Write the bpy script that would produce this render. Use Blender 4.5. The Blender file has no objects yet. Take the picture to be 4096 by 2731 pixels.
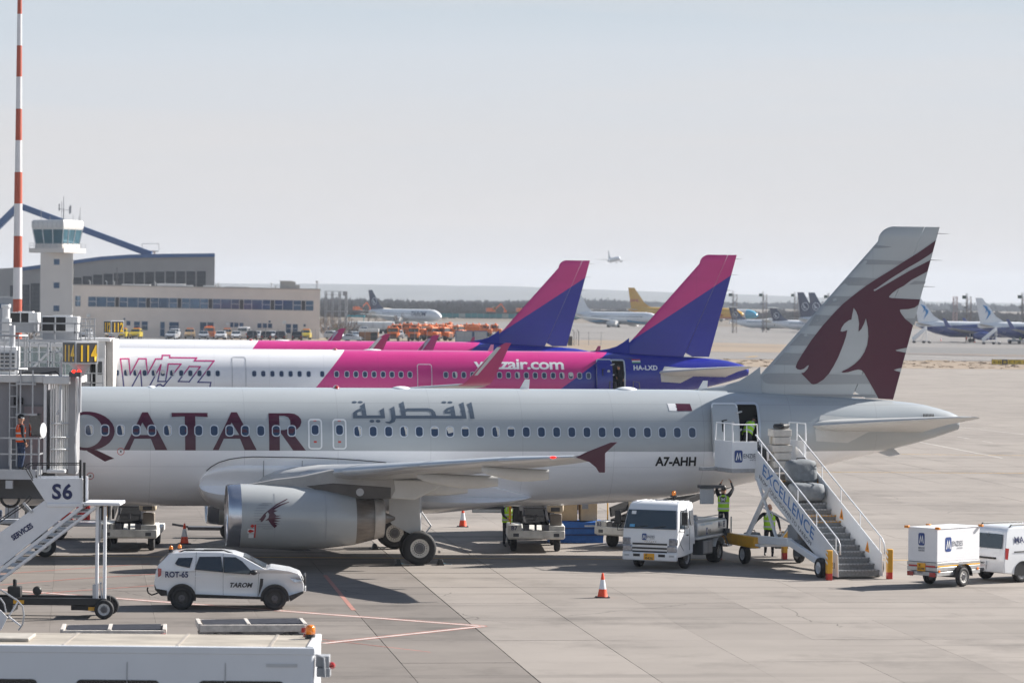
import bpy, bmesh, math, random
from mathutils import Vector, Matrix, noise
from mathutils.geometry import tessellate_polygon
random.seed(7)
SC = bpy.context.scene
COL = SC.collection
R = math.radians
# ------------------------------------------------------------------ camera, light, exposure
F, H, CX, CY, Y0, ROLL = 14000.0, 9.1, 2048.0, 1365.5, 1186.7, .0092
PITCH = math.atan((CY - Y0) / F)
cam = bpy.data.cameras.new('camera')
cam.sensor_width = 36.0
cam.lens = F / 4096 * 36.0
cam.clip_start = 1.0
cam.clip_end = 30000.0
cam.dof.use_dof = True
cam.dof.focus_distance = 122.0
cam.dof.aperture_fstop = 2.2
camo = bpy.data.objects.new('camera', cam)
COL.objects.link(camo)
camo.matrix_world = Matrix.Translation((0, 0, H)) @ Matrix.Rotation(R(90) - PITCH, 4, 'X') @ Matrix.Rotation(ROLL, 4, 'Z')
SC.camera = camo

SUN_AZ, SUN_EL = R(27), R(34)          # azimuth from +X towards +Y
world = bpy.data.worlds.new('World')
SC.world = world
world.use_nodes = True
wn, wl = world.node_tree.nodes, world.node_tree.links
bg = wn['Background']
sky = wn.new('ShaderNodeTexSky')
sky.sky_type = 'NISHITA'
sky.sun_disc = False
sky.sun_elevation = SUN_EL
sky.sun_rotation = R(90) - SUN_AZ
sky.altitude = 80
sky.air_density = 1.0
sky.dust_density = 1.0
sky.ozone_density = 2.2
# low haze: pale at the horizon, turning to the clear sky higher up, the same all the way round
SKY_S = .05
wtc = wn.new('ShaderNodeTexCoord'); wsx = wn.new('ShaderNodeSeparateXYZ'); wl.new(wtc.outputs['Generated'], wsx.inputs[0])
wr = wn.new('ShaderNodeValToRGB'); wmr = wn.new('ShaderNodeMapRange')
wmr.inputs[1].default_value = -.02; wmr.inputs[2].default_value = .60
wno = wn.new('ShaderNodeTexNoise'); wno.inputs['Scale'].default_value = 5.0; wno.inputs['Detail'].default_value = 4
wmp = wn.new('ShaderNodeMapping'); wmp.inputs['Scale'].default_value = (1, 1, 14); wl.new(wtc.outputs['Generated'], wmp.inputs[0]); wl.new(wmp.outputs[0], wno.inputs['Vector'])
wad = wn.new('ShaderNodeMath'); wad.operation = 'MULTIPLY_ADD'; wl.new(wno.outputs[0], wad.inputs[0]); wad.inputs[1].default_value = -.028; wl.new(wsx.outputs[2], wad.inputs[2])
wl.new(wad.outputs[0], wmr.inputs[0]); wl.new(wmr.outputs[0], wr.inputs[0])
EXPO = 1.08
el = wr.color_ramp.elements
def skc(r, g, b, a):
    lin_ = [((c / 255 + .055) / 1.055) ** 2.4 for c in (r, g, b)]
    return [c / (2 ** EXPO) / SKY_S for c in lin_] + [a]
for i, (p, c) in enumerate(((0, skc(219, 216, 217, .97)), (.075, skc(218, 218, 221, .97)), (.122, skc(213, 219, 227, .96)), (.168, skc(196, 210, 222, .95)), (.57, skc(184, 205, 225, .85)), (1, skc(130, 165, 200, 0)))):
    e = el[i] if i < 2 else el.new(p)
    e.position = p; e.color = c
wmx = wn.new('ShaderNodeMix'); wmx.data_type = 'RGBA'
wl.new(wr.outputs[1], wmx.inputs[0]); wl.new(sky.outputs[0], wmx.inputs[6]); wl.new(wr.outputs[0], wmx.inputs[7])
wcn = wn.new('ShaderNodeTexNoise'); wcn.inputs['Scale'].default_value = 3.2; wcn.inputs['Detail'].default_value = 6; wcn.inputs['Roughness'].default_value = .6
wcm = wn.new('ShaderNodeMapping'); wcm.inputs['Scale'].default_value = (1, 1, 20); wl.new(wtc.outputs['Generated'], wcm.inputs[0]); wl.new(wcm.outputs[0], wcn.inputs['Vector'])
wcr = wn.new('ShaderNodeMapRange'); wcr.inputs[1].default_value = .50; wcr.inputs[2].default_value = .74; wcr.inputs[4].default_value = .38; wl.new(wcn.outputs[0], wcr.inputs[0])
wcx = wn.new('ShaderNodeMix'); wcx.data_type = 'RGBA'; wl.new(wcr.outputs[0], wcx.inputs[0]); wl.new(wmx.outputs[2], wcx.inputs[6]); wcx.inputs[7].default_value = skc(226, 221, 219, 1)
wl.new(wcx.outputs[2], bg.inputs[0])
bg.inputs[1].default_value = SKY_S
sun = bpy.data.lights.new('sun', 'SUN')
sun.energy = 4.9
sun.angle = R(.55)
sun.color = (1, .95, .88)
suno = bpy.data.objects.new('sun', sun)
COL.objects.link(suno)
sd = Vector((math.cos(SUN_EL) * math.cos(SUN_AZ), math.cos(SUN_EL) * math.sin(SUN_AZ), math.sin(SUN_EL)))
suno.rotation_euler = sd.to_track_quat('Z', 'Y').to_euler()
suno.location = (0, 0, 60)
vs = SC.view_settings
vs.view_transform = 'Standard'
vs.look = 'None'
vs.exposure = EXPO
vs.gamma = 1
try: vs.use_curve_mapping = False
except Exception: pass
SC.render.film_transparent = False
SC.cycles.max_bounces = 6
SC.cycles.volume_bounces = 0
SC.cycles.caustics_reflective = False
SC.cycles.caustics_refractive = False

# ------------------------------------------------------------------ picture <-> place
def ray(px, py):
    u, v = px - CX, CY - py
    c, s = math.cos(ROLL), math.sin(ROLL)
    x, y = u * c - v * s, u * s + v * c
    cp, sp = math.cos(PITCH), math.sin(PITCH)
    return Vector((x, y * sp + F * cp, y * cp - F * sp))
def G(px, py, z=0.0):
    d = ray(px, py); t = (z - H) / d.z
    return Vector((d.x * t, d.y * t, z))
def AT(px, py, Y):
    d = ray(px, py); t = Y / d.y
    return Vector((d.x * t, Y, H + d.z * t))
def crop(x0, y0, k):
    return lambda *p: [(x0 + a / k, y0 + b / k) for a, b in p]
class Fr:
    def __init__(s, T, th, z=0.0):
        s.T, s.th, s.z = T, R(th), z; s.c, s.s = math.cos(s.th), math.sin(s.th)
    def xz(s, px, py, yl=0.0):
        d = ray(px, py)
        t = (-s.s * s.T[0] + s.c * s.T[1] + yl) / (-s.s * d.x + s.c * d.y)
        X, Y = d.x * t - s.T[0], d.y * t - s.T[1]
        return (X * s.c + Y * s.s, H + d.z * t - s.z)
    def many(s, pts, yl=0.0): return [s.xz(a, b, yl) for a, b in pts]
    def world(s, x, y, z): return Vector((s.T[0] + x * s.c - y * s.s, s.T[1] + x * s.s + y * s.c, z + s.z))
    def loc(s, P):
        X, Y = P[0] - s.T[0], P[1] - s.T[1]
        return (X * s.c + Y * s.s, -X * s.s + Y * s.c, P[2] - s.z)

# ------------------------------------------------------------------ materials
MATS = {}
def rgb(h):
    if not isinstance(h, str): return tuple(h)
    h = h.lstrip('#'); o = []
    for i in (0, 2, 4):
        c = int(h[i:i + 2], 16) / 255
        o.append(c / 12.92 if c <= .04045 else ((c + .055) / 1.055) ** 2.4)
    return tuple(o)
def M(name, col=None, rough=.5, metal=0.0, var=.12, scale=1.5, coat=0.0, bump=0.0, bscale=30, emit=None, estr=1.0, stretch=None, rand=0.0, spec=.5, alpha=None):
    if name in MATS: return MATS[name]
    m = bpy.data.materials.new(name); MATS[name] = m
    m.use_nodes = True
    nt = m.node_tree; n, l = nt.nodes, nt.links
    b = n['Principled BSDF']
    c = rgb(col)
    b.inputs['Roughness'].default_value = rough
    b.inputs['Metallic'].default_value = metal
    b.inputs['Coat Weight'].default_value = coat
    b.inputs['Coat Roughness'].default_value = .08
    b.inputs['Specular IOR Level'].default_value = spec
    b.inputs['Base Color'].default_value = (*c, 1)
    if emit:
        b.inputs['Emission Color'].default_value = (*rgb(emit), 1)
        b.inputs['Emission Strength'].default_value = estr
    if var or bump:
        tc = n.new('ShaderNodeTexCoord')
        src = tc.outputs['Object']
        if stretch:
            mp = n.new('ShaderNodeMapping'); mp.inputs['Scale'].default_value = stretch
            l.new(src, mp.inputs[0]); src = mp.outputs[0]
    if var:
        t = n.new('ShaderNodeTexNoise'); t.inputs['Scale'].default_value = scale
        t.inputs['Detail'].default_value = 5; t.inputs['Roughness'].default_value = .65
        l.new(src, t.inputs['Vector'])
        r = n.new('ShaderNodeMapRange')
        r.inputs[1].default_value = .25; r.inputs[2].default_value = .75
        r.inputs[3].default_value = 1 - var; r.inputs[4].default_value = 1 + var
        l.new(t.outputs[0], r.inputs[0])
        fac = r.outputs[0]
        if rand:
            oi = n.new('ShaderNodeObjectInfo'); r2 = n.new('ShaderNodeMapRange')
            r2.inputs[3].default_value = 1 - rand; r2.inputs[4].default_value = 1 + rand
            l.new(oi.outputs['Random'], r2.inputs[0])
            mu = n.new('ShaderNodeMath'); mu.operation = 'MULTIPLY'
            l.new(fac, mu.inputs[0]); l.new(r2.outputs[0], mu.inputs[1]); fac = mu.outputs[0]
        mx = n.new('ShaderNodeVectorMath'); mx.operation = 'SCALE'
        mx.inputs[0].default_value = c
        l.new(fac, mx.inputs['Scale'])
        l.new(mx.outputs[0], b.inputs['Base Color'])
    if bump:
        t2 = n.new('ShaderNodeTexNoise'); t2.inputs['Scale'].default_value = bscale
        l.new(src, t2.inputs['Vector'])
        bp = n.new('ShaderNodeBump'); bp.inputs['Strength'].default_value = bump
        bp.inputs['Distance'].default_value = .02
        l.new(t2.outputs[0], bp.inputs['Height']); l.new(bp.outputs[0], b.inputs['Normal'])
    return m
def nmath(n, l, op, a, b=None, c=None):
    m = n.new('ShaderNodeMath'); m.operation = op
    for i, v in enumerate((a, b, c)):
        if v is None: continue
        if isinstance(v, (int, float)): m.inputs[i].default_value = v
        else: l.new(v, m.inputs[i])
    return m.outputs[0]
def livery(name, base, bands, rough=.25, coat=.4, dirt=.06):
    """paint in flat zones: bands = [(ax, az, c, colour)] paints colour where ax*x + az*z > c (object coordinates)"""
    m = bpy.data.materials.new(name); m.use_nodes = True
    n, l = m.node_tree.nodes, m.node_tree.links
    b = n['Principled BSDF']
    b.inputs['Roughness'].default_value = rough
    b.inputs['Coat Weight'].default_value = coat
    b.inputs['Coat Roughness'].default_value = .12
    tc = n.new('ShaderNodeTexCoord'); sx = n.new('ShaderNodeSeparateXYZ')
    l.new(tc.outputs['Object'], sx.inputs[0])
    cur = None
    for ax, az, c, colr in bands:
        e = nmath(n, l, 'ADD', nmath(n, l, 'MULTIPLY', sx.outputs[0], ax), nmath(n, l, 'MULTIPLY', sx.outputs[2], az))
        g = nmath(n, l, 'GREATER_THAN', e, c)
        mx = n.new('ShaderNodeMix'); mx.data_type = 'RGBA'
        l.new(g, mx.inputs[0])
        if cur is None: mx.inputs[6].default_value = (*rgb(base), 1)
        else: l.new(cur, mx.inputs[6])
        mx.inputs[7].default_value = (*rgb(colr), 1)
        cur = mx.outputs[2]
    t = n.new('ShaderNodeTexNoise'); t.inputs['Scale'].default_value = 1.0; t.inputs['Detail'].default_value = 6
    mp = n.new('ShaderNodeMapping'); mp.inputs['Scale'].default_value = (.25, 1, 1.6)
    l.new(tc.outputs['Object'], mp.inputs[0]); l.new(mp.outputs[0], t.inputs['Vector'])
    r = n.new('ShaderNodeMapRange'); r.inputs[1].default_value = .3; r.inputs[2].default_value = .7
    r.inputs[3].default_value = 1 - dirt; r.inputs[4].default_value = 1 + dirt
    l.new(t.outputs[0], r.inputs[0])
    # thin panel joints every few frames
    fx = nmath(n, l, 'FRACT', nmath(n, l, 'DIVIDE', sx.outputs[0], 3.21))
    ln = nmath(n, l, 'LESS_THAN', fx, .006)
    for zz in (5.38, 4.82, 3.2):
        ln = nmath(n, l, 'MAXIMUM', ln, nmath(n, l, 'LESS_THAN', nmath(n, l, 'ABSOLUTE', nmath(n, l, 'SUBTRACT', sx.outputs[2], zz)), .008))
    sc_ = nmath(n, l, 'MULTIPLY', r.outputs[0], nmath(n, l, 'SUBTRACT', 1.0, nmath(n, l, 'MULTIPLY', ln, .16)))
    vm = n.new('ShaderNodeVectorMath'); vm.operation = 'SCALE'
    if cur is None: vm.inputs[0].default_value = rgb(base)
    else: l.new(cur, vm.inputs[0])
    l.new(sc_, vm.inputs['Scale']); l.new(vm.outputs[0], b.inputs['Base Color'])
    return m
def glass(name, col='#1a2733', rough=.06, metal=0.0):
    return M(name, col, rough, metal, var=.0, spec=.8, coat=.5)
# common paints
WHITE = M('white_paint', (.76, .77, .78), .35, coat=.25, var=.05)
DULLW = M('worn_white_paint', (.66, .66, .65), .5, var=.12, scale=3)
GREY = M('grey_paint', (.30, .31, .33), .5)
LGREY = M('light_grey_paint', (.48, .49, .51), .5)
DGREY = M('dark_grey_paint', (.07, .075, .085), .5)
BLACK = M('black_plastic', (.018, .018, .02), .5)
RUBBER = M('tyre_rubber', (.022, .022, .024), .75, bump=.2, bscale=60)
STEEL = M('galvanised_steel', (.42, .43, .45), .45, .55, var=.2, scale=6)
DSTEEL = M('dark_steel', (.10, .10, .11), .45, .5, var=.25, scale=5)
CHROME = M('polished_metal', (.62, .63, .66), .22, .95, var=.08)
YELLOW = M('yellow_paint', (.72, .36, .025), .45, var=.15, scale=4)
ORANGE = M('orange_paint', (.80, .16, .025), .5, var=.12, scale=3)
RED = M('red_paint', (.55, .035, .025), .45)
NAVY = M('navy_print', (.012, .02, .09), .5, var=.05)
AMBER = M('amber_lens', (.85, .22, .01), .2, var=0, coat=.6)
REDLENS = M('red_lens', (.35, .012, .012), .2, var=0, coat=.6)
GLASS = glass('dark_window_glass')
CONE_O = M('cone_orange', (.82, .075, .02), .55, var=.08)
HIVIS = M('yellow_hi_vis_fabric', (.42, .78, .03), .75, var=.1, scale=12, bump=.4, bscale=18)
HIVO = M('orange_hi_vis_fabric', (.85, .10, .01), .75, var=.1, scale=12, bump=.4, bscale=18)
REFL = M('reflective_tape', (.58, .6, .6), .35, var=.05)
SKIN = M('skin', (.45, .24, .16), .55, var=.08, scale=10)
DARKC = M('dark_fabric', (.018, .02, .028), .85, var=.25, scale=10, bump=.4, bscale=25)
JEANS = M('blue_denim', (.035, .055, .11), .85, var=.3, scale=8, bump=.4, bscale=25)

# ------------------------------------------------------------------ mesh builder
class MB:
    def __init__(s): s.v, s.f = [], []
    def add(s, vs, fs):
        o = len(s.v); s.v += [tuple(p) for p in vs]; s.f += [tuple(i + o for i in f) for f in fs]; return s
    def box(s, x0, x1, y0, y1, z0, z1):
        return s.add([(x, y, z) for x in (x0, x1) for y in (y0, y1) for z in (z0, z1)],
                     [(0, 1, 3, 2), (4, 6, 7, 5), (0, 4, 5, 1), (2, 3, 7, 6), (0, 2, 6, 4), (1, 5, 7, 3)])
    def cbox(s, c, d):
        return s.box(c[0] - d[0] / 2, c[0] + d[0] / 2, c[1] - d[1] / 2, c[1] + d[1] / 2, c[2] - d[2] / 2, c[2] + d[2] / 2)
    def bar(s, p, q, w, h=None, up=(0, 0, 1)):
        """square bar between two points"""
        p, q = Vector(p), Vector(q); h = h or w
        d = (q - p).normalized(); u = Vector(up)
        if abs(d.dot(u)) > .98: u = Vector((1, 0, 0))
        a = d.cross(u).normalized() * (w / 2); b = a.cross(d).normalized() * (h / 2)
        vs = [e + i * a + j * b for e in (p, q) for i, j in ((-1, -1), (1, -1), (1, 1), (-1, 1))]
        return s.add(vs, [(0, 1, 2, 3), (7, 6, 5, 4), (0, 4, 5, 1), (1, 5, 6, 2), (2, 6, 7, 3), (3, 7, 4, 0)])
    def ring(s, c, axis, r, n, r2=None):
        axis = Vector(axis).normalized(); u = Vector((0, 0, 1)) if abs(axis.z) < .9 else Vector((1, 0, 0))
        a = axis.cross(u).normalized(); b = axis.cross(a)
        return [Vector(c) + a * math.cos(2 * math.pi * i / n) * r + b * math.sin(2 * math.pi * i / n) * (r2 or r) for i in range(n)]
    def loft(s, rings, caps=True, closed=True):
        o = len(s.v); n = len(rings[0])
        for r in rings: s.v += [tuple(p) for p in r]
        for k in range(len(rings) - 1):
            for i in range(n if closed else n - 1):
                j = (i + 1) % n
                s.f.append((o + k * n + i, o + k * n + j, o + (k + 1) * n + j, o + (k + 1) * n + i))
        if caps:
            s.f.append(tuple(o + i for i in reversed(range(n))))
            s.f.append(tuple(o + (len(rings) - 1) * n + i for i in range(n)))
        return s
    def cyl(s, p, q, r, r2=None, n=10):
        p, q = Vector(p), Vector(q); d = q - p
        return s.loft([s.ring(p, d, r, n), s.ring(q, d, r if r2 is None else r2, n)])
    def lathe(s, o, axis, prof, n=24, caps=True):
        o, axis = Vector(o), Vector(axis).normalized()
        return s.loft([s.ring(o + axis * a, axis, max(r, 1e-4), n) for a, r in prof], caps)
    def tube(s, pts, r, n=6):
        pts = [Vector(p) for p in pts]; rings = []; a = None
        for i, p in enumerate(pts):
            d = (pts[min(i + 1, len(pts) - 1)] - pts[max(i - 1, 0)]).normalized()
            if a is None:
                u = Vector((0, 0, 1)) if abs(d.z) < .9 else Vector((1, 0, 0)); a = d.cross(u).normalized()
            else: a = (a - d * a.dot(d)).normalized()
            b = d.cross(a)
            rings.append([p + (a * math.cos(2 * math.pi * k / n) + b * math.sin(2 * math.pi * k / n)) * r for k in range(n)])
        return s.loft(rings)
    def sph(s, c, r, n=10, m=6, sq=(1, 1, 1)):
        c = Vector(c); rings = []
        for j in range(m + 1):
            t = math.pi * j / m; t = min(max(t, .02), math.pi - .02)
            rings.append([c + Vector((math.sin(t) * math.cos(2 * math.pi * i / n) * r * sq[0], math.sin(t) * math.sin(2 * math.pi * i / n) * r * sq[1], math.cos(t) * r * sq[2])) for i in range(n)])
        return s.loft(rings)
    def ext(s, poly, d, pl='xz', off=0.0):
        """polygon given in a plane, pushed from off to off+d along the plane's normal"""
        def P(a, b, c): return {'xz': (a, c, b), 'xy': (a, b, c), 'yz': (c, a, b)}[pl]
        n = len(poly)
        return s.loft([[P(a, b, off) for a, b in poly], [P(a, b, off + d) for a, b in poly]])
    def flat(s, polys, pl='xz', off=0.0):
        def P(a, b, c): return {'xz': (a, c, b), 'xy': (a, b, c), 'yz': (c, a, b)}[pl]
        for poly in polys:
            tr = tessellate_polygon([[Vector((a, b, 0)) for a, b in poly]])
            s.add([P(a, b, off) for a, b in poly], tr)
        return s
    def xf(s, mat, start=0):
        for i in range(start, len(s.v)): s.v[i] = tuple(mat @ Vector(s.v[i]))
        return s
    def mesh(s, name, mat=None, smooth=0):
        me = bpy.data.meshes.new(name)
        me.from_pydata(s.v, [], s.f)
        bm = bmesh.new(); bm.from_mesh(me)
        bmesh.ops.recalc_face_normals(bm, faces=bm.faces)
        bm.to_mesh(me); bm.free()
        if mat: me.materials.append(mat)
        if smooth:
            for p in me.polygons: p.use_smooth = True
            if smooth is not True and smooth < 180: 
                me.set_sharp_from_angle(angle=R(smooth))
        return me
    def build(s, name, mat, parent=None, smooth=0, bevel=0, seg=2, label=None, kind=None):
        o = mkobj(name, s.mesh(name, mat, smooth), parent)
        if bevel:
            b = o.modifiers.new('bevel', 'BEVEL'); b.width = bevel; b.segments = seg; b.limit_method = 'ANGLE'; b.angle_limit = R(35)
            if not smooth:
                for p in o.data.polygons: p.use_smooth = True
                o.data.set_sharp_from_angle(angle=R(40))
        if label: o['label'] = label
        if kind: o['kind'] = kind
        return o
def mkobj(name, data, parent=None, loc=None, rot=None):
    o = bpy.data.objects.new(name, data); COL.objects.link(o)
    if parent: o.parent = parent
    if loc is not None: o.location = loc
    if rot is not None: o.rotation_euler = rot
    return o
def tag(o, label=None, cat=None, group=None, kind=None):
    if label: o['label'] = label
    if cat: o['category'] = cat
    if group: o['group'] = group
    if kind: o['kind'] = kind
    return o
def thing(name, label, cat, loc=(0, 0, 0), rz=0.0, group=None, scale=None):
    o = mkobj(name, None, None, loc, (0, 0, rz))
    o.empty_display_size = .3
    if scale: o.scale = scale
    return tag(o, label, cat, group)
def copy_tree(o, parent=None):
    c = o.copy(); COL.objects.link(c); c.parent = parent
    for ch in list(o.children): copy_tree(ch, c)
    return c
def dup(o, loc, rz, label, group=None, scale=None):
    c = copy_tree(o); c.location = loc; c.rotation_euler = (0, 0, rz); c['label'] = label
    if group: c['group'] = group
    if scale: c.scale = scale
    return c
FONTC = {}
def text_mesh(body, cap=1.0, sx=1.0, bold=0.0, gap=1.0, align='LEFT'):
    cu = bpy.data.curves.new('lettering', 'FONT')
    cu.body = body; cu.size = cap / .729; cu.offset = bold * cap; cu.space_character = gap; cu.align_x = align
    cu.resolution_u = 3
    o = bpy.data.objects.new('lettering', cu)
    me = bpy.data.meshes.new_from_object(o)
    bpy.data.objects.remove(o); bpy.data.curves.remove(cu)
    for v in me.vertices: v.co.x *= sx
    return me
def lettering(parent, body, mat, o, r, u, cap, sx=1.0, bold=.012, gap=1.0, width=None, name='lettering', align='LEFT', lift=.006):
    """flat letters: origin o, reading direction r, up direction u; width rescales the line to fit"""
    me = text_mesh(body, cap, sx, bold, gap, align)
    r, u = Vector(r).normalized(), Vector(u).normalized(); nrm = r.cross(u).normalized()
    if width:
        xs = [v.co.x for v in me.vertices]; k = width / (max(xs) - min(xs))
        for v in me.vertices: v.co.x *= k
    o = Vector(o) + nrm * lift
    for v in me.vertices:
        x, y = v.co.x, v.co.y; v.co = o + r * x + u * y
    me.materials.clear(); me.materials.append(mat)
    return mkobj(name, me, parent)
def slices(bm, axis, step):
    lo = min(v.co[axis] for v in bm.verts); hi = max(v.co[axis] for v in bm.verts)
    no = [0, 0, 0]; no[axis] = 1
    k = lo + step
    while k < hi:
        co = [0, 0, 0]; co[axis] = k
        bmesh.ops.bisect_plane(bm, geom=bm.verts[:] + bm.edges[:] + bm.faces[:], plane_co=co, plane_no=no)
        k += step
def decal(parent, name, polys, mat, conform, step=(0, .18), me=None, label=None):
    """flat (x, z) print wrapped on a skin; conform(x, z) gives the point"""
    bm = bmesh.new()
    if me is not None:
        bm.from_mesh(me)
        for v in bm.verts: v.co = (v.co.x, 0, v.co.y) if abs(v.co.z) < 1e-6 else v.co
    else:
        for poly in polys:
            vs = [bm.verts.new((a, 0, b)) for a, b in poly]
            for t in tessellate_polygon([[Vector((a, b, 0)) for a, b in poly]]):
                try: bm.faces.new([vs[i] for i in t])
                except ValueError: pass
    if step[0]: slices(bm, 0, step[0])
    if step[1]: slices(bm, 2, step[1])
    for v in bm.verts: v.co = conform(v.co.x, v.co.z)
    me2 = bpy.data.meshes.new(name); bm.to_mesh(me2); bm.free()
    me2.materials.append(mat)
    o = mkobj(name, me2, parent)
    if label: o['label'] = label
    return o
def strokes(lines, w, closed=False):
    """polylines -> polygons of constant width"""
    out = []
    for ln in lines:
        for (a, b), (c, d) in zip(ln[:-1], ln[1:]):
            L = math.hypot(c - a, d - b) or 1e-6; ux, uz = (c - a) / L * w / 2, (d - b) / L * w / 2
            out.append([(a - ux - uz, b - uz + ux), (c + ux - uz, d + uz + ux), (c + ux + uz, d + uz - ux), (a - ux + uz, b - uz - ux)])
    return out
def ell(cx, cy, rx, ry, n=20, a0=0.0, a1=360.0):
    return [(cx + rx * math.cos(R(a0 + (a1 - a0) * i / n)), cy + ry * math.sin(R(a0 + (a1 - a0) * i / n))) for i in range(n if a1 - a0 >= 360 else n + 1)]
def rrect(x0, x1, z0, z1, r, k=4):
    o = []
    for cx, cz, a in ((x1 - r, z1 - r, 0), (x0 + r, z1 - r, 90), (x0 + r, z0 + r, 180), (x1 - r, z0 + r, 270)):
        o += [(cx + r * math.cos(R(a + 90 * i / k)), cz + r * math.sin(R(a + 90 * i / k))) for i in range(k + 1)]
    return o
def lerp_table(tab):
    def f(x):
        if x <= tab[0][0]: return tab[0][1]
        for (a, p), (b, q) in zip(tab[:-1], tab[1:]):
            if x <= b: return p + (q - p) * (x - a) / (b - a)
        return tab[-1][1]
    return f
def smooth_table(tab):
    """monotone cubic through the table"""
    n = len(tab); xs = [t[0] for t in tab]; ys = [t[1] for t in tab]
    d = [(ys[i + 1] - ys[i]) / (xs[i + 1] - xs[i]) for i in range(n - 1)]
    m = [d[0]] + [0 if d[i - 1] * d[i] <= 0 else 2 * d[i - 1] * d[i] / (d[i - 1] + d[i]) for i in range(1, n - 1)] + [d[-1]]
    def f(x):
        if x <= xs[0]: return ys[0]
        if x >= xs[-1]: return ys[-1]
        i = 0
        while x > xs[i + 1]: i += 1
        h = xs[i + 1] - xs[i]; t = (x - xs[i]) / h
        return ((2 * t ** 3 - 3 * t ** 2 + 1) * ys[i] + (t ** 3 - 2 * t ** 2 + t) * h * m[i] + (-2 * t ** 3 + 3 * t ** 2) * ys[i + 1] + (t ** 3 - t ** 2) * h * m[i + 1])
    return f

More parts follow.
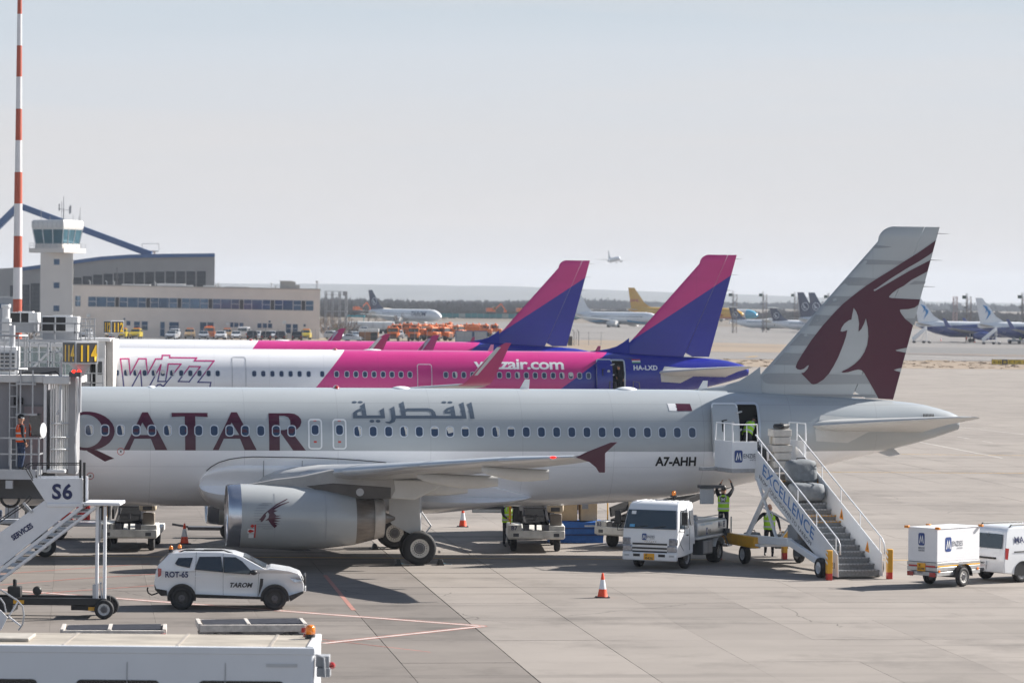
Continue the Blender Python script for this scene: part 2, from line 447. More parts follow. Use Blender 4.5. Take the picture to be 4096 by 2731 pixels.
# ------------------------------------------------------------------ the ground
def gz(x, y):
    a = min(max((y - 500) / 330, 0), 1); b = min(max((x - 10) / 90, 0), 1)
    return -1.25 * a * a * (3 - 2 * a) * b * b * (3 - 2 * b)
def sheet(name, xs, ys, z, mat, kind='structure', th=None):
    m = MB(); n = len(xs)
    for y in ys:
        for x in xs: m.v.append((x, y, z + gz(x, y)))
    for j in range(len(ys) - 1):
        for i in range(n - 1): m.f.append((j * n + i, j * n + i + 1, (j + 1) * n + i + 1, (j + 1) * n + i))
    o = m.build(name, mat); o['kind'] = kind
    return o
def ground_mat(name, col, col2, sc1, joints=0.0, rough=.85, marks=.38):
    m = bpy.data.materials.new(name); m.use_nodes = True
    n, l = m.node_tree.nodes, m.node_tree.links; b = n['Principled BSDF']
    b.inputs['Roughness'].default_value = rough; b.inputs['Specular IOR Level'].default_value = .3
    tc = n.new('ShaderNodeNewGeometry'); pos = tc.outputs['Position']
    rot = n.new('ShaderNodeMapping'); rot.inputs['Rotation'].default_value = (0, 0, R(-7.1)); l.new(pos, rot.inputs[0])
    t1 = n.new('ShaderNodeTexNoise'); t1.inputs['Scale'].default_value = sc1; t1.inputs['Detail'].default_value = 8; t1.inputs['Roughness'].default_value = .65
    l.new(rot.outputs[0], t1.inputs['Vector'])
    t2 = n.new('ShaderNodeTexNoise'); t2.inputs['Scale'].default_value = sc1 * .16; t2.inputs['Detail'].default_value = 4
    l.new(rot.outputs[0], t2.inputs['Vector'])
    # streaks along the rolling direction
    mp = n.new('ShaderNodeMapping'); mp.inputs['Scale'].default_value = (.05, 1.1, 1); l.new(rot.outputs[0], mp.inputs[0])
    t3 = n.new('ShaderNodeTexNoise'); t3.inputs['Scale'].default_value = .9; t3.inputs['Detail'].default_value = 5; l.new(mp.outputs[0], t3.inputs['Vector'])
    mx = n.new('ShaderNodeMix'); mx.data_type = 'RGBA'
    mx.inputs[6].default_value = (*rgb(col), 1); mx.inputs[7].default_value = (*rgb(col2), 1)
    r = n.new('ShaderNodeMapRange'); r.inputs[1].default_value = .3; r.inputs[2].default_value = .7
    l.new(nmath(n, l, 'ADD', nmath(n, l, 'MULTIPLY', t1.outputs[0], .5), nmath(n, l, 'MULTIPLY', t2.outputs[0], .5)), r.inputs[0])
    l.new(r.outputs[0], mx.inputs[0])
    r3 = n.new('ShaderNodeMapRange'); r3.inputs[1].default_value = .55; r3.inputs[2].default_value = .8; r3.inputs[3].default_value = 1; r3.inputs[4].default_value = 1 - marks
    l.new(t3.outputs[0], r3.inputs[0])
    fac = r3.outputs[0]
    oi = n.new('ShaderNodeObjectInfo'); r4 = n.new('ShaderNodeMapRange'); r4.inputs[3].default_value = .89; r4.inputs[4].default_value = 1.07
    l.new(oi.outputs['Random'], r4.inputs[0]); fac = nmath(n, l, 'MULTIPLY', fac, r4.outputs[0])
    st = n.new('ShaderNodeTexNoise'); st.inputs['Scale'].default_value = .22; st.inputs['Detail'].default_value = 7; st.inputs['Roughness'].default_value = .7; l.new(pos, st.inputs['Vector'])
    rs = n.new('ShaderNodeMapRange'); rs.inputs[1].default_value = .52; rs.inputs[2].default_value = .72; rs.inputs[3].default_value = 1; rs.inputs[4].default_value = 1 - marks * .9
    l.new(st.outputs[0], rs.inputs[0]); fac = nmath(n, l, 'MULTIPLY', fac, rs.outputs[0])
    if not joints:
        wv = n.new('ShaderNodeVectorMath'); wv.operation = 'ADD'; sc9 = n.new('ShaderNodeVectorMath'); sc9.operation = 'SCALE'; sc9.inputs['Scale'].default_value = .9
        l.new(t1.outputs[1], sc9.inputs[0]); l.new(sc9.outputs[0], wv.inputs[0]); l.new(pos, wv.inputs[1])
        vo = n.new('ShaderNodeTexVoronoi'); vo.feature = 'DISTANCE_TO_EDGE'; vo.inputs['Scale'].default_value = .16; l.new(wv.outputs[0], vo.inputs['Vector'])
        ck = nmath(n, l, 'MULTIPLY', nmath(n, l, 'LESS_THAN', vo.outputs[0], .0028), nmath(n, l, 'GREATER_THAN', t2.outputs[0], .57))
        fac = nmath(n, l, 'MULTIPLY', fac, nmath(n, l, 'SUBTRACT', 1.0, nmath(n, l, 'MULTIPLY', ck, .55)))
    if joints:
        sx = n.new('ShaderNodeSeparateXYZ'); l.new(rot.outputs[0], sx.inputs[0])
        ja = nmath(n, l, 'LESS_THAN', nmath(n, l, 'FRACT', nmath(n, l, 'DIVIDE', sx.outputs[0], joints)), .035 / joints)
        jb = nmath(n, l, 'LESS_THAN', nmath(n, l, 'FRACT', nmath(n, l, 'DIVIDE', sx.outputs[1], 5.6)), .014)
        fac = nmath(n, l, 'MULTIPLY', fac, nmath(n, l, 'SUBTRACT', 1.0, nmath(n, l, 'MULTIPLY', nmath(n, l, 'MAXIMUM', ja, jb), .45)))
    vm = n.new('ShaderNodeVectorMath'); vm.operation = 'SCALE'; l.new(mx.outputs[2], vm.inputs[0]); l.new(fac, vm.inputs['Scale'])
    l.new(vm.outputs[0], b.inputs['Base Color'])
    t5 = n.new('ShaderNodeTexNoise'); t5.inputs['Scale'].default_value = 9; t5.inputs['Detail'].default_value = 6; l.new(pos, t5.inputs['Vector'])
    bp = n.new('ShaderNodeBump'); bp.inputs['Strength'].default_value = .25; bp.inputs['Distance'].default_value = .01
    l.new(t5.outputs[0], bp.inputs['Height']); l.new(bp.outputs[0], b.inputs['Normal'])
    return m
CONC = ground_mat('apron_concrete', (.283, .253, .228), (.212, .189, .171), .35)
CONCO = ground_mat('old_apron_concrete', (.215, .19, .17), (.145, .128, .116), .45, marks=.5)
CONCF = ground_mat('far_concrete', (.235, .22, .21), (.18, .168, .16), .06, joints=2.9, marks=.4)
ASPH = ground_mat('taxiway_asphalt', (.18, .175, .172), (.135, .131, .128), .05, marks=.2)
RASPH = ground_mat('reddish_asphalt', (.185, .158, .145), (.15, .13, .12), .06, marks=.3)
DIRT = ground_mat('airfield_earth', (.17, .14, .11), (.13, .11, .09), .05, marks=.2)
JOINT = M('joint_filler', (.15, .14, .13), .9, scale=2)
def lin(a, b, n): return [a + (b - a) * i / n for i in range(n + 1)]
# one earth sheet to the horizon, the concrete above it, slabs in front
sheet('ground', lin(-4000, 4000, 160), [20, 60, 120, 200, 300, 400] + lin(480, 1100, 20) + [1300, 1700, 2500, 4000, 7000, 12000], -.25, DIRT)
GROT = R(7.1)
def slab_xy(i, j):   # corner of slab i, j in the place
    a, b = -40 + i * 2.9, 60 + j * 5.6
    return Vector((a * math.cos(GROT) - b * math.sin(GROT) + 13.35, a * math.sin(GROT) + b * math.cos(GROT), 0))
# ------------------------------------------------------------------ apron slabs
apron = MB().box(-140, 140, 40, 470, -.2, -.035).build('apron', JOINT); apron['kind'] = 'structure'
slab_meshes = []
for q in range(3):
    g = (.002, .0035, .016)[q]
    slab_meshes.append(MB().box(g, 2.9 - g, g, 5.6 - g, -.2, 0).mesh('slab', CONC))
old_meshes = []
for me in slab_meshes:
    m2 = me.copy(); m2.materials.clear(); m2.materials.append(CONCO); old_meshes.append(m2)
JP = G(1560, 2275); J_I = ((JP.x - 13.35) * math.cos(GROT) + JP.y * math.sin(GROT) + 40) / 2.9
rest = MB()
cells = []
for j in range(0, 75):
    for i in range(0, 75):
        c = slab_xy(i + .5, j + .5)
        if c.y < 62 or c.y > 466: continue
        cells.append((i, j, c))
def inview(c, m=1.06): return abs(c.x) < c.y * .1463 * m + 3
near = sorted([t for t in cells if inview(t[2])], key=lambda t: t[2].y)
near_set = set((t[0], t[1]) for t in near[:290])
for i, j, c in cells:
    if (i, j) in near_set:
        o = mkobj('slab', (old_meshes if i + .5 < J_I else slab_meshes)[2 if abs(i + 1 - J_I) < .6 or abs(i - J_I) < .6 else (0, 1, 0, 0, 1, 0, 0, 1)[i % 8]], apron)
        p = slab_xy(i, j); p.z = random.uniform(-.003, .003)
        o.location = p; o.rotation_euler = (0, 0, GROT)
far_z = [t for t in cells if (t[0], t[1]) not in near_set and abs(t[2].x) < t[2].y * .1463 * 1.6 + 14]
for i, j, c in far_z:
    p = slab_xy(i, j); m4 = Matrix.Translation(p) @ Matrix.Rotation(GROT, 4, 'Z')
    z = random.uniform(-.002, .002)
    rest.add([m4 @ Vector(v) for v in ((.015, .015, z), (2.885, .015, z), (2.885, 5.585, z), (.015, 5.585, z))], [(0, 1, 2, 3)])
rest.build('slab_field', CONC, apron, kind='stuff')
# bands of the airfield beyond
BX = lin(-520, 520, 52)
def band(name, y0, y1, z, mat, x0=-520, x1=520, kind='structure', dx=.12):
    n = max(2, int((x1 - x0) / 20)); m = MB()
    rows = max(2, int((y1 - y0) / 15))
    for j in range(rows + 1):
        for i in range(n + 1):
            x = x0 + (x1 - x0) * i / n; y = y0 + (y1 - y0) * j / rows + x * dx
            m.v.append((x, y, z + gz(x, y)))
    for j in range(rows):
        for i in range(n):
            k = j * (n + 1) + i; m.f.append((k, k + 1, k + n + 2, k + n + 1))
    o = m.build(name, mat); o['kind'] = kind; return o
DRYG = ground_mat('dry_grass_soil', (.29, .225, .165), (.22, .17, .125), .08, marks=.1)
band('ground_strip', 466, 530, -.10, DRYG)
band('taxiway', 528, 606, -.06, CONCF)
band('grass_verge', 604, 752, -.04, DRYG, x0=-60, x1=62)
band('taxiway_crossing', 604, 752, -.05, ASPH, x0=60.5, x1=520)
band('taxiway_crossing', 604, 752, -.05, ASPH, x0=-520, x1=-58.5)
band('perimeter_road', 690, 696, -.02, CONCF, x0=-60, x1=62)
band('far_apron', 750, 1260, -.03, CONCF)
WPAINT = M('white_marking', (.50, .47, .44), .8, var=.2, scale=2)
YPAINT = M('yellow_marking', (.62, .36, .06), .8, var=.25, scale=2)
RPAINT = M('red_marking', (.40, .13, .10), .8, var=.3, scale=2)
def stripe(name, pts, w, mat, z=.006):
    m = MB()
    for p, q in zip(pts[:-1], pts[1:]):
        p, q = Vector(p), Vector(q); d = (q - p); d.z = 0; d.normalize(); a = Vector((-d.y, d.x, 0)) * w / 2
        n = max(1, int((q - p).length / 25)); 
        for k in range(n):
            e, f = p.lerp(q, k / n), p.lerp(q, (k + 1) / n)
            m.add([(v.x, v.y, z + gz(v.x, v.y)) for v in (e - a, f - a, f + a, e + a)], [(0, 1, 2, 3)])
    o = m.build(name, mat); o['kind'] = 'structure'; return o
def gl(*pts): return [G(a, b) for a, b in pts]
k6 = crop(0, 1980, 2.904)
stripe('red_line', gl(*k6((0, 915), (770, 860), (1740, 795))), .09, RPAINT)
stripe('red_line', gl(*k6((0, 1042), (900, 970), (1800, 915))), .09, RPAINT)
stripe('red_line', gl(*k6((0, 1180), (900, 1108), (1790, 1048))), .09, RPAINT)
# white band with red edges crossing in front of the stairs, meeting the second arm by the bus
A0, A1 = G(-60, 2352), G(1935, 2503)
B1 = G(1290, 2572)
for p, q in ((A0, A1), (B1, G(1935, 2503))):
    d = (q - p).normalized(); a = Vector((-d.y, d.x, 0))
    stripe('white_line', [p, q], .16, WPAINT, .005)
    for s in (-.13, .13): stripe('red_line', [p + a * s, q + a * s], .07, RPAINT, .006)
stripe('red_line', gl((1300, 2300), (1415, 2440)), .13, M('faded_red_marking', (.33, .15, .12), .85, var=.3, scale=3), .007)
stripe('red_line', gl((1290, 2556), (1722, 2607)), .05, RPAINT, .004)
for a, b in (((2380, 1882), (4200, 1893)), ((3520, 2238), (4200, 2246)), ((3560, 1816), (4200, 1822)), ((-50, 2222), (2900, 2238))):
    stripe('yellow_line', gl(a, b), .14, YPAINT, .005)
for a, b in (((3840, 1709), (4200, 1748)), ((3676, 1767), (4010, 1832)), ((3830, 1747), (3878, 1754)), ((3930, 1764), (3972, 1770))):
    stripe('white_line', gl(a, b), .12, WPAINT, .006)
for a, b, w in (((3700, 1443), (3790, 1441), .5), ((3840, 1410), (3990, 1413), .6), ((4030, 1411), (4120, 1412), .6), ((3920, 1415), (4096, 1416), .4), ((2985, 1428), (3030, 1424), .6), ((2870, 1349), (2910, 1350), .5)):
    stripe('yellow_line', gl(a, b), w, YPAINT, .02)
RASPHo = stripe('red_asphalt_strip', gl((3560, 1404), (4300, 1420)), 26, RASPH, -.03)
# dashes edging the taxiway
for k in range(22):
    u = k / 21
    stripe('dash_line', gl((3630 + 470 * u, 1417 + 30 * u), (3640 + 470 * u, 1417.6 + 30 * u)), .9, WPAINT, .02)
# tufts of dry grass along the verges
tg = MB()
def tuft(x, y, s):
    for _ in range(3):
        a = random.uniform(0, 6.28); dx, dy = math.cos(a) * .25 * s, math.sin(a) * .25 * s
        px, py = x + random.uniform(-.4, .4), y + random.uniform(-.4, .4); h = random.uniform(.05, .13) * s
        z = -.05 + gz(px, py)
        tg.add([(px - dx, py - dy, z), (px + dx, py + dy, z), (px + dx * 2, py + random.uniform(-.2, .2), z + h), (px - dx * .2, py, z + h * .8)], [(0, 1, 2, 3)])
for _ in range(500):
    y = random.uniform(468, 527); x = random.uniform(-.05, .155) * y; tuft(x, y + x * .12, 1.0)
to = tg.build('dry_grass', M('dry_grass', (.27, .21, .155), .9, var=.15, scale=.6)); to['kind'] = 'stuff'
# ------------------------------------------------------------------ airliners (x = 0 at the tail end, nose at -L; -y is the side we see)
def naca(t): return 5 * (.2969 * math.sqrt(max(t, 0)) - .126 * t - .3516 * t * t + .2843 * t ** 3 - .1036 * t ** 4)
def wing_ring(y, xle, ch, z, tc, twist=0.0, n=11, vert=False, t0=0.0, t1=1.0):
    up, lo = [], []
    for i in range(n + 1):
        t = t0 + (t1 - t0) * (.5 - .5 * math.cos(math.pi * i / n))
        th = naca(t) * tc * ch; cam_ = 0 if vert else .02 * ch * math.sin(math.pi * t) 
        tw = -twist * (t - .3) * ch
        up.append((xle + t * ch, th + cam_ + tw)); lo.append((xle + t * ch, -th + cam_ + tw))
    pts = up + lo[::-1][1:-1] if t0 == 0 and t1 == 1 else up + lo[::-1]
    if vert: return [(a, y + b, z) for a, b in pts]
    return [(a, y, z + b) for a, b in pts]
WIN_M = {}
def airliner_shared():
    ring_o, ring_i = rrect(-.15, .15, -.205, .205, .12, 5), rrect(-.118, .118, -.172, .172, .1, 5)
    m = MB(); n = len(ring_o)
    m.v = [(a, -.010, b) for a, b in ring_o] + [(a, -.014, b) for a, b in ring_i] + [(a, .02, b) for a, b in ring_i]
    m.f = [(i, (i + 1) % n, n + (i + 1) % n, n + i) for i in range(n)] + [(n + i, n + (i + 1) % n, 2 * n + (i + 1) % n, 2 * n + i) for i in range(n)]
    WIN_M['frame'] = m
    WIN_M['pane'] = MB().flat([ring_i], 'xz', -.004)
airliner_shared()
PANE = M('cabin_window_glass', (.03, .052, .105), .1, var=0, coat=.3)
BLIND = M('window_blind', (.62, .6, .56), .6, var=.05)
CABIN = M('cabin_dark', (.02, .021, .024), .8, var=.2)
TITAN = M('exhaust_metal', (.20, .18, .165), .38, .75, var=.25, scale=3, stretch=(.4, 3, 3))
LIP = M('engine_lip_metal', (.55, .57, .62), .22, .9, var=.06)
WUNDER = M('wing_grey', (.47, .48, .485), .35, coat=.15, var=.1, scale=.8)
WLE = M('slat_metal', (.52, .535, .56), .3, .35, var=.08, scale=1)
FLAPF = M('fairing_grey', (.52, .525, .52), .4, var=.08, scale=1.5)

class Air:
    def __init__(s, root, fr, L):
        s.root, s.fr, s.L = root, fr, L
        s.zt = smooth_table([(-L, 3.35), (-L + .5, 4.0), (-L + 1.5, 4.55), (-L + 2.6, 5.25), (-L + 4.2, 5.72), (-L + 6, 5.87), (-10.5, 5.87), (-8.1, 5.83), (-5.5, 5.70), (-3.4, 5.58), (-1.6, 5.43), (-.56, 5.20), (-.25, 5.10), (0, 4.98)])
        s.zb = smooth_table([(-L, 3.2), (-L + .5, 2.5), (-L + 2, 2.0), (-L + 5, 1.74), (-15.5, 1.74), (-12.8, 1.85), (-10.2, 2.08), (-7.4, 2.62), (-5.6, 3.01), (-3.5, 3.54), (-1.95, 3.90), (-.7, 4.25), (-.2, 4.42), (0, 4.48)])
        s.w = smooth_table([(-L, .08), (-L + .5, .75), (-L + 2, 1.4), (-L + 4.5, 1.88), (-L + 6.5, 1.975), (-13, 1.975), (-10.5, 1.93), (-7.6, 1.66), (-5, 1.27), (-2.5, .82), (-.7, .45), (0, .27)])
    def skin(s, x, z, off=.006, side=-1):
        zt, zb, w = s.zt(x), s.zb(x), s.w(x)
        c, h = (zt + zb) / 2, (zt - zb) / 2
        t = max(-.999, min(.999, (z - c) / h))
        y = w * math.sqrt(1 - t * t)
        n = Vector((0, y / (w * w), (z - c) / (h * h))).normalized() * off
        return (x, side * (y + n.y), z + n.z)
    def tilt(s, x, z):
        zt, zb, w = s.zt(x), s.zb(x), s.w(x)
        c, h = (zt + zb) / 2, (zt - zb) / 2
        y = w * math.sqrt(1 - ((z - c) / h) ** 2)
        dw = (s.w(x + .1) - s.w(x - .1)) / .2
        return -math.atan2((z - c) / (h * h), y / (w * w)), -math.atan(dw)
    def fuselage(s, mat, cut=None, nseg=60):
        xs = set([-s.L + a for a in (0, .12, .3, .5, .9, 1.4, 2, 2.8, 3.6, 4.5, 5.5, 6.5)] + lin(-s.L + 7.5, -13, 22) + lin(-12.5, -.8, 26) + [-.5, -.3, -.15, 0])
        if cut: xs = {x for x in xs if abs(x - cut[0]) > .12 and abs(x - cut[1]) > .12} | {cut[0], cut[1]}
        xs = sorted(xs); n = nseg
        ang = [2 * math.pi * i / n for i in range(n)]
        if cut:
            xm = (cut[0] + cut[1]) / 2; c, h = (s.zt(xm) + s.zb(xm)) / 2, (s.zt(xm) - s.zb(xm)) / 2
            for zc in (cut[2], cut[3]):
                a = math.acos((zc - c) / h); k = min(range(n), key=lambda i: abs(ang[i] - a)); ang[k] = a
        m = MB()
        for x in xs:
            zt, zb, w = s.zt(x), s.zb(x), s.w(x); c, h = (zt + zb) / 2, (zt - zb) / 2
            m.v += [(x, -w * math.sin(a), c + h * math.cos(a)) for a in ang]
        for k in range(len(xs) - 1):
            for i in range(n):
                j = (i + 1) % n
                if cut and cut[0] - .01 <= xs[k] < cut[1] - .01:
                    xm = (cut[0] + cut[1]) / 2; c, h = (s.zt(xm) + s.zb(xm)) / 2, (s.zt(xm) - s.zb(xm)) / 2
                    za, zb_ = c + h * math.cos(ang[i]), c + h * math.cos(ang[i + 1] if i + 1 < n else ang[0])
                    if ang[i] < math.pi and cut[2] - .01 <= min(za, zb_) and max(za, zb_) <= cut[3] + .01: continue
                m.f.append((k * n + i, k * n + j, (k + 1) * n + j, (k + 1) * n + i))
        m.f.append(tuple((len(xs) - 1) * n + i for i in range(n)))
        return m.build('fuselage', mat, s.root, smooth=True)
    def window(s, x, z=4.43, blind=None):
        if 'mf' not in WIN_M:
            WIN_M['mf'] = WIN_M['frame'].mesh('window', M('window_surround', (.56, .60, .66), .35, var=0)); WIN_M['mp'] = WIN_M['pane'].mesh('pane', PANE)
            WIN_M['bl'] = [MB().flat([pl], 'xz', -.006).mesh('blind', BLIND) for pl in (
                [(-.1, .165), (.1, .165), (.117, .1), (-.117, .1)],
                [(.0, .17), (.06, .165), (.115, .09), (.115, -.09), (.06, -.155), (.045, .0)],
                [(-.115, .1), (-.06, .165), (.1, .165), (.116, .08), (.115, -.02), (-.05, -.06)])]
        t, yaw = s.tilt(x, z)
        p = s.skin(x, z, .0)
        o = mkobj('window', WIN_M['mf'], s.root, p, (t, 0, yaw))
        mkobj('pane', WIN_M['mp'], o)
        if blind is not None: mkobj('blind', WIN_M['bl'][blind], o)
        return o
    def outline(s, x0, x1, z0, z1, r, w, mat, name, off=.008, dx=0.0):
        ro, ri = rrect(x0, x1, z0, z1, r, 4), rrect(x0 + w, x1 - w, z0 + w, z1 - w, max(r - w, .02), 4)
        def dens(r):
            o = []
            for (a, b), (c, d) in zip(r, r[1:] + r[:1]):
                k = 8 if abs(d - b) > .5 else 1; o += [(a + (c - a) * t / k, b + (d - b) * t / k) for t in range(k)]
            return o
        ro, ri = dens(ro), dens(ri); m = MB(); n = len(ro)
        P = lambda a, b, o: s.skin(a + dx * (z1 - b), b, o)
        m.v = [P(a, b, off) for a, b in ro] + [P(a, b, off) for a, b in ri]
        m.f = [(i, (i + 1) % n, n + (i + 1) % n, n + i) for i in range(n)]
        return m.build(name, mat, s.root)
    def fin(s, mat, rmat, dmat=None):
        # LE, TE and hinge by height
        le = lerp_table([(5.2, -8.15), (5.9, -7.62), (6.23, -7.42), (6.37, -7.30), (6.8, -6.88), (9.07, -4.88), (11.2, -3.0)])
        te = lambda z: -2.38 + (z - 5.55) * (1.64 / 6.17)
        hg = lambda z: -3.85 + (z - 5.83) * (2.54 / 5.88)
        s.fin_f = (le, te, hg)
        zs = [5.2, 5.55, 5.83, 6.1, 6.37, 6.8, 7.6, 8.4, 9.07, 9.9, 10.6, 11.2]
        def thick(x, z):
            a, b = s.fin_le(z), te(z); t = min(max((x - a) / (b - a), 0), 1)
            return naca(t) * .1 * (b - a) * (1 if z < 11.4 else max(.25, 1 - (z - 11.4) / .34 * .7))
        def fle(z):
            if z <= 11.2: return le(z)
            t = (z - 11.2) / .54; return -3.0 + .62 * (1 - math.sqrt(max(0, 1 - min(t, 1) ** 2)))
        s.fin_le, s.fin_thick = fle, thick
        zall = zs + [11.3, 11.42, 11.53, 11.62, 11.69, 11.73]
        def rings(fa, fb, z_list, closed_le):
            out = []
            for z in z_list:
                a, b = fa(z), fb(z); ring = []
                n = 14
                ts = [(.5 - .5 * math.cos(math.pi * i / n)) if closed_le else i / n for i in range(n + 1)]
                xs = [a + (b - a) * t for t in ts]
                ring = [(x, thick(x, z), z) for x in xs] + [(x, -thick(x, z), z) for x in xs[::-1]]
                out.append(ring)
            return out
        MB().loft(rings(fle, hg, zall, True)).build('fin', mat, s.root, smooth=50)
        zr = [5.6, 5.83] + zs[3:] + zall[12:]
        MB().loft(rings(lambda z: hg(z) + .025 if z > 5.8 else -3.4, te, zr, False)).build('rudder', rmat, s.root, smooth=50)
        # dorsal fillet running forward along the top of the fuselage
        m = MB(); rr = []
        for x, h, w in ((-9.6, .02, .02), (-9.0, .10, .07), (-8.5, .20, .12), (-8.0, .36, .17), (-7.6, .62, .2), (-7.25, .9, .2)):
            z0 = s.zt(x) - .12
            rr.append([(x, w * 1.8, z0), (x, w * .55, z0 + .12 + h * .55), (x, .01, z0 + .12 + h), (x, -.01, z0 + .12 + h), (x, -w * .55, z0 + .12 + h * .55), (x, -w * 1.8, z0)])
        m.loft(rr).build('dorsal_fillet', dmat or mat, s.root, smooth=60)
        for z in (11.5, 10.55, 9.6):
            MB().cyl((te(z) - .02, 0, z), (te(z) + .42, 0, z - .01), .012, .004, 5).build('static_wick', BLACK, s.root)
    def fin_skin(s, off=.014):
        return lambda x, z: (x, -s.fin_thick(x, z) - off, z)
    def tailplane(s, mat):
        for sd in (-1, 1):
            secs = [(sd * .5, -6.35, 4.9, 4.50, .10), (sd * 1.2, -5.75, 4.35, 4.60, .10), (sd * 3.6, -3.85, 2.55, 4.86, .1), (sd * 5.7, -2.1, 1.15, 5.08, .1), (sd * 6.1, -1.72, .78, 5.12, .1), (sd * 6.24, -1.3, .35, 5.14, .09)]
            MB().loft([wing_ring(y, a, c, z, t, twist=.03, n=9) for y, a, c, z, t in secs]).build('tailplane', mat, s.root, smooth=55)
            # sealing plate where the stabiliser swivels
            pl = [(-5.55, 4.5), (-5.3, 5.02), (-4.5, 4.96), (-3.0, 4.9), (-3.2, 4.6), (-4.3, 4.05), (-5.5, 4.12)]
            decal(s.root, 'swivel_plate', [pl], mat, lambda x, z, sd=sd: s.skin(x, z, .02, sd), (.5, .2))
    def wings(s, mat, lmat, tip, tipmat):
        o = {'fence': 0.0, 'sharklet': 0.0}[tip]
        for sd in (-1, 1):
            secs = [(1.2, -25.6, 7.3, 2.55, .14, .0), (2.0, -25.05, 6.9, 2.70, .14, .0), (4.2, -24.0, 5.6, 2.95, .128, .015), (6.4, -22.75, 4.1, 3.22, .12, .025), (10.0, -20.6, 3.2, 3.60, .112, .035), (13.5, -18.55, 2.35, 3.95, .108, .045), (16.6, -16.72, 1.55 if tip == 'sharklet' else 1.02, 4.22, .105, .05)]
            MB().loft([wing_ring(sd * y, a + o, c, z, t, tw, n=12) for y, a, c, z, t, tw in secs]).build('wing', mat, s.root, smooth=50)
            # leading edge slats, a skin just proud of the front of the wing
            for (k0, k1) in ((2, 3), (3, 4), (4, 5), (5, 6)):
                rr = []
                for k in (k0, k1):
                    y, a, c, z, t, tw = secs[k]; e = .06 if k == k0 else -.04
                    if k == k0: y += e
                    else: y -= .04
                    r0 = wing_ring(sd * y, a + o - .012, c, z, t * 1.04, tw, n=12)
                    n = len(r0); up = r0[:5]; lo = [r0[0]] + [r0[-i] for i in range(1, 4)]
                    rr.append([tuple(p) for p in (lo[::-1] + up[1:])])
                MB().loft(rr, caps=False, closed=False).build('slat', lmat, s.root, smooth=True)
            # flap track fairings
            for y, x0, x1, zz, hh in ((5.6, -21.4, -18.45, 2.72, .40), (8.6, -20.5, -17.85, 3.10, .37), (12.3, -18.9, -16.75, 3.50, .32)):
                prof = []
                for t in (0, .06, .18, .35, .55, .75, .9, 1.0):
                    hgt = hh * (math.sin(math.pi * min(t / .9, 1) * .5) ** .7) * (1 if t < .6 else 1 - (t - .6) * 1.25) + .01
                    x = x0 + (x1 - x0) * t + o; zc = zz + .10 * (1 - t) - .02
                    prof.append([(x, sd * (y + .17 * (hgt / hh) * math.cos(a)), zc + (hgt * .9 if math.sin(a) < 0 else .16) * math.sin(a)) for a in [2 * math.pi * i / 12 for i in range(12)]])
                MB().loft(prof).build('flap_track_fairing', FLAPF, s.root, smooth=60)
            if tip == 'fence':
                pl = [(-16.60, 4.23), (-16.31, 4.38), (-15.53, 4.69), (-15.32, 4.70), (-15.70, 4.36), (-15.70, 3.77), (-15.88, 3.77), (-15.98, 3.93), (-16.18, 4.09)]
                f = MB().ext(pl, .07, 'xz', sd * 16.66 - .035).build('wingtip_fence', tipmat, s.root, bevel=.02)
                MB().sph((-17.2, sd * 16.0, 4.20), .05, 8, 5, (2, 1, .8)).build('navigation_light', M('red_nav_lamp', (.6, .02, .02), .2, var=0, emit='#ff1810', estr=1.2) if sd < 0 else M('green_nav_lamp', (.02, .4, .1), .2, var=0), s.root)
            else:
                sec = [(16.6, -16.72, 1.55, 4.22, 0), (17.1, -16.55, 1.5, 4.30, 20), (17.45, -16.36, 1.42, 4.48, 50), (17.62, -16.1, 1.3, 4.8, 74), (17.85, -15.35, .95, 5.7, 80), (18.0, -14.75, .62, 6.35, 80), (18.03, -14.35, .36, 6.58, 80)]
                def blade(sec, mat2, name):
                    rr = []
                    for y, a, c, z, an in sec:
                        r0 = wing_ring(0, 0, c, 0, .085, 0, n=8); ca, sa = math.cos(R(an)), math.sin(R(an))
                        rr.append([(a - 1.6 * 0 + px_, sd * (y - pz * sa), z + pz * ca) for px_, _, pz in r0])
                    return MB().loft(rr).build(name, mat2, s.root, smooth=50)
                blade(sec, tipmat, 'sharklet')
                # bare metal leading edge
                rr = []
                for y, a, c, z, an in sec[3:6]:
                    rr.append([(a - .02, sd * y, z), (a + .30 * min(1, c), sd * (y) - sd * .0 - (.07 * math.sin(R(an))) , z + .0), (a + .30 * min(1, c), sd * y + .07 * math.sin(R(an)), z)])
                MB().loft(rr).build('sharklet_edge', WLE, s.root)
    def engines(s, mat, far=True, lip=LIP, logo=None):
        prof = [(-26.53, 1.00), (-26.42, 1.035), (-26.1, 1.06), (-25.3, 1.075), (-24.3, 1.06), (-23.3, .98), (-22.25, .80)]
        for sd in ((-1, 1) if far else (-1,)):
            C = Vector((0, sd * 5.75, 0))
            def ring(x, r, z): return [(x, sd * 5.75 + r * math.cos(a), z + r * 1.0 * math.sin(a)) for a in [2 * math.pi * i / 36 for i in range(36)]]
            zc = lerp_table([(-26.6, 1.78), (-25, 1.735), (-22.25, 1.60), (-21.3, 1.68)])
            cowl = MB().loft([ring(x, r, zc(x)) for x, r in prof if x > -26.2], caps=False).build('engine_cowl', mat, s.root, smooth=True)
            MB().loft([ring(x, r, zc(-26.5)) for x, r in ((-25.6, .86), (-26.1, .87), (-26.42, .93), (-26.53, 1.0), (-26.50, 1.03), (-26.36, 1.05), (-26.08, 1.064))], caps=False).build('intake_lip', lip, cowl, smooth=True)
            fan = MB().loft([ring(-25.62, .86, 1.77), ring(-25.60, .28, 1.77), ring(-25.85, .2, 1.77), ring(-26.0, .03, 1.77)]).build('fan', DGREY, cowl, smooth=True)
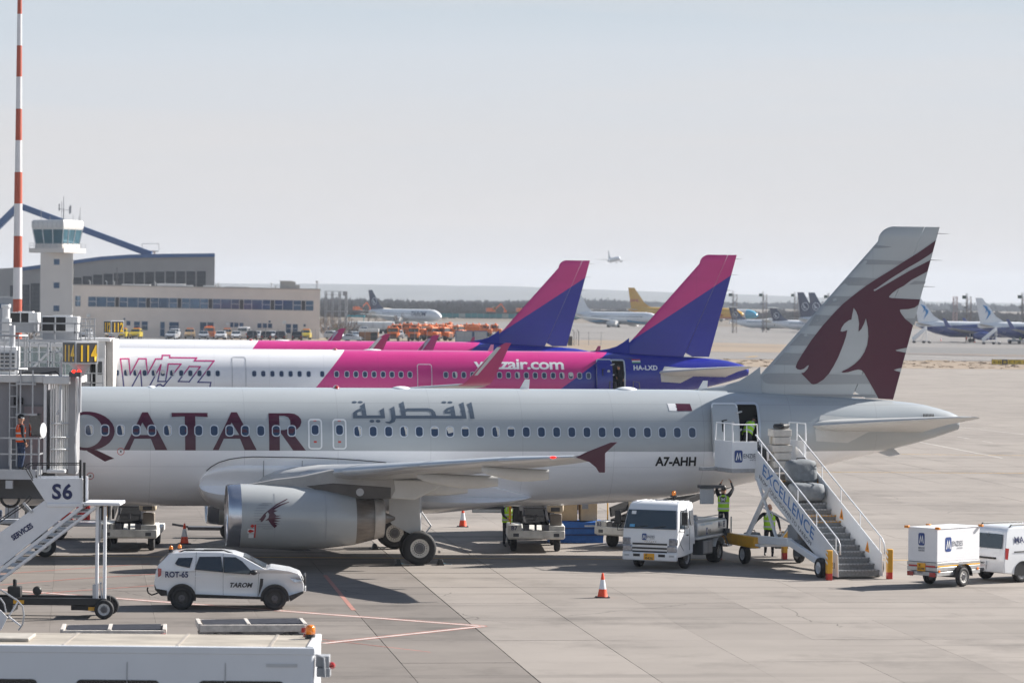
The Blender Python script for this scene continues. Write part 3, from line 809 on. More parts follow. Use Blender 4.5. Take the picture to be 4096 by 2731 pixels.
            MB().loft([ring(x, r, zc(x)) for x, r in ((-22.3, .80), (-22.25, .795), (-21.62, .69), (-21.6, .60), (-22.2, .55))], caps=False).build('exhaust_nozzle', TITAN, cowl, smooth=True)
            MB().loft([ring(x, r, zc(x)) for x, r in ((-21.63, .695), (-21.3, .635), (-21.28, .60), (-21.8, .5))], caps=False).build('nozzle_tip', M('worn_metal', (.42, .40, .38), .4, .6, var=.15, scale=4), cowl, smooth=True)
            MB().loft([ring(x, r, zc(x)) for x, r in ((-22.1, .44), (-21.4, .28), (-20.9, .05))]).build('exhaust_cone', TITAN, cowl, smooth=True)
            # pylon
            pl = [(-25.8, 2.80), (-24.9, 2.98), (-24.05, 3.08), (-23.05, 3.30), (-21.0, 3.25), (-20.9, 2.62), (-21.05, 2.33), (-22.2, 2.30), (-23.5, 2.45), (-24.6, 2.70)]
            py = MB().ext(pl, .34, 'xz', sd * 5.75 - .17).build('pylon', DGREY if False else M('pylon_grey', (.32, .315, .31), .45, var=.15), s.root, bevel=.05)
            MB().ext([(-23.9, 2.76), (-23.0, 2.86), (-21.06, 2.72), (-21.06, 2.34), (-22.1, 2.32), (-23.2, 2.50)], .36, 'xz', sd * 5.75 - .18).build('heat_shield', M('pylon_dark', (.085, .08, .078), .4, .5, var=.2), py, bevel=.02)
            MB().ext([(-21.1, 2.98), (-21.06, 2.34), (-20.25, 2.30), (-19.4, 2.72), (-19.3, 2.95)], .30, 'xz', sd * 5.75 - .15).build('aft_fairing', FLAPF, py, bevel=.05)
            MB().lathe((-22.1, sd * 5.75 - .181, 2.56), (0, -1, 0), [(0, .13), (.004, .13), (.005, .001)], 20, False).build('access_disc', LGREY, py)
            MB().ext([(-25.3, .68), (-23.9, .74), (-23.7, .60), (-24.0, .58)], .05, 'xz', sd * 5.75).build('drain_mast', DGREY, cowl)
            if sd < 0: s.cowl = cowl
            s.cowl_r = lerp_table(prof); s.cowl_z = zc
    def cowl_skin(s, x, z, off=.008):
        c, r = s.cowl_z(x), s.cowl_r(x)
        t = max(-.99, min(.99, (z - c) / r))
        return (x, -5.75 - r * math.sqrt(1 - t * t) - off, z)
    def belly(s, mat, lmat):
        tab = [(-25.6 - 1.6 * math.cos(R(a)), 2.53, .02 + .96 * math.sin(R(a)) ** .9, .02 + .98 * math.sin(R(a)) ** .9, 1.97 + .1 * math.sin(R(a))) for a in (0, 6, 14, 24, 36, 50, 65, 80)] + [(-24.5, 2.5, .98, 1.0, 2.07), (-22, 2.45, .98, .95, 2.09), (-20.5, 2.38, .92, .90, 2.09), (-18.8, 2.2, .72, .66, 2.06), (-17.6, 2.12, .52, .46, 2.0), (-16.6, 2.1, .33, .30, 1.86), (-15.9, 2.12, .14, .16, 1.6), (-15.65, 2.13, .02, .03, 1.4)]
        rr = []
        for x, zc, up, dn, w in tab:
            ring = []
            for i in range(40):
                a = 2 * math.pi * i / 40; ca, sa = math.cos(a), math.sin(a)
                hz = up if sa > 0 else dn
                y = w * math.copysign(abs(ca) ** .35, ca); z = zc + hz * math.copysign(abs(sa) ** .6, sa)
                zz = s.zt(x), s.zb(x); c, h = (zz[0] + zz[1]) / 2, (zz[0] - zz[1]) / 2
                t = max(-1, min(1, (z - c) / h)); yb = s.w(x) * math.sqrt(1 - t * t)
                lim = yb + .10 * (w / 2.05)
                if sa < 0: lim = max(lim, w * (1 - .62 * abs(sa) ** 2.2))
                y = math.copysign(min(abs(y), lim), y)
                ring.append((x, y, z))
            rr.append(ring)
        return MB().loft(rr).build('belly_fairing', mat, s.root, smooth=60)
    def gear(s, doormat):
        for sd in (-1, 1):
            x, y = -19.9, sd * 3.795
            g = MB().cyl((x, y, .58), (x, y, 2.5), .11, .13, 12).cyl((x, y - .42, .57), (x, y + .42, .57), .07).cyl((x, y, 1.2), (x - .05, y - sd * 1.2, 2.3), .06).cyl((x + .05, y, .75), (x + .45, y, 1.3), .03).cyl((x + .45, y, 1.3), (x + .1, y, 1.8), .03)
            gg = g.build('landing_gear', LGREY, s.root, smooth=40)
            MB().ext([(-20.93, 2.3), (-19.90, 2.3), (-19.82, 1.12), (-20.05, .98), (-20.80, 1.35), (-20.92, 1.50)], .035, 'xz', y + sd * .28 - .02).build('gear_door', doormat, s.root, bevel=.01)
            for k in (-1, 1): s.wheel(gg, (x, y + k * .465, .575), .575, .40, -1 if k < 0 else 1)
    def wheel(s, parent, c, r, w, face=-1):
        tyre_rim(parent, c, r, w, face)
    def nose_gear(s, x):
        gg = MB().cyl((x, 0, .4), (x, 0, 2.0), .09, .11, 10).cyl((x, -.3, .38), (x, .3, .38), .05).cyl((x, 0, 1.0), (x - 1.0, 0, 1.9), .05).build('nose_gear', LGREY, s.root, smooth=40)
        for k in (-1, 1): s.wheel(gg, (x, k * .25, .38), .38, .22, k)
RIMW = M('white_wheel_rim', (.60, .58, .54), .45, var=.15, scale=6)
def tyre_rim(parent, c, r, w, face=-1, rim=None, rr=.56, holes=18):
    """a tyre, and inside it a rim with bolts; axle along y"""
    h = w / 2
    prof = [(-h * .8, r * rr), (-h, r * .68), (-h * .98, r * .85), (-h * .8, r * .96), (-h * .45, r), (h * .45, r), (h * .8, r * .96), (h * .98, r * .85), (h, r * .68), (h * .8, r * rr)]
    t = MB().lathe(c, (0, 1, 0), prof, 28, False).build('tyre', RUBBER, parent, smooth=True)
    c = Vector(c)
    f = face; ax = (0, f, 0)
    m = MB().lathe(c, ax, [(h * .82, r * rr * 1.0), (h * .86, r * rr * .97), (h * .80, r * rr * .90), (h * .62, r * rr * .86), (h * .60, r * rr * .50), (h * .78, r * rr * .46), (h * .78, r * rr * .2), (h * .7, .001)], 24, False)
    m.build('rim', rim or RIMW, parent, smooth=30)
    hm = MB()
    for i in range(holes):
        a = 2 * math.pi * i / holes; p = c + Vector((math.cos(a) * r * rr * .72, f * h * .625, math.sin(a) * r * rr * .72))
        hm.cyl(p, p + Vector((0, f * .012, 0)), r * rr * .055, None, 6)
    hm.lathe(c, ax, [(h * .605, r * rr * .60), (h * .64, r * rr * .52), (h * .80, r * rr * .44), (h * .82, r * rr * .2), (h * .75, .001)], 16, False)
    hm.build('wheel_bolts', DSTEEL, parent)
    # far side plate
    MB().lathe(c, (0, -f, 0), [(h * .8, r * rr), (h * .6, r * rr * .8), (h * .6, .001)], 16, False).build('wheel_back', DSTEEL, parent)
def oval(cx, cz, rx, rz, n=14): return ell(cx, cz, rx, rz, n)

# ================================================================== the grey and white airliner in front
MAROON = M('maroon_paint', (.062, .006, .024), .34, coat=.1, var=.06, scale=.8)
SGREY = M('slate_grey_paint', (.155, .18, .205), .3, coat=.3, var=.05)
STRP = M('stripe_grey_paint', (.27, .285, .30), .3, coat=.3, var=.04)
SLATE = M('slate_letter_paint', (.075, .10, .135), .3, coat=.3, var=.04)
QF = Fr((16.0, 125.43), 8.3)
qroot = thing('passenger_airliner', 'large grey and white airliner with maroon letters and a maroon antelope on its tail fin', 'airliner', (16.0, 125.43, 0), R(8.3))
q = Air(qroot, QF, 37.57)
QP = livery('airliner_grey_white', (.88, .88, .90), [(0, 1, 3.755, (.385, .41, .425))], .24, .45)
QFIN = livery('airliner_grey', (.385, .41, .425), [], .28, .4)
CUT = (-8.42, -7.60, 3.46, 5.42)
q.fuselage(QP, CUT)
# cabin behind the open door
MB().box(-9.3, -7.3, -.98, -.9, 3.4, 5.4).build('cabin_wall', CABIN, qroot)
MB().box(-9.3, -7.5, -1.55, -.9, 3.38, 3.45).box(-9.0, -7.5, -.98, -.9, 5.40, 5.45).box(-7.5, -7.45, -1.0, -.9, 3.5, 5.3).build('galley', M('galley_panel', (.05, .055, .06), .5), qroot)
q.outline(CUT[0] - .05, CUT[1] + .05, CUT[2] - .05, CUT[3] + .05, .16, .09, M('door_frame_metal', (.5, .53, .57), .35, .3, var=.05), 'door_frame', .012)
q.fin(QFIN, QFIN); q.tailplane(FLAPF); q.wings(WUNDER, WLE, 'fence', MAROON); q.engines(M('cowl_grey', (.40, .415, .42), .22, coat=.45, var=.05, scale=.8))
BELLY = M('airliner_white', (.88, .88, .90), .24, coat=.45, var=.04)
bf = q.belly(BELLY, None)
q.gear(WUNDER); q.nose_gear(-32.4)
for k in range(14): q.window(-30.96 + .531 * k, 4.43, 1 if k in (0, 2, 5) else None)
for k in range(23): q.window(-21.78 + .533 * k, 4.42, {0: 1, 3: 1, 6: 2, 9: 1, 5: 0, 7: 0, 10: 0}.get(k))
for x in (-23.25, -22.41):
    q.window(x, 4.47)
    q.outline(x - .245, x + .245, 3.80, 4.84, .12, .055, WHITE, 'exit_outline', .012)
    decal(qroot, 'exit_sign', [[(x - .05, 4.03), (x + .05, 4.03), (x + .05, 4.09), (x - .05, 4.09)], [(x - .05, 4.76), (x + .05, 4.76), (x + .05, 4.81), (x - .05, 4.81)]], RED, lambda a, b: q.skin(a, b, .008))
fsk = q.skin
# QATAR in flared capitals, traced as outlines
kq = crop(300, 1500, 4.48); kr = crop(650, 1600, 2.94)
def QL(pts): return QF.many(pts, -1.9)
qpolys = []
cxq, czq = 348., 1724.
oo = [(cxq + 111 * math.cos(R(a)), czq - 77 * math.sin(R(a))) for a in range(0, 360, 12)]
ii = [(cxq - 6 + 69 * math.cos(R(a)), czq - 65.5 * math.sin(R(a))) for a in range(0, 360, 12)]
for i in range(30):
    j = (i + 1) % 30; qpolys.append(QL([oo[i], oo[j], ii[j], ii[i]]))
qpolys.append(QL(kq((208, 1352), (300, 1330), (395, 1342), (705, 1490), (620, 1512), (535, 1545))))
def letterA(dx):
    return [[(570.5 + dx, 1649.6), (593 + dx, 1649.6), (669.6 + dx, 1799), (621 + dx, 1799), (602.5 + dx, 1753.6), (600 + dx, 1739), (570 + dx, 1690)],
            [(570.5 + dx, 1649.6), (570 + dx, 1690), (549 + dx, 1733), (538 + dx, 1753.6), (517 + dx, 1799), (493 + dx, 1799)],
            [(546 + dx, 1739), (600 + dx, 1739), (602.5 + dx, 1753.6), (538 + dx, 1753.6)]]
for dx in (0, 357):
    for pl in letterA(dx): qpolys.append(QL(pl))
qpolys.append(QL(kr((110, 152), (537, 153), (534, 178), (538, 202), (389, 193), (389, 588), (265, 588), (265, 193), (110, 200), (113, 176))))
qpolys.append(QL(kr((1253, 157), (1378, 157), (1378, 590), (1253, 590))))
bowl_o = [(1378, 157), (1500, 157), (1560, 165), (1605, 190), (1633, 225), (1638, 258), (1622, 305), (1590, 338), (1560, 352), (1555, 420), (1684, 590), (1535, 590), (1393, 385), (1390, 352)]
bowl_i = [(1378, 187), (1440, 187), (1485, 205), (1505, 240), (1508, 275), (1500, 310), (1478, 335), (1440, 350), (1390, 352)]
qpolys.append(QL(kr(*([(1378, 157), (1500, 157), (1560, 165), (1605, 190), (1633, 225), (1638, 258), (1622, 305), (1590, 338), (1550, 360), (1480, 358), (1390, 352), (1440, 350), (1478, 335), (1500, 310), (1508, 275), (1505, 240), (1485, 205), (1440, 187), (1378, 187)]))))
qpolys.append(QL(kr((1390, 352), (1480, 358), (1550, 360), (1535, 395), (1555, 420), (1684, 590), (1535, 590), (1390, 385))))
decal(qroot, 'name_lettering', qpolys, MAROON, lambda a, b: fsk(a, b, .006), (0, .15))
# the name again in Arabic
ka = crop(1380, 1580, 4.2)
ar = [[(147, 393), (153, 300), (200, 262), (290, 224), (295, 205), (275, 192), (360, 138), (376, 345), (610, 345), (605, 272), (588, 270), (677, 222), (686, 393)],
      [(766, 240), (854, 195), (866, 348), (962, 348), (948, 165), (933, 158), (1020, 116), (1033, 240), (1075, 228), (1420, 226), (1490, 245), (1535, 290), (1548, 350), (1800, 352), (1797, 313), (1692, 313), (1690, 262), (1740, 225), (1862, 188), (1875, 352), (1978, 352), (1965, 172), (1948, 163), (2032, 127), (2056, 400), (866, 396), (845, 450), (760, 484), (700, 470), (680, 448), (750, 446), (785, 420), (790, 390), (787, 250)],
      [(2083, 165), (2167, 127), (2192, 402), (2118, 402), (2100, 178)]]
holes_ar = [[(222, 345), (220, 305), (255, 280), (299, 270), (302, 345)], [(1040, 348), (1038, 290), (1070, 272), (1420, 272), (1465, 288), (1473, 348)], [(1742, 278), (1760, 258), (1795, 248), (1795, 278)]]
apolys = [QL(ka(*p)) for p in ar]
for cx_, cy_ in ((190, 128), (290, 128), (1704, 131), (1806, 131), (460, 440), (563, 440)): apolys.append(QL(ka(*oval(cx_, cy_, 41, 24 if cy_ > 300 else 18))))
def holed(outer, hole):
    return tessellate_polygon([[Vector((a, b, 0)) for a, b in outer], [Vector((a, b, 0)) for a, b in hole]]), outer + hole
tri_polys = []
for pl, hs in ((apolys[0], [holes_ar[0]]), (apolys[1], holes_ar[1:])):
    loops = [[Vector((a, b, 0)) for a, b in pl]] + [[Vector((a, b, 0)) for a, b in QL(ka(*h))] for h in hs]
    flatp = [v for lp in loops for v in lp]
    for t in tessellate_polygon(loops): tri_polys.append([(flatp[i].x, flatp[i].y) for i in t])
decal(qroot, 'arabic_lettering', tri_polys + apolys[2:], SLATE, lambda a, b: fsk(a, b, .006), (0, .15))
me = text_mesh('A7-AHH', .31, 1, .05)
xs = [v.co.x for v in me.vertices]; p0, p1 = QF.xz(2621, 1859, -1.9), QF.xz(2786, 1859, -1.9)
for v in me.vertices: v.co.x = p0[0] + (v.co.x - min(xs)) / (max(xs) - min(xs)) * (p1[0] - p0[0]); v.co.y = p0[1] + v.co.y - .02
decal(qroot, 'registration_lettering', None, M('black_print', (.012, .012, .014), .4, var=0), lambda a, b: fsk(a, b, .006), (0, .12), me=me)
kf = crop(2500, 1500, 4.48)
decal(qroot, 'flag_white', [QL(kf((817, 519), (955, 521), (970, 550), (957, 580), (975, 610), (960, 640), (975, 650), (835, 647)))], WHITE, lambda a, b: fsk(a, b, .006), (0, .1))
decal(qroot, 'flag_maroon', [QL(kf((967, 521), (1228, 525), (1248, 650), (985, 650), (972, 635), (985, 610), (970, 590), (982, 565), (968, 545)))], MAROON, lambda a, b: fsk(a, b, .006), (0, .1))
# tail emblem and stripes
kt = crop(3000, 850, 1.96)
kt_e = [(345, 1210), (360, 1170), (400, 1105), (470, 1000), (560, 885), (660, 775), (720, 715), (800, 650), (900, 575), (1000, 510), (1100, 450), (1200, 385), (1300, 325), (1400, 258), (1458, 218), (1437, 310), (1400, 335), (1320, 385), (1230, 435), (1100, 515), (975, 600), (962, 603), (960, 612), (970, 616), (1050, 570), (1150, 512), (1250, 455), (1350, 405), (1418, 372), (1395, 462), (1340, 488), (1260, 530), (1200, 575), (1150, 600), (1110, 630), (1085, 655), (1083, 665), (1100, 670), (1200, 676), (1337, 682), (1328, 722), (1290, 745), (1240, 757), (1175, 760), (1170, 768), (1180, 790), (1215, 835), (1250, 860), (1287, 885), (1240, 1060), (1190, 1066), (1145, 1076), (1138, 1080), (1150, 1086), (1228, 1098), (1198, 1218), (1160, 1222), (1125, 1233), (1145, 1242), (1190, 1250), (1135, 1465), (1003, 1457), (960, 1380), (882, 1249), (865, 1235), (843, 1229), (809, 1235), (758, 1250), (719, 1254), (705, 1249), (716, 1240), (758, 1221), (809, 1187), (854, 1145), (888, 1094), (910, 1038), (920, 970), (916, 903), (899, 827), (885, 869), (865, 909), (841, 934), (846, 869), (837, 813), (823, 776), (803, 747), (792, 796), (784, 839), (764, 844), (730, 869), (708, 900), (698, 929), (711, 934), (733, 928), (752, 920), (742, 970), (719, 1038), (680, 1133), (646, 1198), (607, 1260), (562, 1308), (511, 1339), (483, 1345), (466, 1339), (387, 1257), (410, 1252), (438, 1223), (449, 1195), (438, 1198), (410, 1223), (382, 1231), (359, 1226)]
emb = QF.many(kt(*kt_e), 0)
emb = [(min(a, q.fin_f[1](b) - .012), b) for a, b in emb]
decal(qroot, 'tail_emblem', [emb], MAROON, q.fin_skin(.016), (.35, .35))
stp = [[(957, 252), (1000, 258), (1060, 264), (1110, 270), (1060, 277), (1000, 280), (932, 280)], [(888, 367), (1190, 380), (1215, 395), (1140, 410), (843, 408)], [(768, 508), (1000, 516), (960, 560), (930, 573), (703, 573)], [(643, 655), (815, 657), (735, 732), (573, 732)], [(508, 800), (655, 808), (590, 888), (453, 888)], [(393, 948), (535, 955), (465, 1045), (306, 1042)], [(264, 1098), (425, 1105), (370, 1195), (174, 1192)],
       [(90, 1300), (96, 1278), (115, 1263), (150, 1257), (400, 1260), (900, 1272), (935, 1342), (500, 1345), (150, 1342), (115, 1335), (97, 1322)], [(262, 1417), (620, 1422), (960, 1424), (985, 1432), (970, 1445), (600, 1444)],
       [(1290, 536), (1377, 540), (1370, 560), (1240, 566)], [(1208, 830), (1303, 828), (1287, 883), (1250, 860), (1225, 846)]]
le_clip = lambda a, b: (max(a, q.fin_le(b) + .03), b)
decal(qroot, 'tail_stripes', [[le_clip(*t) for t in QF.many(kt(*p), 0)] for p in stp], STRP, q.fin_skin(.009), (.35, .35))
# emblem on the cowl, small
ko = crop(800, 1700, 2.352)
def CL(pts): return QF.many(pts, -6.7)
cem = [[(553, 888), (600, 830), (650, 790), (720, 740), (820, 693), (828, 697), (740, 742), (670, 785), (750, 745), (840, 718), (838, 724), (770, 750), (690, 795), (730, 800), (690, 818), (715, 845), (765, 848), (700, 860), (765, 872), (695, 885), (755, 898), (690, 905), (745, 928), (700, 925), (725, 940), (700, 965), (665, 930), (640, 890), (610, 895), (640, 870), (648, 835), (635, 812), (615, 835), (620, 850), (600, 885), (580, 907), (562, 905), (575, 893)]]
decal(q.cowl, 'cowl_emblem', [CL(ko(*p)) for p in cem], MAROON, q.cowl_skin, (.2, .15))
decal(q.cowl, 'cowl_stripes', [CL(ko((x0, y), (x1, y), (x1 + 8, y + 4), (x1, y + 8), (x0, y + 8), (x0 - 8, y + 4))) for x0, x1, y in ((590, 675, 730), (555, 640, 746), (530, 620, 772), (515, 600, 796), (510, 585, 822), (508, 570, 846), (515, 560, 872), (520, 560, 897), (530, 660, 922), (545, 680, 946), (590, 680, 966))], STRP, lambda a, b: q.cowl_skin(a, b, .006), (.2, .1))
decal(q.cowl, 'warning_sticker', [CL(ko(*p)) for p in ([(470, 945), (490, 928), (512, 945), (490, 965)], [(512, 932), (526, 932), (522, 1060), (511, 1060)])], RED, q.cowl_skin, (.2, .15))
decal(q.cowl, 'warning_panel', [CL(ko((447, 972), (510, 972), (510, 1015), (447, 1015))), CL(ko((458, 1022), (505, 1022), (505, 1062), (458, 1062)))], WHITE, q.cowl_skin, (.2, .15))
decal(q.cowl, 'warning_mark', [CL(ko((452, 990), (470, 978), (505, 988), (505, 1000), (470, 1012), (452, 1000)))], RED, lambda a, b: q.cowl_skin(a, b, .011), (.2, .15))
for x0 in (-25.0, -23.3):
    decal(q.cowl, 'cowl_seam', [[(x0, z0), (x0 + .02, z0), (x0 + .02, z0 + .2), (x0, z0 + .2)] for z0 in [.75 + .2 * i for i in range(9)]], GREY, lambda a, b: q.cowl_skin(a, b, .004), (0, .08))
# seams of the belly fairing
kb = crop(800, 1700, 2.352)
seam = [(62, 437), (110, 395), (180, 355), (280, 325), (400, 308), (500, 303), (700, 305), (900, 308), (1100, 313), (1300, 322), (1500, 335), (1755, 358)]
sp = QF.many(kb(*seam), -2.0)
sf = MB().tube([(x, -q.w(-20) * math.sqrt(max(0, 1 - ((z - 3.8) / 2.07) ** 2)) - .03, z + .02) for x, z in sp], .014, 5).build('fairing_seam', BLACK, qroot)
for xx in (-25.02, -23.7, -17.9):
    MB().tube([(xx, -(1.975 * math.sqrt(max(0, 1 - ((z - 3.8) / 2.07) ** 2)) + .115 if z > 2.5 else 2.1), z) for z in (3.42, 3.2, 2.9, 2.6)], .008, 4).build('panel_seam', DSTEEL, qroot)
# the open door, swung forward and parallel to the skin
def open_door(a, x0, x1, z0, z1, mat, rim, out=.42):
    m = MB(); nz = 10; rings = []
    for k in range(nz + 1):
        z = z0 + (z1 - z0) * k / nz
        y = a.skin((x0 + x1) / 2, z, 0)[1] - out
        r = .1 if k in (0, nz) else 0
        rings.append([(x0 + r, y, z), (x1 - r, y, z), (x1 - r, y + .10, z), (x0 + r, y + .10, z)])
    d = m.loft(rings).build('cabin_door', mat, a.root, bevel=.02)
    e = MB(); pts = []
    P = lambda x, z: (x, a.skin((x0 + x1) / 2, z, 0)[1] - out - .012, z)
    ro, ri = rrect(x0, x1, z0, z1, .13, 4), rrect(x0 + .055, x1 - .055, z0 + .055, z1 - .055, .08, 4)
    n = len(ro); e.v = [P(*p) for p in ro] + [P(*p) for p in ri]
    e.f = [(i, (i + 1) % n, n + (i + 1) % n, n + i) for i in range(n)]
    e.build('door_rim', rim, d)
    lathe_c = P(x1 - .24, (z0 + z1) / 2 + .3)
    MB().lathe(lathe_c, (0, -1, 0), [(0, .09), (.008, .09), (.01, .06), (.004, .055), (.004, .001)], 16, False).build('door_porthole', LGREY, d)
    MB().bar(P(x0 + .34, z0 + 1.05), P(x0 + .34, z0 + 1.42), .06, .03).bar(P(x0 + .3, z0 + 1.42), P(x0 + .5, z0 + 1.46), .05, .03).build('door_handle', BLACK, d)
    MB().bar((x1 - .1, lathe_c[1] + .12, (z0 + z1) / 2), (x1 + .15, lathe_c[1] + out, (z0 + z1) / 2 + .1), .06).bar((x1 - .1, lathe_c[1] + .12, z1 - .35), (x1 + .15, lathe_c[1] + out, z1 - .3), .05).build('door_hinge_arm', LGREY, d)
    return d
QD = livery('airliner_door_paint', (.88, .88, .90), [(0, 1, 3.755, (.43, .455, .47))], .3, .3)
open_door(q, -9.36, -8.42, 3.42, 5.46, QD, WHITE)
# roof fittings
def blade_antenna(a, x, h=.33, ch=.3, mat=WHITE, sw=.2):
    z = a.zt(x) - .03
    MB().loft([[(x, .03, z), (x + ch, .02, z), (x + ch, -.02, z), (x, -.03, z)], [(x + sw, .012, z + h), (x + sw + ch * .5, .01, z + h), (x + sw + ch * .5, -.01, z + h), (x + sw, -.012, z + h)]]).build('blade_antenna', mat, a.root)
def dome(a, x, lx, h, mat, name='antenna_dome'):
    z = a.zt(x) - .05
    MB().sph((x, 0, z), 1, 16, 8, (lx, .35, h + .05)).build(name, mat, a.root, smooth=True)
for px_ in (2077, 2790): blade_antenna(q, QF.xz(px_, 1550)[0], .36, .34)
dome(q, QF.xz(1604, 1550)[0], .36, .07, WHITE); dome(q, QF.xz(1345, 1547)[0], .12, .1, REDLENS, 'beacon_lamp'); dome(q, QF.xz(605, 1545)[0], .18, .04, WHITE)
dome(q, QF.xz(2505, 1552)[0], .42, .09, WHITE)
MB().ext([(-3.1, 3.72), (-2.4, 3.86), (-2.1, 3.60), (-2.5, 3.52)], .03, 'xz', 0).build('tail_bumper', LGREY, qroot)
MB().lathe((-.02, 0, 4.73), (1, 0, 0), [(-.3, .24), (.03, .2), (.03, .15), (-.2, .14)], 18, False).build('exhaust_ring', DSTEEL, qroot)
decal(qroot, 'exhaust_louvre', [[(x, 4.95 + .0), (x + .035, 4.95), (x + .03, 5.06), (x - .005, 5.06)] for x in [-1.42 + .055 * i for i in range(8)]], BLACK, lambda a, b: fsk(a, b, .01), (0, 0))
for px_, py_ in ((483, 1805), (362, 1904)):
    a_, b_ = QF.xz(px_, py_, -1.97)
    decal(qroot, 'static_port_ring', strokes([[(a_ + .115 * math.cos(t * .42), b_ + .115 * math.sin(t * .42)) for t in range(16)]], .018), RED, lambda a, b: fsk(a, b, .006), (0, 0))
    decal(qroot, 'static_port', [oval(a_, b_, .03, .03)], BLACK, lambda a, b: fsk(a, b, .006), (0, 0))

# ================================================================== the two white, pink and blue airliners behind
PINK, WBLUE, WWHITE = (.55, .034, .21), (.018, .024, .27), (.80, .80, .82)
WF = Fr((14.2, 210.6), 7.4)
def lin_coef(p, q_, side):
    """half-plane through two (x, z) points, positive towards +x"""
    (x0, z0), (x1, z1) = p, q_
    az = -(x1 - x0) / (z1 - z0); c = x0 + az * z0
    return 1.0, az, c
k1 = crop(1000, 1000, 2.352); k4 = crop(2200, 1340, 7.127); kd = crop(2600, 980, 3.135)
def wizz(fr, L, label, door, group):
    T = fr.T
    root = thing('passenger_airliner', label, 'airliner', (T[0], T[1], 0), fr.th, group)
    a = Air(root, fr, L)
    wp = WF.many(k1((910, 937), (620, 1285)), -1.6); wb = WF.many(k4((1700, 520), (300, 1515)), -1.6)
    paint = livery('pink_blue_paint', WWHITE, [(*lin_coef(wp[0], wp[1], 1), PINK), (*lin_coef(wb[0], wb[1], 1), WBLUE)], .26, .3)
    t0, t1 = WF.xz(2600 + 998 / 3.135, 980 + 392 / 3.135), WF.xz(2600, 980 + 1042 / 3.135)
    az = 1.0; ax = -(t0[1] - t1[1]) / (t0[0] - t1[0]); c = t0[1] + ax * t0[0]
    finp = livery('pink_blue_fin_paint', WBLUE, [(ax, 1.0, c, PINK)], .34, .12)
    cut = (-8.55, -7.75, 3.46, 5.38) if door else None
    a.fuselage(paint, cut)
    a.fin(finp, finp, M('dorsal_blue', WBLUE, .24, coat=.4, var=.04)); a.tailplane(FLAPF)
    a.wings(WUNDER, WLE, 'sharklet', M('pink_tip_paint', (.40, .022, .14), .3, coat=.3, var=.05))
    a.engines(M('cowl_white', WWHITE, .25, coat=.4, var=.05)); a.belly(BELLY, None); a.gear(WUNDER); a.nose_gear(-L + 5.2)
    for ch in root.children:
        if ch.name.split('.')[0] in ('wing', 'slat', 'flap_track_fairing', 'sharklet', 'sharklet_edge', 'engine_cowl', 'pylon', 'belly_fairing', 'landing_gear', 'gear_door', 'navigation_light'): ch.location.x -= 2.7
    blade_antenna(a, WF.xz(1950, 1400)[0], .4, .34, M('pale_pink_paint', (.6, .35, .45), .4)); blade_antenna(a, WF.xz(2378, 1405)[0], .38, .34, M('pink_antenna_paint', (.30, .08, .17), .4))
    dome(a, WF.xz(1490, 1399)[0], .62, .06, WHITE); dome(a, WF.xz(1340, 1398)[0], .16, .1, REDLENS, 'beacon_lamp')
    return a
w = wizz(WF, 44.51, 'white pink and blue airliner with an open rear door behind the grey airliner', True, 'pink and blue airliners')
v = wizz(Fr((6.25, 250.1), 7.4), 44.51, 'rear one of two pink and blue airliners, mostly hidden, nearest the parked orange trucks', False, 'pink and blue airliners')
kw = crop(440, 1400, 5.113)
wx = [WF.xz(p[0], 1490, -1.9)[0] for p in kw(*[(t, 0) for t in (140, 328, 520, 708, 895, 1080, 1268, 1457, 1643, 1830, 2017, 2203)])]
wx += [WF.xz(p[0], 1494, -1.9)[0] for p in k1(*[(t, 0) for t in (40, 125, 211, 297, 382, 467, 552, 680, 815, 912, 997, 1082, 1167, 1252, 1336, 1421, 1505, 1843, 1927, 2011, 2096, 2181, 2265)])]
kx = crop(1860, 1360, 5.345)
wx += [WF.xz(p[0], 1500, -1.9)[0] for p in kx(*[(t, 0) for t in (740, 930, 1122, 1312, 1502, 1693, 1884, 2073, 2265)])] + [WF.xz(2318.7, 1502, -1.9)[0], WF.xz(2354.6, 1503, -1.9)[0]]
for i, x in enumerate(wx): w.window(x, 4.46, 1 if i in (1, 2, 4, 6, 37, 42, 47, 30) else 2 if i in (5, 43) else None)
wsk = w.skin
def WL(pts): return WF.many(pts, -1.9)
for x0, x1, y0, y1, mt in ((928, 985, 1427, 1560, LGREY), (1669.5, 1728.5, 1456, 1600, M('pale_door_line', (.62, .5, .58), .4))):
    p, r_ = WF.xz(x0, y0, -1.9), WF.xz(x1, y1, -1.97)
    w.outline(p[0], r_[0], max(r_[1], 3.44), p[1], .14, .045, mt, 'door_outline', .01)
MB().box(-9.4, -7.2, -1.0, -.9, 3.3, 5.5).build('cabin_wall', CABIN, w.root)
MB().box(-9.4, -7.2, -1.62, -.9, 3.38, 3.45).build('cabin_floor', M('galley_panel', None), w.root)
w.outline(-8.60, -7.70, 3.41, 5.43, .16, .09, M('door_frame_metal', None), 'door_frame', .012)
open_door(w, -9.5, -8.56, 3.42, 5.46, M('blue_door_paint', WBLUE, .24, coat=.5, var=.05), M('pale_rim', (.6, .64, .7), .4))
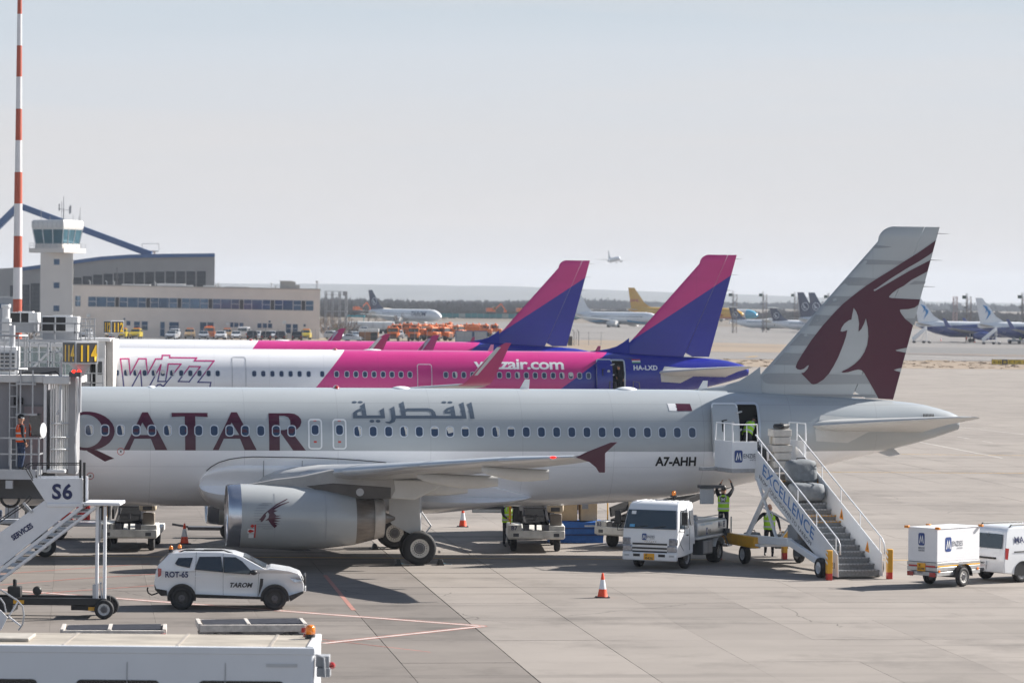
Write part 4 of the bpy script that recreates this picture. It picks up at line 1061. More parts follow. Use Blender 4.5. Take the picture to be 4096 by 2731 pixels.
# outlined brand lettering near the front, magenta above and blue below
ol = [[(217, 180), (390, 180), (412, 500), (590, 180), (742, 180), (765, 495), (940, 185), (1068, 185), (1080, 112), (1232, 112), (1228, 158), (1780, 165), (1735, 220), (2135, 222), (1795, 655), (2060, 660), (2040, 760)],
      [(217, 180), (283, 760)], [(440, 760), (625, 420), (650, 760)], [(815, 720), (1045, 300), (975, 640), (1135, 640), (1195, 285), (1455, 288), (1090, 740)], [(940, 745), (980, 708), (1030, 700), (1090, 745)], [(1625, 335), (1848, 340), (1620, 645), (1395, 640), (1625, 335)]]
wm = bpy.data.materials.new('magenta_blue_outline'); wm.use_nodes = True
n_, l_ = wm.node_tree.nodes, wm.node_tree.links
tc_ = n_.new('ShaderNodeTexCoord'); sx_ = n_.new('ShaderNodeSeparateXYZ'); l_.new(tc_.outputs['Object'], sx_.inputs[0])
mr_ = n_.new('ShaderNodeMapRange'); mr_.inputs[1].default_value = 4.2; mr_.inputs[2].default_value = 4.7; l_.new(sx_.outputs[2], mr_.inputs[0])
mx_ = n_.new('ShaderNodeMix'); mx_.data_type = 'RGBA'; l_.new(mr_.outputs[0], mx_.inputs[0])
mx_.inputs[6].default_value = (.022, .026, .19, 1); mx_.inputs[7].default_value = (.55, .035, .2, 1)
l_.new(mx_.outputs[2], n_['Principled BSDF'].inputs['Base Color']); n_['Principled BSDF'].inputs['Roughness'].default_value = .35
sd_ = []
for ln in ol: sd_ += strokes([WL(kw(*ln))], .075)
decal(w.root, 'outline_lettering', sd_, wm, lambda a, b: wsk(a, b, .007), (0, .15))
me = text_mesh('wizzair.com', .5, 1, .03, .92)
xs = [v_.co.x for v_ in me.vertices]; zs = [v_.co.y for v_ in me.vertices]
p0, p1 = WF.xz(1860 + 203 / 5.345, 1360 + 622 / 5.345, -1.85), WF.xz(1860 + 2118 / 5.345, 1360 + 418 / 5.345, -1.7)
for v_ in me.vertices:
    v_.co.x = p0[0] + (v_.co.x - min(xs)) / (max(xs) - min(xs)) * (p1[0] - p0[0]); v_.co.y = p0[1] + (v_.co.y - min(zs)) / (max(zs) - min(zs)) * (p1[1] - p0[1])
decal(w.root, 'website_lettering', None, WHITE, lambda a, b: wsk(a, b, .007), (0, .12), me=me)
me = text_mesh('HA-LXD', .27, 1, .05, 1.05)
xs = [v_.co.x for v_ in me.vertices]; p0, p1 = WF.xz(2000 + 1203 / 2.24, 900 + 1298 / 2.24, -1.7), WF.xz(2000 + 1418 / 2.24, 900 + 1256 / 2.24, -1.5)
for v_ in me.vertices: v_.co.x = p0[0] + (v_.co.x - min(xs)) / (max(xs) - min(xs)) * (p1[0] - p0[0]); v_.co.y = p0[1] + v_.co.y
decal(w.root, 'registration_lettering', None, WHITE, lambda a, b: wsk(a, b, .007), (0, .12), me=me)
k2 = crop(2000, 900, 2.24)
for y0, y1, mt, nm in ((1206, 1217, RED, 'flag_red'), (1217, 1229, WHITE, 'flag_white'), (1229, 1240, M('flag_green_paint', (.03, .25, .08), .4), 'flag_green')):
    decal(w.root, nm, [WL(k2((1200, y0), (1277, y0), (1277, y1), (1200, y1)))], mt, lambda a, b: wsk(a, b, .007), (0, 0))
for a_ in (w, v):
    MB().lathe((-.02, 0, 4.73), (1, 0, 0), [(-.35, .24), (.05, .2), (.05, .15), (-.2, .14)], 18, False).build('exhaust_ring', DSTEEL, a_.root)
# ------------------------------------------------------------------ cars and vans: x forward, y to the left, z up
def car_body(prof, wf, n=1):
    """side outline (x, z) pushed to the width wf(z, x) on both sides"""
    m = MB()
    a = [(x, -wf(z, x), z) for x, z in prof]; b = [(x, wf(z, x), z) for x, z in prof]
    a2 = [(x * .985 + .01, -wf(z, x) * .55, z + (.02 if z > 1.2 else 0)) for x, z in prof]; b2 = [(x * .985 + .01, wf(z, x) * .55, z + (.02 if z > 1.2 else 0)) for x, z in prof]
    m.loft([a, a2, b2, b], caps=False)
    for ring, flip in ((a, 0), (b, 1)):
        o = len(m.v); m.v += ring
        for t in tessellate_polygon([[Vector((p[0], p[2], 0)) for p in ring]]): m.f.append(tuple(o + i for i in t))
    bm = bmesh.new(); me = bpy.data.meshes.new('t'); me.from_pydata(m.v, [], m.f); bm.from_mesh(me)
    bmesh.ops.remove_doubles(bm, verts=bm.verts, dist=.0005); bmesh.ops.recalc_face_normals(bm, faces=bm.faces)
    m2 = MB(); m2.v = [tuple(v.co) for v in bm.verts]; bm.verts.index_update(); m2.f = [tuple(v.index for v in f.verts) for f in bm.faces]
    bm.free(); bpy.data.meshes.remove(me)
    return m2
def side_panel(parent, name, poly, wf, mat, off=.006, sides=(-1, 1), th=0.0, label=None):
    for sd in sides:
        m = MB(); tr = tessellate_polygon([[Vector((a, b, 0)) for a, b in poly]])
        m.add([(a, sd * (wf(b, a) + off), b) for a, b in poly], tr)
        o = m.build(name, mat, parent)
        if label: o['label'] = label
def cross_panel(parent, name, pts, wf, mat, off=.008, k=.86):
    """pane across the car between outline points, front or rear"""
    m = MB(); rr = []
    for x, z in pts: rr.append([(x, -wf(z, x) * k, z), (x, -wf(z, x) * k * .4, z), (x, wf(z, x) * k * .4, z), (x, wf(z, x) * k, z)])
    (x0, z0), (x1, z1) = pts[0], pts[-1]; nx, nz = (z1 - z0), -(x1 - x0); L = math.hypot(nx, nz); nx, nz = nx / L * off, nz / L * off
    if nz < 0: nx, nz = -nx, -nz
    m.loft([[(p[0] + nx, p[1], p[2] + nz) for p in r] for r in rr], caps=False, closed=False)
    return m.build(name, mat, parent)
def car_wheels(parent, xs, r, w, y, rim=None, holes=5, rr=.6):
    for x in xs:
        for sd in (-1, 1):
            h = mkobj('wheel', MB().cyl((x, sd * y - .02, r), (x, sd * y + .02, r), r * .5, None, 12).mesh('wheel', DSTEEL), parent)
            tyre_rim(h, (x, sd * y, r), r, w, sd, rim, rr, holes)
def arch(parent, x, r, wf, mat, name='wheel_arch', r2=1.22, sides=(-1, 1), zc=None):
    zc = zc or r
    for sd in sides:
        m = MB(); a, b = [], []
        for i in range(17):
            t = R(-12 + 204 * i / 16)
            for lst, q_ in ((a, r * 1.06), (b, r * r2)):
                px_, pz = x + q_ * math.cos(t), zc + q_ * math.sin(t); lst.append((px_, sd * (wf(pz, px_) + .022), pz))
        c = [(p[0], p[1] - sd * .05, p[2]) for p in b]
        m.loft([a, b, c], caps=False, closed=False)
        m.build(name, mat, parent)
        d = MB().add([(x + r * 1.08 * math.cos(R(t)), sd * (wf(zc, x) + .004), zc + r * 1.08 * math.sin(R(t))) for t in range(-14, 195, 13)], [tuple(range(17))])
        d.build('wheel_well', BLACK, parent)

k5 = crop(500, 1800, 1.684)
CARW = M('car_white', (.80, .81, .83), .22, coat=.6, var=.02)
CARG = glass('car_glass', (.012, .02, .028), .05)
def sx_(p): return [((a - 375) / 233.6, (1077 - b) / 233.6) for a, b in p]
sroot_p = G(722.7, 2438)
suv = thing('patrol_car', 'white off-road car with roof beacons driving in front of the grey airliner engine', 'car', (sroot_p.x - .02, sroot_p.y + .88, 0), R(3.0))
prof = sx_([(235, 985), (192, 940), (188, 900), (200, 820), (215, 778), (284, 708), (330, 695), (480, 687), (640, 690), (720, 699), (778, 718), (940, 803), (972, 793), (1095, 812), (1163, 835), (1182, 870), (1195, 905), (1192, 962), (1100, 1012), (905, 1002), (490, 990)])
def suv_w(z, x=0):
    w_ = .90 - max(0, z - 1.12) * .36 - max(0, .5 - z) * .12
    if x < -.45: w_ -= (-.45 - x) * .22
    if x > 2.9: w_ -= (x - 2.9) * .30 + max(0, x - 3.25) * .35
    return max(w_, .4)
car_body(prof, suv_w).build('body', CARW, suv, bevel=.045, seg=3)
for nm, p in (('rear_quarter_window', [(330, 765), (352, 731), (444, 729), (424, 791), (345, 775)]), ('rear_door_window', [(466, 802), (494, 725), (632, 723), (648, 817)]), ('front_door_window', [(657, 726), (735, 727), (778, 752), (832, 806), (828, 831), (660, 820)])):
    side_panel(suv, nm, sx_(p), suv_w, CARG, .012)
    side_panel(suv, nm.replace('window', 'window_trim'), [(a + (a - sum(t[0] for t in sx_(p)) / len(p)) * .06, b + (b - sum(t[1] for t in sx_(p)) / len(p)) * .1) for a, b in sx_(p)], suv_w, BLACK, .008)
cross_panel(suv, 'windscreen', sx_([(785, 722), (935, 800)]), suv_w, CARG, .03, .9)
cross_panel(suv, 'rear_window', sx_([(220, 770), (280, 712)]), suv_w, CARG, .03, .85)
for x in (0, 2.675): arch(suv, x, .345, suv_w, BLACK, r2=1.2)
car_wheels(suv, (0, 2.675), .345, .22, .80, M('black_wheel_rim', (.03, .03, .032), .4, .3, var=.1), 5)
side_panel(suv, 'sill_cladding', sx_([(450, 968), (905, 985), (905, 1003), (490, 995), (455, 990)]), suv_w, BLACK, .03)
side_panel(suv, 'bumper_cladding', sx_([(1095, 978), (1192, 950), (1193, 965), (1105, 1018)]), suv_w, BLACK, .02)
side_panel(suv, 'rear_bumper_cladding', sx_([(190, 905), (205, 935), (275, 945), (278, 978), (235, 982), (195, 942)]), suv_w, BLACK, .02)
side_panel(suv, 'wing_vent', sx_([(902, 862), (922, 864), (920, 905), (900, 960), (888, 985)]), suv_w, BLACK, .02)
side_panel(suv, 'headlight', sx_([(1098, 857), (1165, 855), (1185, 878), (1178, 895), (1130, 888)]), suv_w, M('headlight_glass', (.34, .36, .40), .08, .6, var=.5, scale=14), .035)
side_panel(suv, 'tail_light', sx_([(212, 797), (238, 800), (236, 845), (216, 858)]), suv_w, REDLENS, .02)
MB().box(3.50, 3.56, -.55, .55, .72, .98).build('grille', BLACK, suv, bevel=.02)
MB().box(3.53, 3.57, -.26, .26, .50, .62).build('number_plate', WHITE, suv)
for p, q_ in (((470, 690), (463, 985)), ((650, 700), (653, 985)), ((885, 985), (898, 830))):
    a, b = sx_([p, q_])
    m = MB()
    for sd in (-1, 1): m.bar((a[0], sd * (suv_w(a[1], a[0]) + .002), a[1]), ((a[0] + b[0]) / 2, sd * (suv_w(1.1) + .002), 1.1), .008).bar(((a[0] + b[0]) / 2, sd * (suv_w(1.1) + .002), 1.1), (b[0], sd * (suv_w(b[1]) + .002), b[1]), .008)
    m.build('door_gap', DGREY, suv)
for a in (.35, 1.28):
    m = MB()
    for sd in (-1, 1): m.box(a, a + .17, sd * .905 - .012, sd * .905 + .012, .955, .985)
    m.build('door_handle', CARW, suv)
for sd in (-1, 1):
    MB().sph((2.07, sd * 1.0, 1.10), .1, 10, 6, (1.1, .9, .75)).bar((2.12, sd * .84, 1.06), (2.1, sd * .98, 1.09), .05).build('wing_mirror', BLACK, suv, smooth=True)
    MB().tube([(-.1, sd * .62, 1.64), (.05, sd * .62, 1.70), (1.2, sd * .62, 1.70), (1.45, sd * .63, 1.62)], .022).box(.1, .35, sd * .62 - .025, sd * .62 + .025, 1.685, 1.73).box(.62, 1.15, sd * .62 - .025, sd * .62 + .025, 1.685, 1.73).build('roof_rail', BLACK if sd > 0 else BLACK, suv)
for x, y in ((-.12, .3), (-.35, -.2)):
    b = MB().cyl((x, y, 1.60), (x, y, 1.69), .07, .07, 12).build('beacon_base', BLACK, suv); MB().lathe((x, y, 1.69), (0, 0, 1), [(0, .062), (.08, .055), (.11, .03), (.115, .001)], 12).build('beacon_lens', AMBER, b, smooth=True)
MB().tube([(-.72, -.1, .42), (-.9, -.1, .36), (-1.0, -.1, .42), (-1.03, -.1, .52), (-1.01, -.1, .58)], .022, 8).build('tow_hook', BLACK, suv)
lettering(suv, 'ROT-65', NAVY, (sx_([(262, 856)])[0][0], -(suv_w(.97) + .004), sx_([(262, 856)])[0][1]), (1, -.03, 0), (0, .04, 1), .165, bold=.05, width=.66, lift=.012)
def slant(o, k):
    z0 = min(v.co.z for v in o.data.vertices)
    for v in o.data.vertices: v.co.x += (v.co.z - z0) * k
sl = lettering(suv, 'TAROM', BLACK, (sx_([(692, 921)])[0][0], -.902, sx_([(692, 921)])[0][1]), (1, 0, 0), (0, 0, 1), .13, bold=.06, width=.65, lift=.012); slant(sl, .3)

# ------------------------------------------------------------------ traffic cones
def cone_thing(P, label, h=.75):
    t = thing('traffic_cone', label, 'traffic cone', P, random.uniform(0, .6), 'orange and white traffic cones on the apron', (h / .75,) * 3)
    MB().box(-.21, .21, -.21, .21, 0, .035).build('base', BLACK, t, bevel=.012)
    MB().lathe((0, 0, .03), (0, 0, 1), [(0, .165), (.03, .15), (.235, .112)], 24, False).build('lower_band', CONE_O, t, smooth=40)
    MB().lathe((0, 0, .03), (0, 0, 1), [(.235, .113), (.52, .062)], 24, False).build('reflective_band', M('cone_white', (.74, .75, .78), .4, var=.05), t, smooth=40)
    MB().lathe((0, 0, .03), (0, 0, 1), [(.52, .061), (.69, .033), (.715, .028), (.72, .02)], 24).build('top', CONE_O, t, smooth=40)
    return t
cone_thing(G(2410, 2389), 'traffic cone standing alone on the open concrete in front of the tank truck')
cone_thing(G(1851, 2106), 'traffic cone behind the grey airliner beyond its main wheels')
cone_thing(G(737.5, 2174), 'dirty traffic cone between the loader and the engine intake')

# ------------------------------------------------------------------ the white tank truck
trk = thing('tank_truck', 'white cab water truck with a silver tank beneath the airliner tail', 'truck', (5.13, 118.35, 0), math.atan2(-.92, -.393))
def cabw(z, x=0): return .98 - max(0, z - 1.35) * .13
cp = [(1.10, .42), (1.14, .62), (1.14, .95), (1.10, 1.30), (.86, 2.02), (.72, 2.18), (.55, 2.24), (-.55, 2.22), (-.62, 2.1), (-.62, .78), (-.42, .80), (-.40, .50), (.52, .42)]
car_body(cp, cabw).build('cab', M('truck_white', (.78, .79, .81), .25, coat=.4, var=.04), trk, bevel=.085, seg=3)
cross_panel(trk, 'windscreen', [(1.09, 1.36), (.89, 1.98)], cabw, CARG, .03, .95)
side_panel(trk, 'door_window', [(.86, 1.38), (.68, 1.96), (.05, 2.0), (.0, 1.36)], cabw, CARG, .012)
side_panel(trk, 'rear_cab_window', [(-.18, 1.45), (-.16, 1.95), (-.5, 1.93), (-.5, 1.45)], cabw, CARG, .012)
def mesh_lines(name, segs, w, mat, parent):
    m = MB()
    for p, q_ in segs: m.bar(p, q_, w)
    return m.build(name, mat, parent)
mesh_lines('door_gap', [(( .9, .985, .9), (.88, .985, 1.35)), ((.9, .985, .9), (.5, .985, .62)), ((-.05, .985, .62), (-.05, .985, 1.36)), ((-.05, .95, 1.36), (.0, .9, 2.02))], .012, DGREY, trk)
for z in (.86, .72): MB().box(1.135, 1.155, -.62, .62, z - .03, z + .03).build('grille_slot', BLACK, trk, bevel=.01)
MB().box(1.13, 1.16, -.62, .62, .565, .63).build('air_intake', BLACK, trk, bevel=.01)
for sd in (-1, 1):
    MB().box(1.05, 1.165, sd * .80 - .17, sd * .80 + .17, .60, .82).box(1.03, 1.155, sd * .83 - .15, sd * .83 + .15, .82, 1.06).build('headlight', M('headlight_glass', None), trk, bevel=.03)
    MB().box(1.14, 1.20, sd * .80 - .09, sd * .80 + .09, .44, .51).build('fog_lamp', LGREY, trk, bevel=.01)
    MB().box(1.19, 1.205, sd * .45 - .12, sd * .45 + .12, .44, .53).build('bumper_slot', BLACK, trk)
    mm = MB().tube([(.95, sd * .97, 1.30), (1.05, sd * 1.2, 1.28), (1.02, sd * 1.2, 1.55)], .015).tube([(.8, sd * .95, 2.0), (1.0, sd * 1.15, 1.98), (1.02, sd * 1.2, 1.92)], .015).box(.98, 1.06, sd * 1.2 - .1, sd * 1.2 + .1, 1.52, 1.95)
    mm.build('door_mirror', BLACK, trk, bevel=.02)
MB().box(1.0, 1.195, -.97, .97, .30, .58).build('bumper', M('truck_white', None), trk, bevel=.04)
pl = MB().box(1.195, 1.21, -.19, .19, .33, .55).build('number_plate', M('plate_yellow', (.80, .38, .02), .4, var=.05), trk)
lettering(trk, 'IF', BLACK, (1.21, -.13, .46), (0, 1, 0), (0, 0, 1), .075, lift=.006); lettering(trk, '0436', BLACK, (1.21, -.13, .355), (0, 1, 0), (0, 0, 1), .08, width=.27, lift=.006)
def aviation_logo(parent, o, r, u, h, stacked=False, col=None):
    """rounded blue tile with a pointed white M, then the rest of the name"""
    r, u, o = Vector(r).normalized(), Vector(u).normalized(), Vector(o); n = r.cross(u)
    P = lambda a, b, c=.006: o + r * a * h + u * b * h + n * c
    blue = M('logo_blue', (.025, .06, .22), .4, var=.03)
    m = MB(); rr = rrect(0, .72, 0, 1, .16, 4); m.add([P(*p) for p in rr], [tuple(range(len(rr)))]); m.build('logo_tile', blue, parent)
    m = MB(); 
    for pl in ([(.10, .18), (.20, .18), (.29, .62), (.27, .80), (.24, .80)], [(.29, .62), (.27, .80), (.37, .42), (.36, .18)], [(.37, .42), (.36, .18), (.45, .62), (.47, .80)], [(.45, .62), (.47, .80), (.50, .80), (.63, .18), (.53, .18)]):
        m.add([P(a, b, .012) for a, b in pl], tessellate_polygon([[Vector((a, b, 0)) for a, b in pl]]))
    m.build('logo_letter', WHITE, parent)
    dk = M('logo_grey_print', (.03, .04, .075), .5, var=0)
    if stacked:
        lettering(parent, 'MENZIES', dk, P(.02, -.26), r, u, .15 * h, width=.70 * h); lettering(parent, 'AVIATION', dk, P(.02, -.46), r, u, .15 * h, width=.70 * h)
    else:
        lettering(parent, 'ENZIES', dk, P(.77, .36), r, u, .36 * h, width=1.25 * h, bold=0.004); lettering(parent, 'AVIATION', dk, P(1.35, .14), r, u, .13 * h, width=.66 * h, bold=.0)
aviation_logo(trk, (1.146, -.28, .99), (0, 1, 0), (-.1, 0, 1), .22)
lettering(trk, 'ISUZU', CHROME, (1.15, -.2, .915), (0, 1, 0), (0, 0, 1), .06, width=.42, bold=.03, lift=.006)
m = MB()
for i in range(9): m.box(-.45, .55, -.78 + i * .19, -.70 + i * .19, 2.22, 2.265)
m.build('roof_rib', M('truck_white', None), trk, bevel=.015)
b = MB().cyl((-.45, .25, 2.22), (-.45, .25, 2.38), .05).box(-.5, -.38, .15, .35, 2.36, 2.42).build('beacon_base', BLACK, trk); MB().lathe((-.45, .25, 2.42), (0, 0, 1), [(0, .075), (.12, .07), (.15, .04), (.155, .001)], 12).build('beacon_lens', AMBER, b, smooth=True)
wz_ = lambda y, z: (1.13 - (z - 1.36) * .32, y, z)
MB().bar(wz_(.1, 1.40), wz_(.55, 1.47), .022).bar(wz_(-.55, 1.40), wz_(-.1, 1.47), .022).build('wiper', BLACK, trk); MB().add([wz_(-.72, 1.84), wz_(-.56, 1.84), wz_(-.56, 1.95), wz_(-.72, 1.95)], [(0, 1, 2, 3)]).build('windscreen_paper', WHITE, trk); MB().add([wz_(-.74, 1.42), wz_(-.56, 1.42), wz_(-.56, 1.51), wz_(-.74, 1.51)], [(0, 1, 2, 3)]).build('windscreen_sticker', M('sticker_blue', (.10, .35, .6), .5), trk)
MB().box(.12, .26, .99, 1.015, 1.12, 1.16).build('door_handle', BLACK, trk); MB().box(.2, .62, .985, 1.0, .36, .44).build('cab_step', BLACK, trk)

MB().sph((.2, -.42, 1.72), .13, 10, 6, (1, 1, 1.15)).sph((.15, -.42, 1.35), .27, 10, 6, (.7, 1, 1)).build('driver_seat', BLACK, trk)
# chassis and tank
MB().box(-3.9, .3, -.42, -.30, .62, .82).box(-3.9, .3, .30, .42, .62, .82).box(-3.6, -3.3, -.9, .9, .5, .62).build('chassis', DSTEEL, trk)
TANK = M('tank_aluminium', (.50, .51, .52), .32, .5, var=.18, scale=2)
tk = MB().loft([[(x, y, z) for y, z in rrect(-.95, .95, .98, 1.50, .10, 3)] for x in (-.95, -4.05)]).build('tank', TANK, trk, bevel=.03)
MB().box(-4.1, -.9, -.97, .97, .90, .99).build('tank_bed', DULLW, trk, bevel=.02)
MB().tube([(-1.1, .8, 1.5), (-1.1, .8, 1.62), (-3.9, .8, 1.62), (-3.9, .8, 1.5)], .018).tube([(-1.1, -.8, 1.5), (-1.1, -.8, 1.62), (-3.9, -.8, 1.62), (-3.9, -.8, 1.5)], .018).cyl((-2.2, .3, 1.5), (-2.2, .3, 1.62), .18).cyl((-1.5, .5, 1.5), (-1.5, .5, 1.68), .04).bar((-1.5, .3, 1.68), (-1.5, .7, 1.68), .06).build('tank_fitting', STEEL, trk)
lettering(tk, 'MA 88', NAVY, (-2.95, .95, 1.20), (-1, 0, 0), (0, 0, 1), .24, width=.72, bold=.02)
aviation_logo(tk, (-1.75, .95, 1.04), (-1, 0, 0), (0, 0, 1), .24)
lettering(tk, 'POTABLE WATER ONLY', M('pale_blue_print', (.2, .4, .6), .5), (-1.2, .95, 1.36), (-1, 0, 0), (0, 0, 1), .07, width=1.2)
MB().box(-2.5, -1.5, .55, .93, .35, .86).build('side_locker', DGREY, trk, bevel=.02)
MB().box(-2.45, -2.02, .93, .945, .40, .82).box(-1.98, -1.55, .93, .945, .40, .82).build('locker_door', GREY, trk, bevel=.01)
car_wheels(trk, (0, ), .38, .23, .82, M('grey_wheel_rim', (.35, .35, .36), .45, .3, var=.2), 10)
car_wheels(trk, (-3.15, ), .38, .42, .75, M('grey_wheel_rim', None), 10)
MB().loft([[(-3.15 + .52 * math.cos(R(t)), y, .40 + .50 * math.sin(R(t))) for t in range(20, 161, 20)] for y in (.55, .98)], caps=False, closed=False).build('mudguard', DULLW, trk)
MB().box(-4.6, -4.1, -.9, .9, .48, .54).bar((-4.6, .85, .5), (-4.6, .85, 1.5), .04).bar((-4.6, -.85, .5), (-4.6, -.85, 1.5), .04).bar((-4.12, .85, .5), (-4.12, .85, 1.5), .04).build('rear_step', STEEL, trk)

# ------------------------------------------------------------------ box trailer and the van that pulls it
tang = math.atan2(.72, .69); tP = G(3844.3, 2344.3); tf = Vector((.69, .72, 0)).normalized(); tl = Vector((-tf.y, tf.x, 0))
tc_p = tP + tl * .60
tr = thing('box_trailer', 'small white box trailer with blue logos hitched behind the white van', 'trailer', tc_p, tang); tr.scale = (.98, .87, 1)
bx = MB().box(-1.28, 1.02, -.66, .66, .82, 1.88).build('box', M('trailer_white', (.78, .78, .80), .35, coat=.2, var=.04), tr, bevel=.015)
MB().box(-1.30, 1.04, -.68, .68, 1.87, 1.90).build('roof', M('trailer_white', None), tr, bevel=.01)
ALU = M('aluminium_rail', (.48, .48, .48), .35, .6, var=.15, scale=5)
for k in range(3): MB().box(-1.3, 1.04, -.68 + .0, .68, .38 + .15 * k, .51 + .15 * k).build('side_board', ALU, tr, bevel=.012)
MB().box(-1.27, 1.02, -.684, -.66, .67, .71).build('reflective_strip', M('strip_yellow', (.85, .42, .02), .4, var=0), tr)
MB().box(-1.305, -1.28, -.6, .6, .66, .71).build('reflective_strip', M('strip_red', (.5, .03, .03), .4, var=0), tr)
for x, y, z in ((-1.3, .7, 1.9), (-1.3, -.7, 1.9), (1.03, -.7, 1.9), (-.15, .7, 1.9)): MB().box(x - .05, x + .05, y - .09, y + .09, z - .035, z + .04).build('corner_reflector', M('corner_orange', (.72, .24, .02), .45), tr, bevel=.01)
for x in (-1.18, .9): MB().box(x - .045, x + .045, -.70, -.68, .50, .57).build('side_reflector', M('strip_orange', (.85, .22, .03), .3, var=0), tr)
for y in (-.5, .5): MB().box(-1.36, -1.31, y - .13, y + .13, .36, .50).build('tail_light', REDLENS, tr, bevel=.01)
pt = MB().box(-1.325, -1.305, -.16, .2, .52, .78).build('number_plate', M('plate_yellow', None), tr)
lettering(pt, 'IF', BLACK, (-1.326, .12, .67), (0, -1, 0), (0, 0, 1), .08); lettering(pt, '00398', BLACK, (-1.326, .17, .56), (0, -1, 0), (0, 0, 1), .08, width=.3)
lettering(tr, 'AEPO', M('faded_print', (.12, .12, .13), .6), (-1.308, .2, .44), (0, -1, 0), (0, 0, 1), .07)
aviation_logo(bx, (-1.28, .19, 1.33), (0, -1, 0), (0, 0, 1), .40, True)
aviation_logo(bx, (-.85, -.66, 1.14), (1, 0, 0), (0, 0, 1), .46)
th_ = mkobj('axle', MB().cyl((0, -.6, .31), (0, .6, .31), .04).box(1.0, 2.0, -.05, .05, .36, .44).cyl((1.0, 0, .40), (2.05, 0, .42), .05).mesh('axle', DSTEEL), tr)
for sd in (-1, 1):
    h = mkobj('wheel', MB().cyl((0, sd * .68, .31), (0, sd * .7, .31), .1).mesh('wheel', DSTEEL), tr); tyre_rim(h, (0, sd * .74, .31), .31, .18, sd, RIMW, .62, 8)
    MB().loft([[(.42 * math.cos(R(t)), y, .33 + .40 * math.sin(R(t))) for t in range(0, 181, 15)] for y in (sd * .64, sd * .86)], caps=False, closed=False).build('mudguard', BLACK, tr)
vp = G(4084, 2327) + tl * .72
vang = R(36)
van = thing('panel_van', 'white panel van with roof bars and rear lamps towing the box trailer', 'van', vp + Vector((.02, .1, 0)), vang)
def vanw(z, x=0): return .90 - max(0, z - 1.05) * .16
vprof = [(-.80, .32), (-.84, .60), (-.80, 1.05), (-.66, 1.62), (-.50, 1.76), (-.2, 1.80), (1.9, 1.80), (2.35, 1.70), (3.0, 1.15), (3.5, 1.0), (3.65, .75), (3.66, .35), (3.0, .25), (-.3, .26)]
car_body(vprof, vanw).build('body', CARW, van, bevel=.05, seg=3)
cross_panel(van, 'rear_window', [(-.795, 1.10), (-.68, 1.56)], vanw, CARG, .03, .86)
cross_panel(van, 'windscreen', [(2.98, 1.18), (2.38, 1.68)], vanw, CARG, .03, .9)
side_panel(van, 'tail_light', [(-.80, .78), (-.68, .76), (-.62, 1.12), (-.79, 1.14)], vanw, REDLENS, .02)
side_panel(van, 'side_moulding', [(-.4, .98), (3.0, .98), (3.0, 1.02), (-.4, 1.02)], vanw, BLACK, .012)
side_panel(van, 'door_window', [(1.7, 1.12), (1.75, 1.62), (2.25, 1.62), (2.75, 1.15)], vanw, CARG, .012)
MB().box(-.86, -.80, -.5, .4, .76, .82).build('rear_handle', BLACK, van, bevel=.01)
MB().bar((-.825, -.06, .4), (-.72, -.06, 1.6), .012).build('door_gap', DGREY, van)
pv = MB().box(-.87, -.845, -.1, .42, .56, .68).build('number_plate', WHITE, van); lettering(pv, '79 FMP', BLACK, (-.871, .38, .585), (0, -1, 0), (0, 0, 1), .075, width=.42)
for sd in (-1, 1): MB().tube([(-.4, sd * .66, 1.77), (-.3, sd * .66, 1.85), (1.8, sd * .66, 1.85), (1.95, sd * .66, 1.78)], .025, 6).build('roof_rail', BLACK, van)
lettering(van, 'MA 100', NAVY, (-.36, -(vanw(1.28)) - .004, 1.28), (1, 0, 0), (0, .16, 1), .22, width=.95, bold=.02, lift=.014)
for x in (0, 2.7): arch(van, x, .33, vanw, BLACK, r2=1.12)
car_wheels(van, (0, 2.7), .33, .2, .80, M('grey_wheel_rim', None), 8)

# ------------------------------------------------------------------ passenger stairs at the rear door
kS = crop(2700, 1500, 1.742); k6s = crop(2800, 1950, 2.94)
ST = (10.67, 113.9); SA = 20.0
SF = Fr(ST, SA + 90)
stairs = thing('passenger_stairs', 'white mobile passenger stairs with blue lettering reaching the open rear door', 'stairs', (ST[0], ST[1], 0), R(SA))
SW = 1.55
def sp_(pts, x=0.0): return [SF.xz(a, b, -x) for a, b in pts]
STW = M('stairs_white', (.78, .79, .81), .35, coat=.15, var=.05)
SLOPE0, SLOPE1 = (.05, .22), (6.35, 3.22)       # tread line (y, z)
def tz(y): return SLOPE0[1] + (y - SLOPE0[0]) * (SLOPE1[1] - SLOPE0[1]) / (SLOPE1[0] - SLOPE0[0])
def side_poly(b, t): return [(-.12, .08), (.35, .10), (6.6, tz(6.6) - b), (6.75, tz(6.75) + t), (-.05, tz(0) + t)]
for sd, x in ((0, -.04), (1, SW)):
    MB().ext(side_poly(.42, .62), .04, 'yz', x).build('side_panel', STW, stairs, bevel=.01)
    # hand rail on posts
    hr = [( -.25, tz(0) + .62), (-.22, tz(0) + .95), (-.05, tz(0) + 1.12), (6.6, tz(6.6) + 1.10)]
    MB().tube([(x + .02, y, z) for y, z in hr], .024, 8).build('hand_rail', STW, stairs, smooth=True)
    for y in (.1, 1.6, 3.1, 4.6, 6.1): MB().cyl((x + .02, y, tz(y) + .5), (x + .02, y, tz(y) + 1.10), .018, None, 6).build('rail_post', STW, stairs)
    MB().tube([(x + .02, y, tz(y) + .63) for y in (-.05, 6.7)], .022, 6).build('panel_rail', STW, stairs)
TREAD = M('ribbed_tread_metal', (.24, .245, .25), .45, .5, var=.3, scale=14)
NS = 17
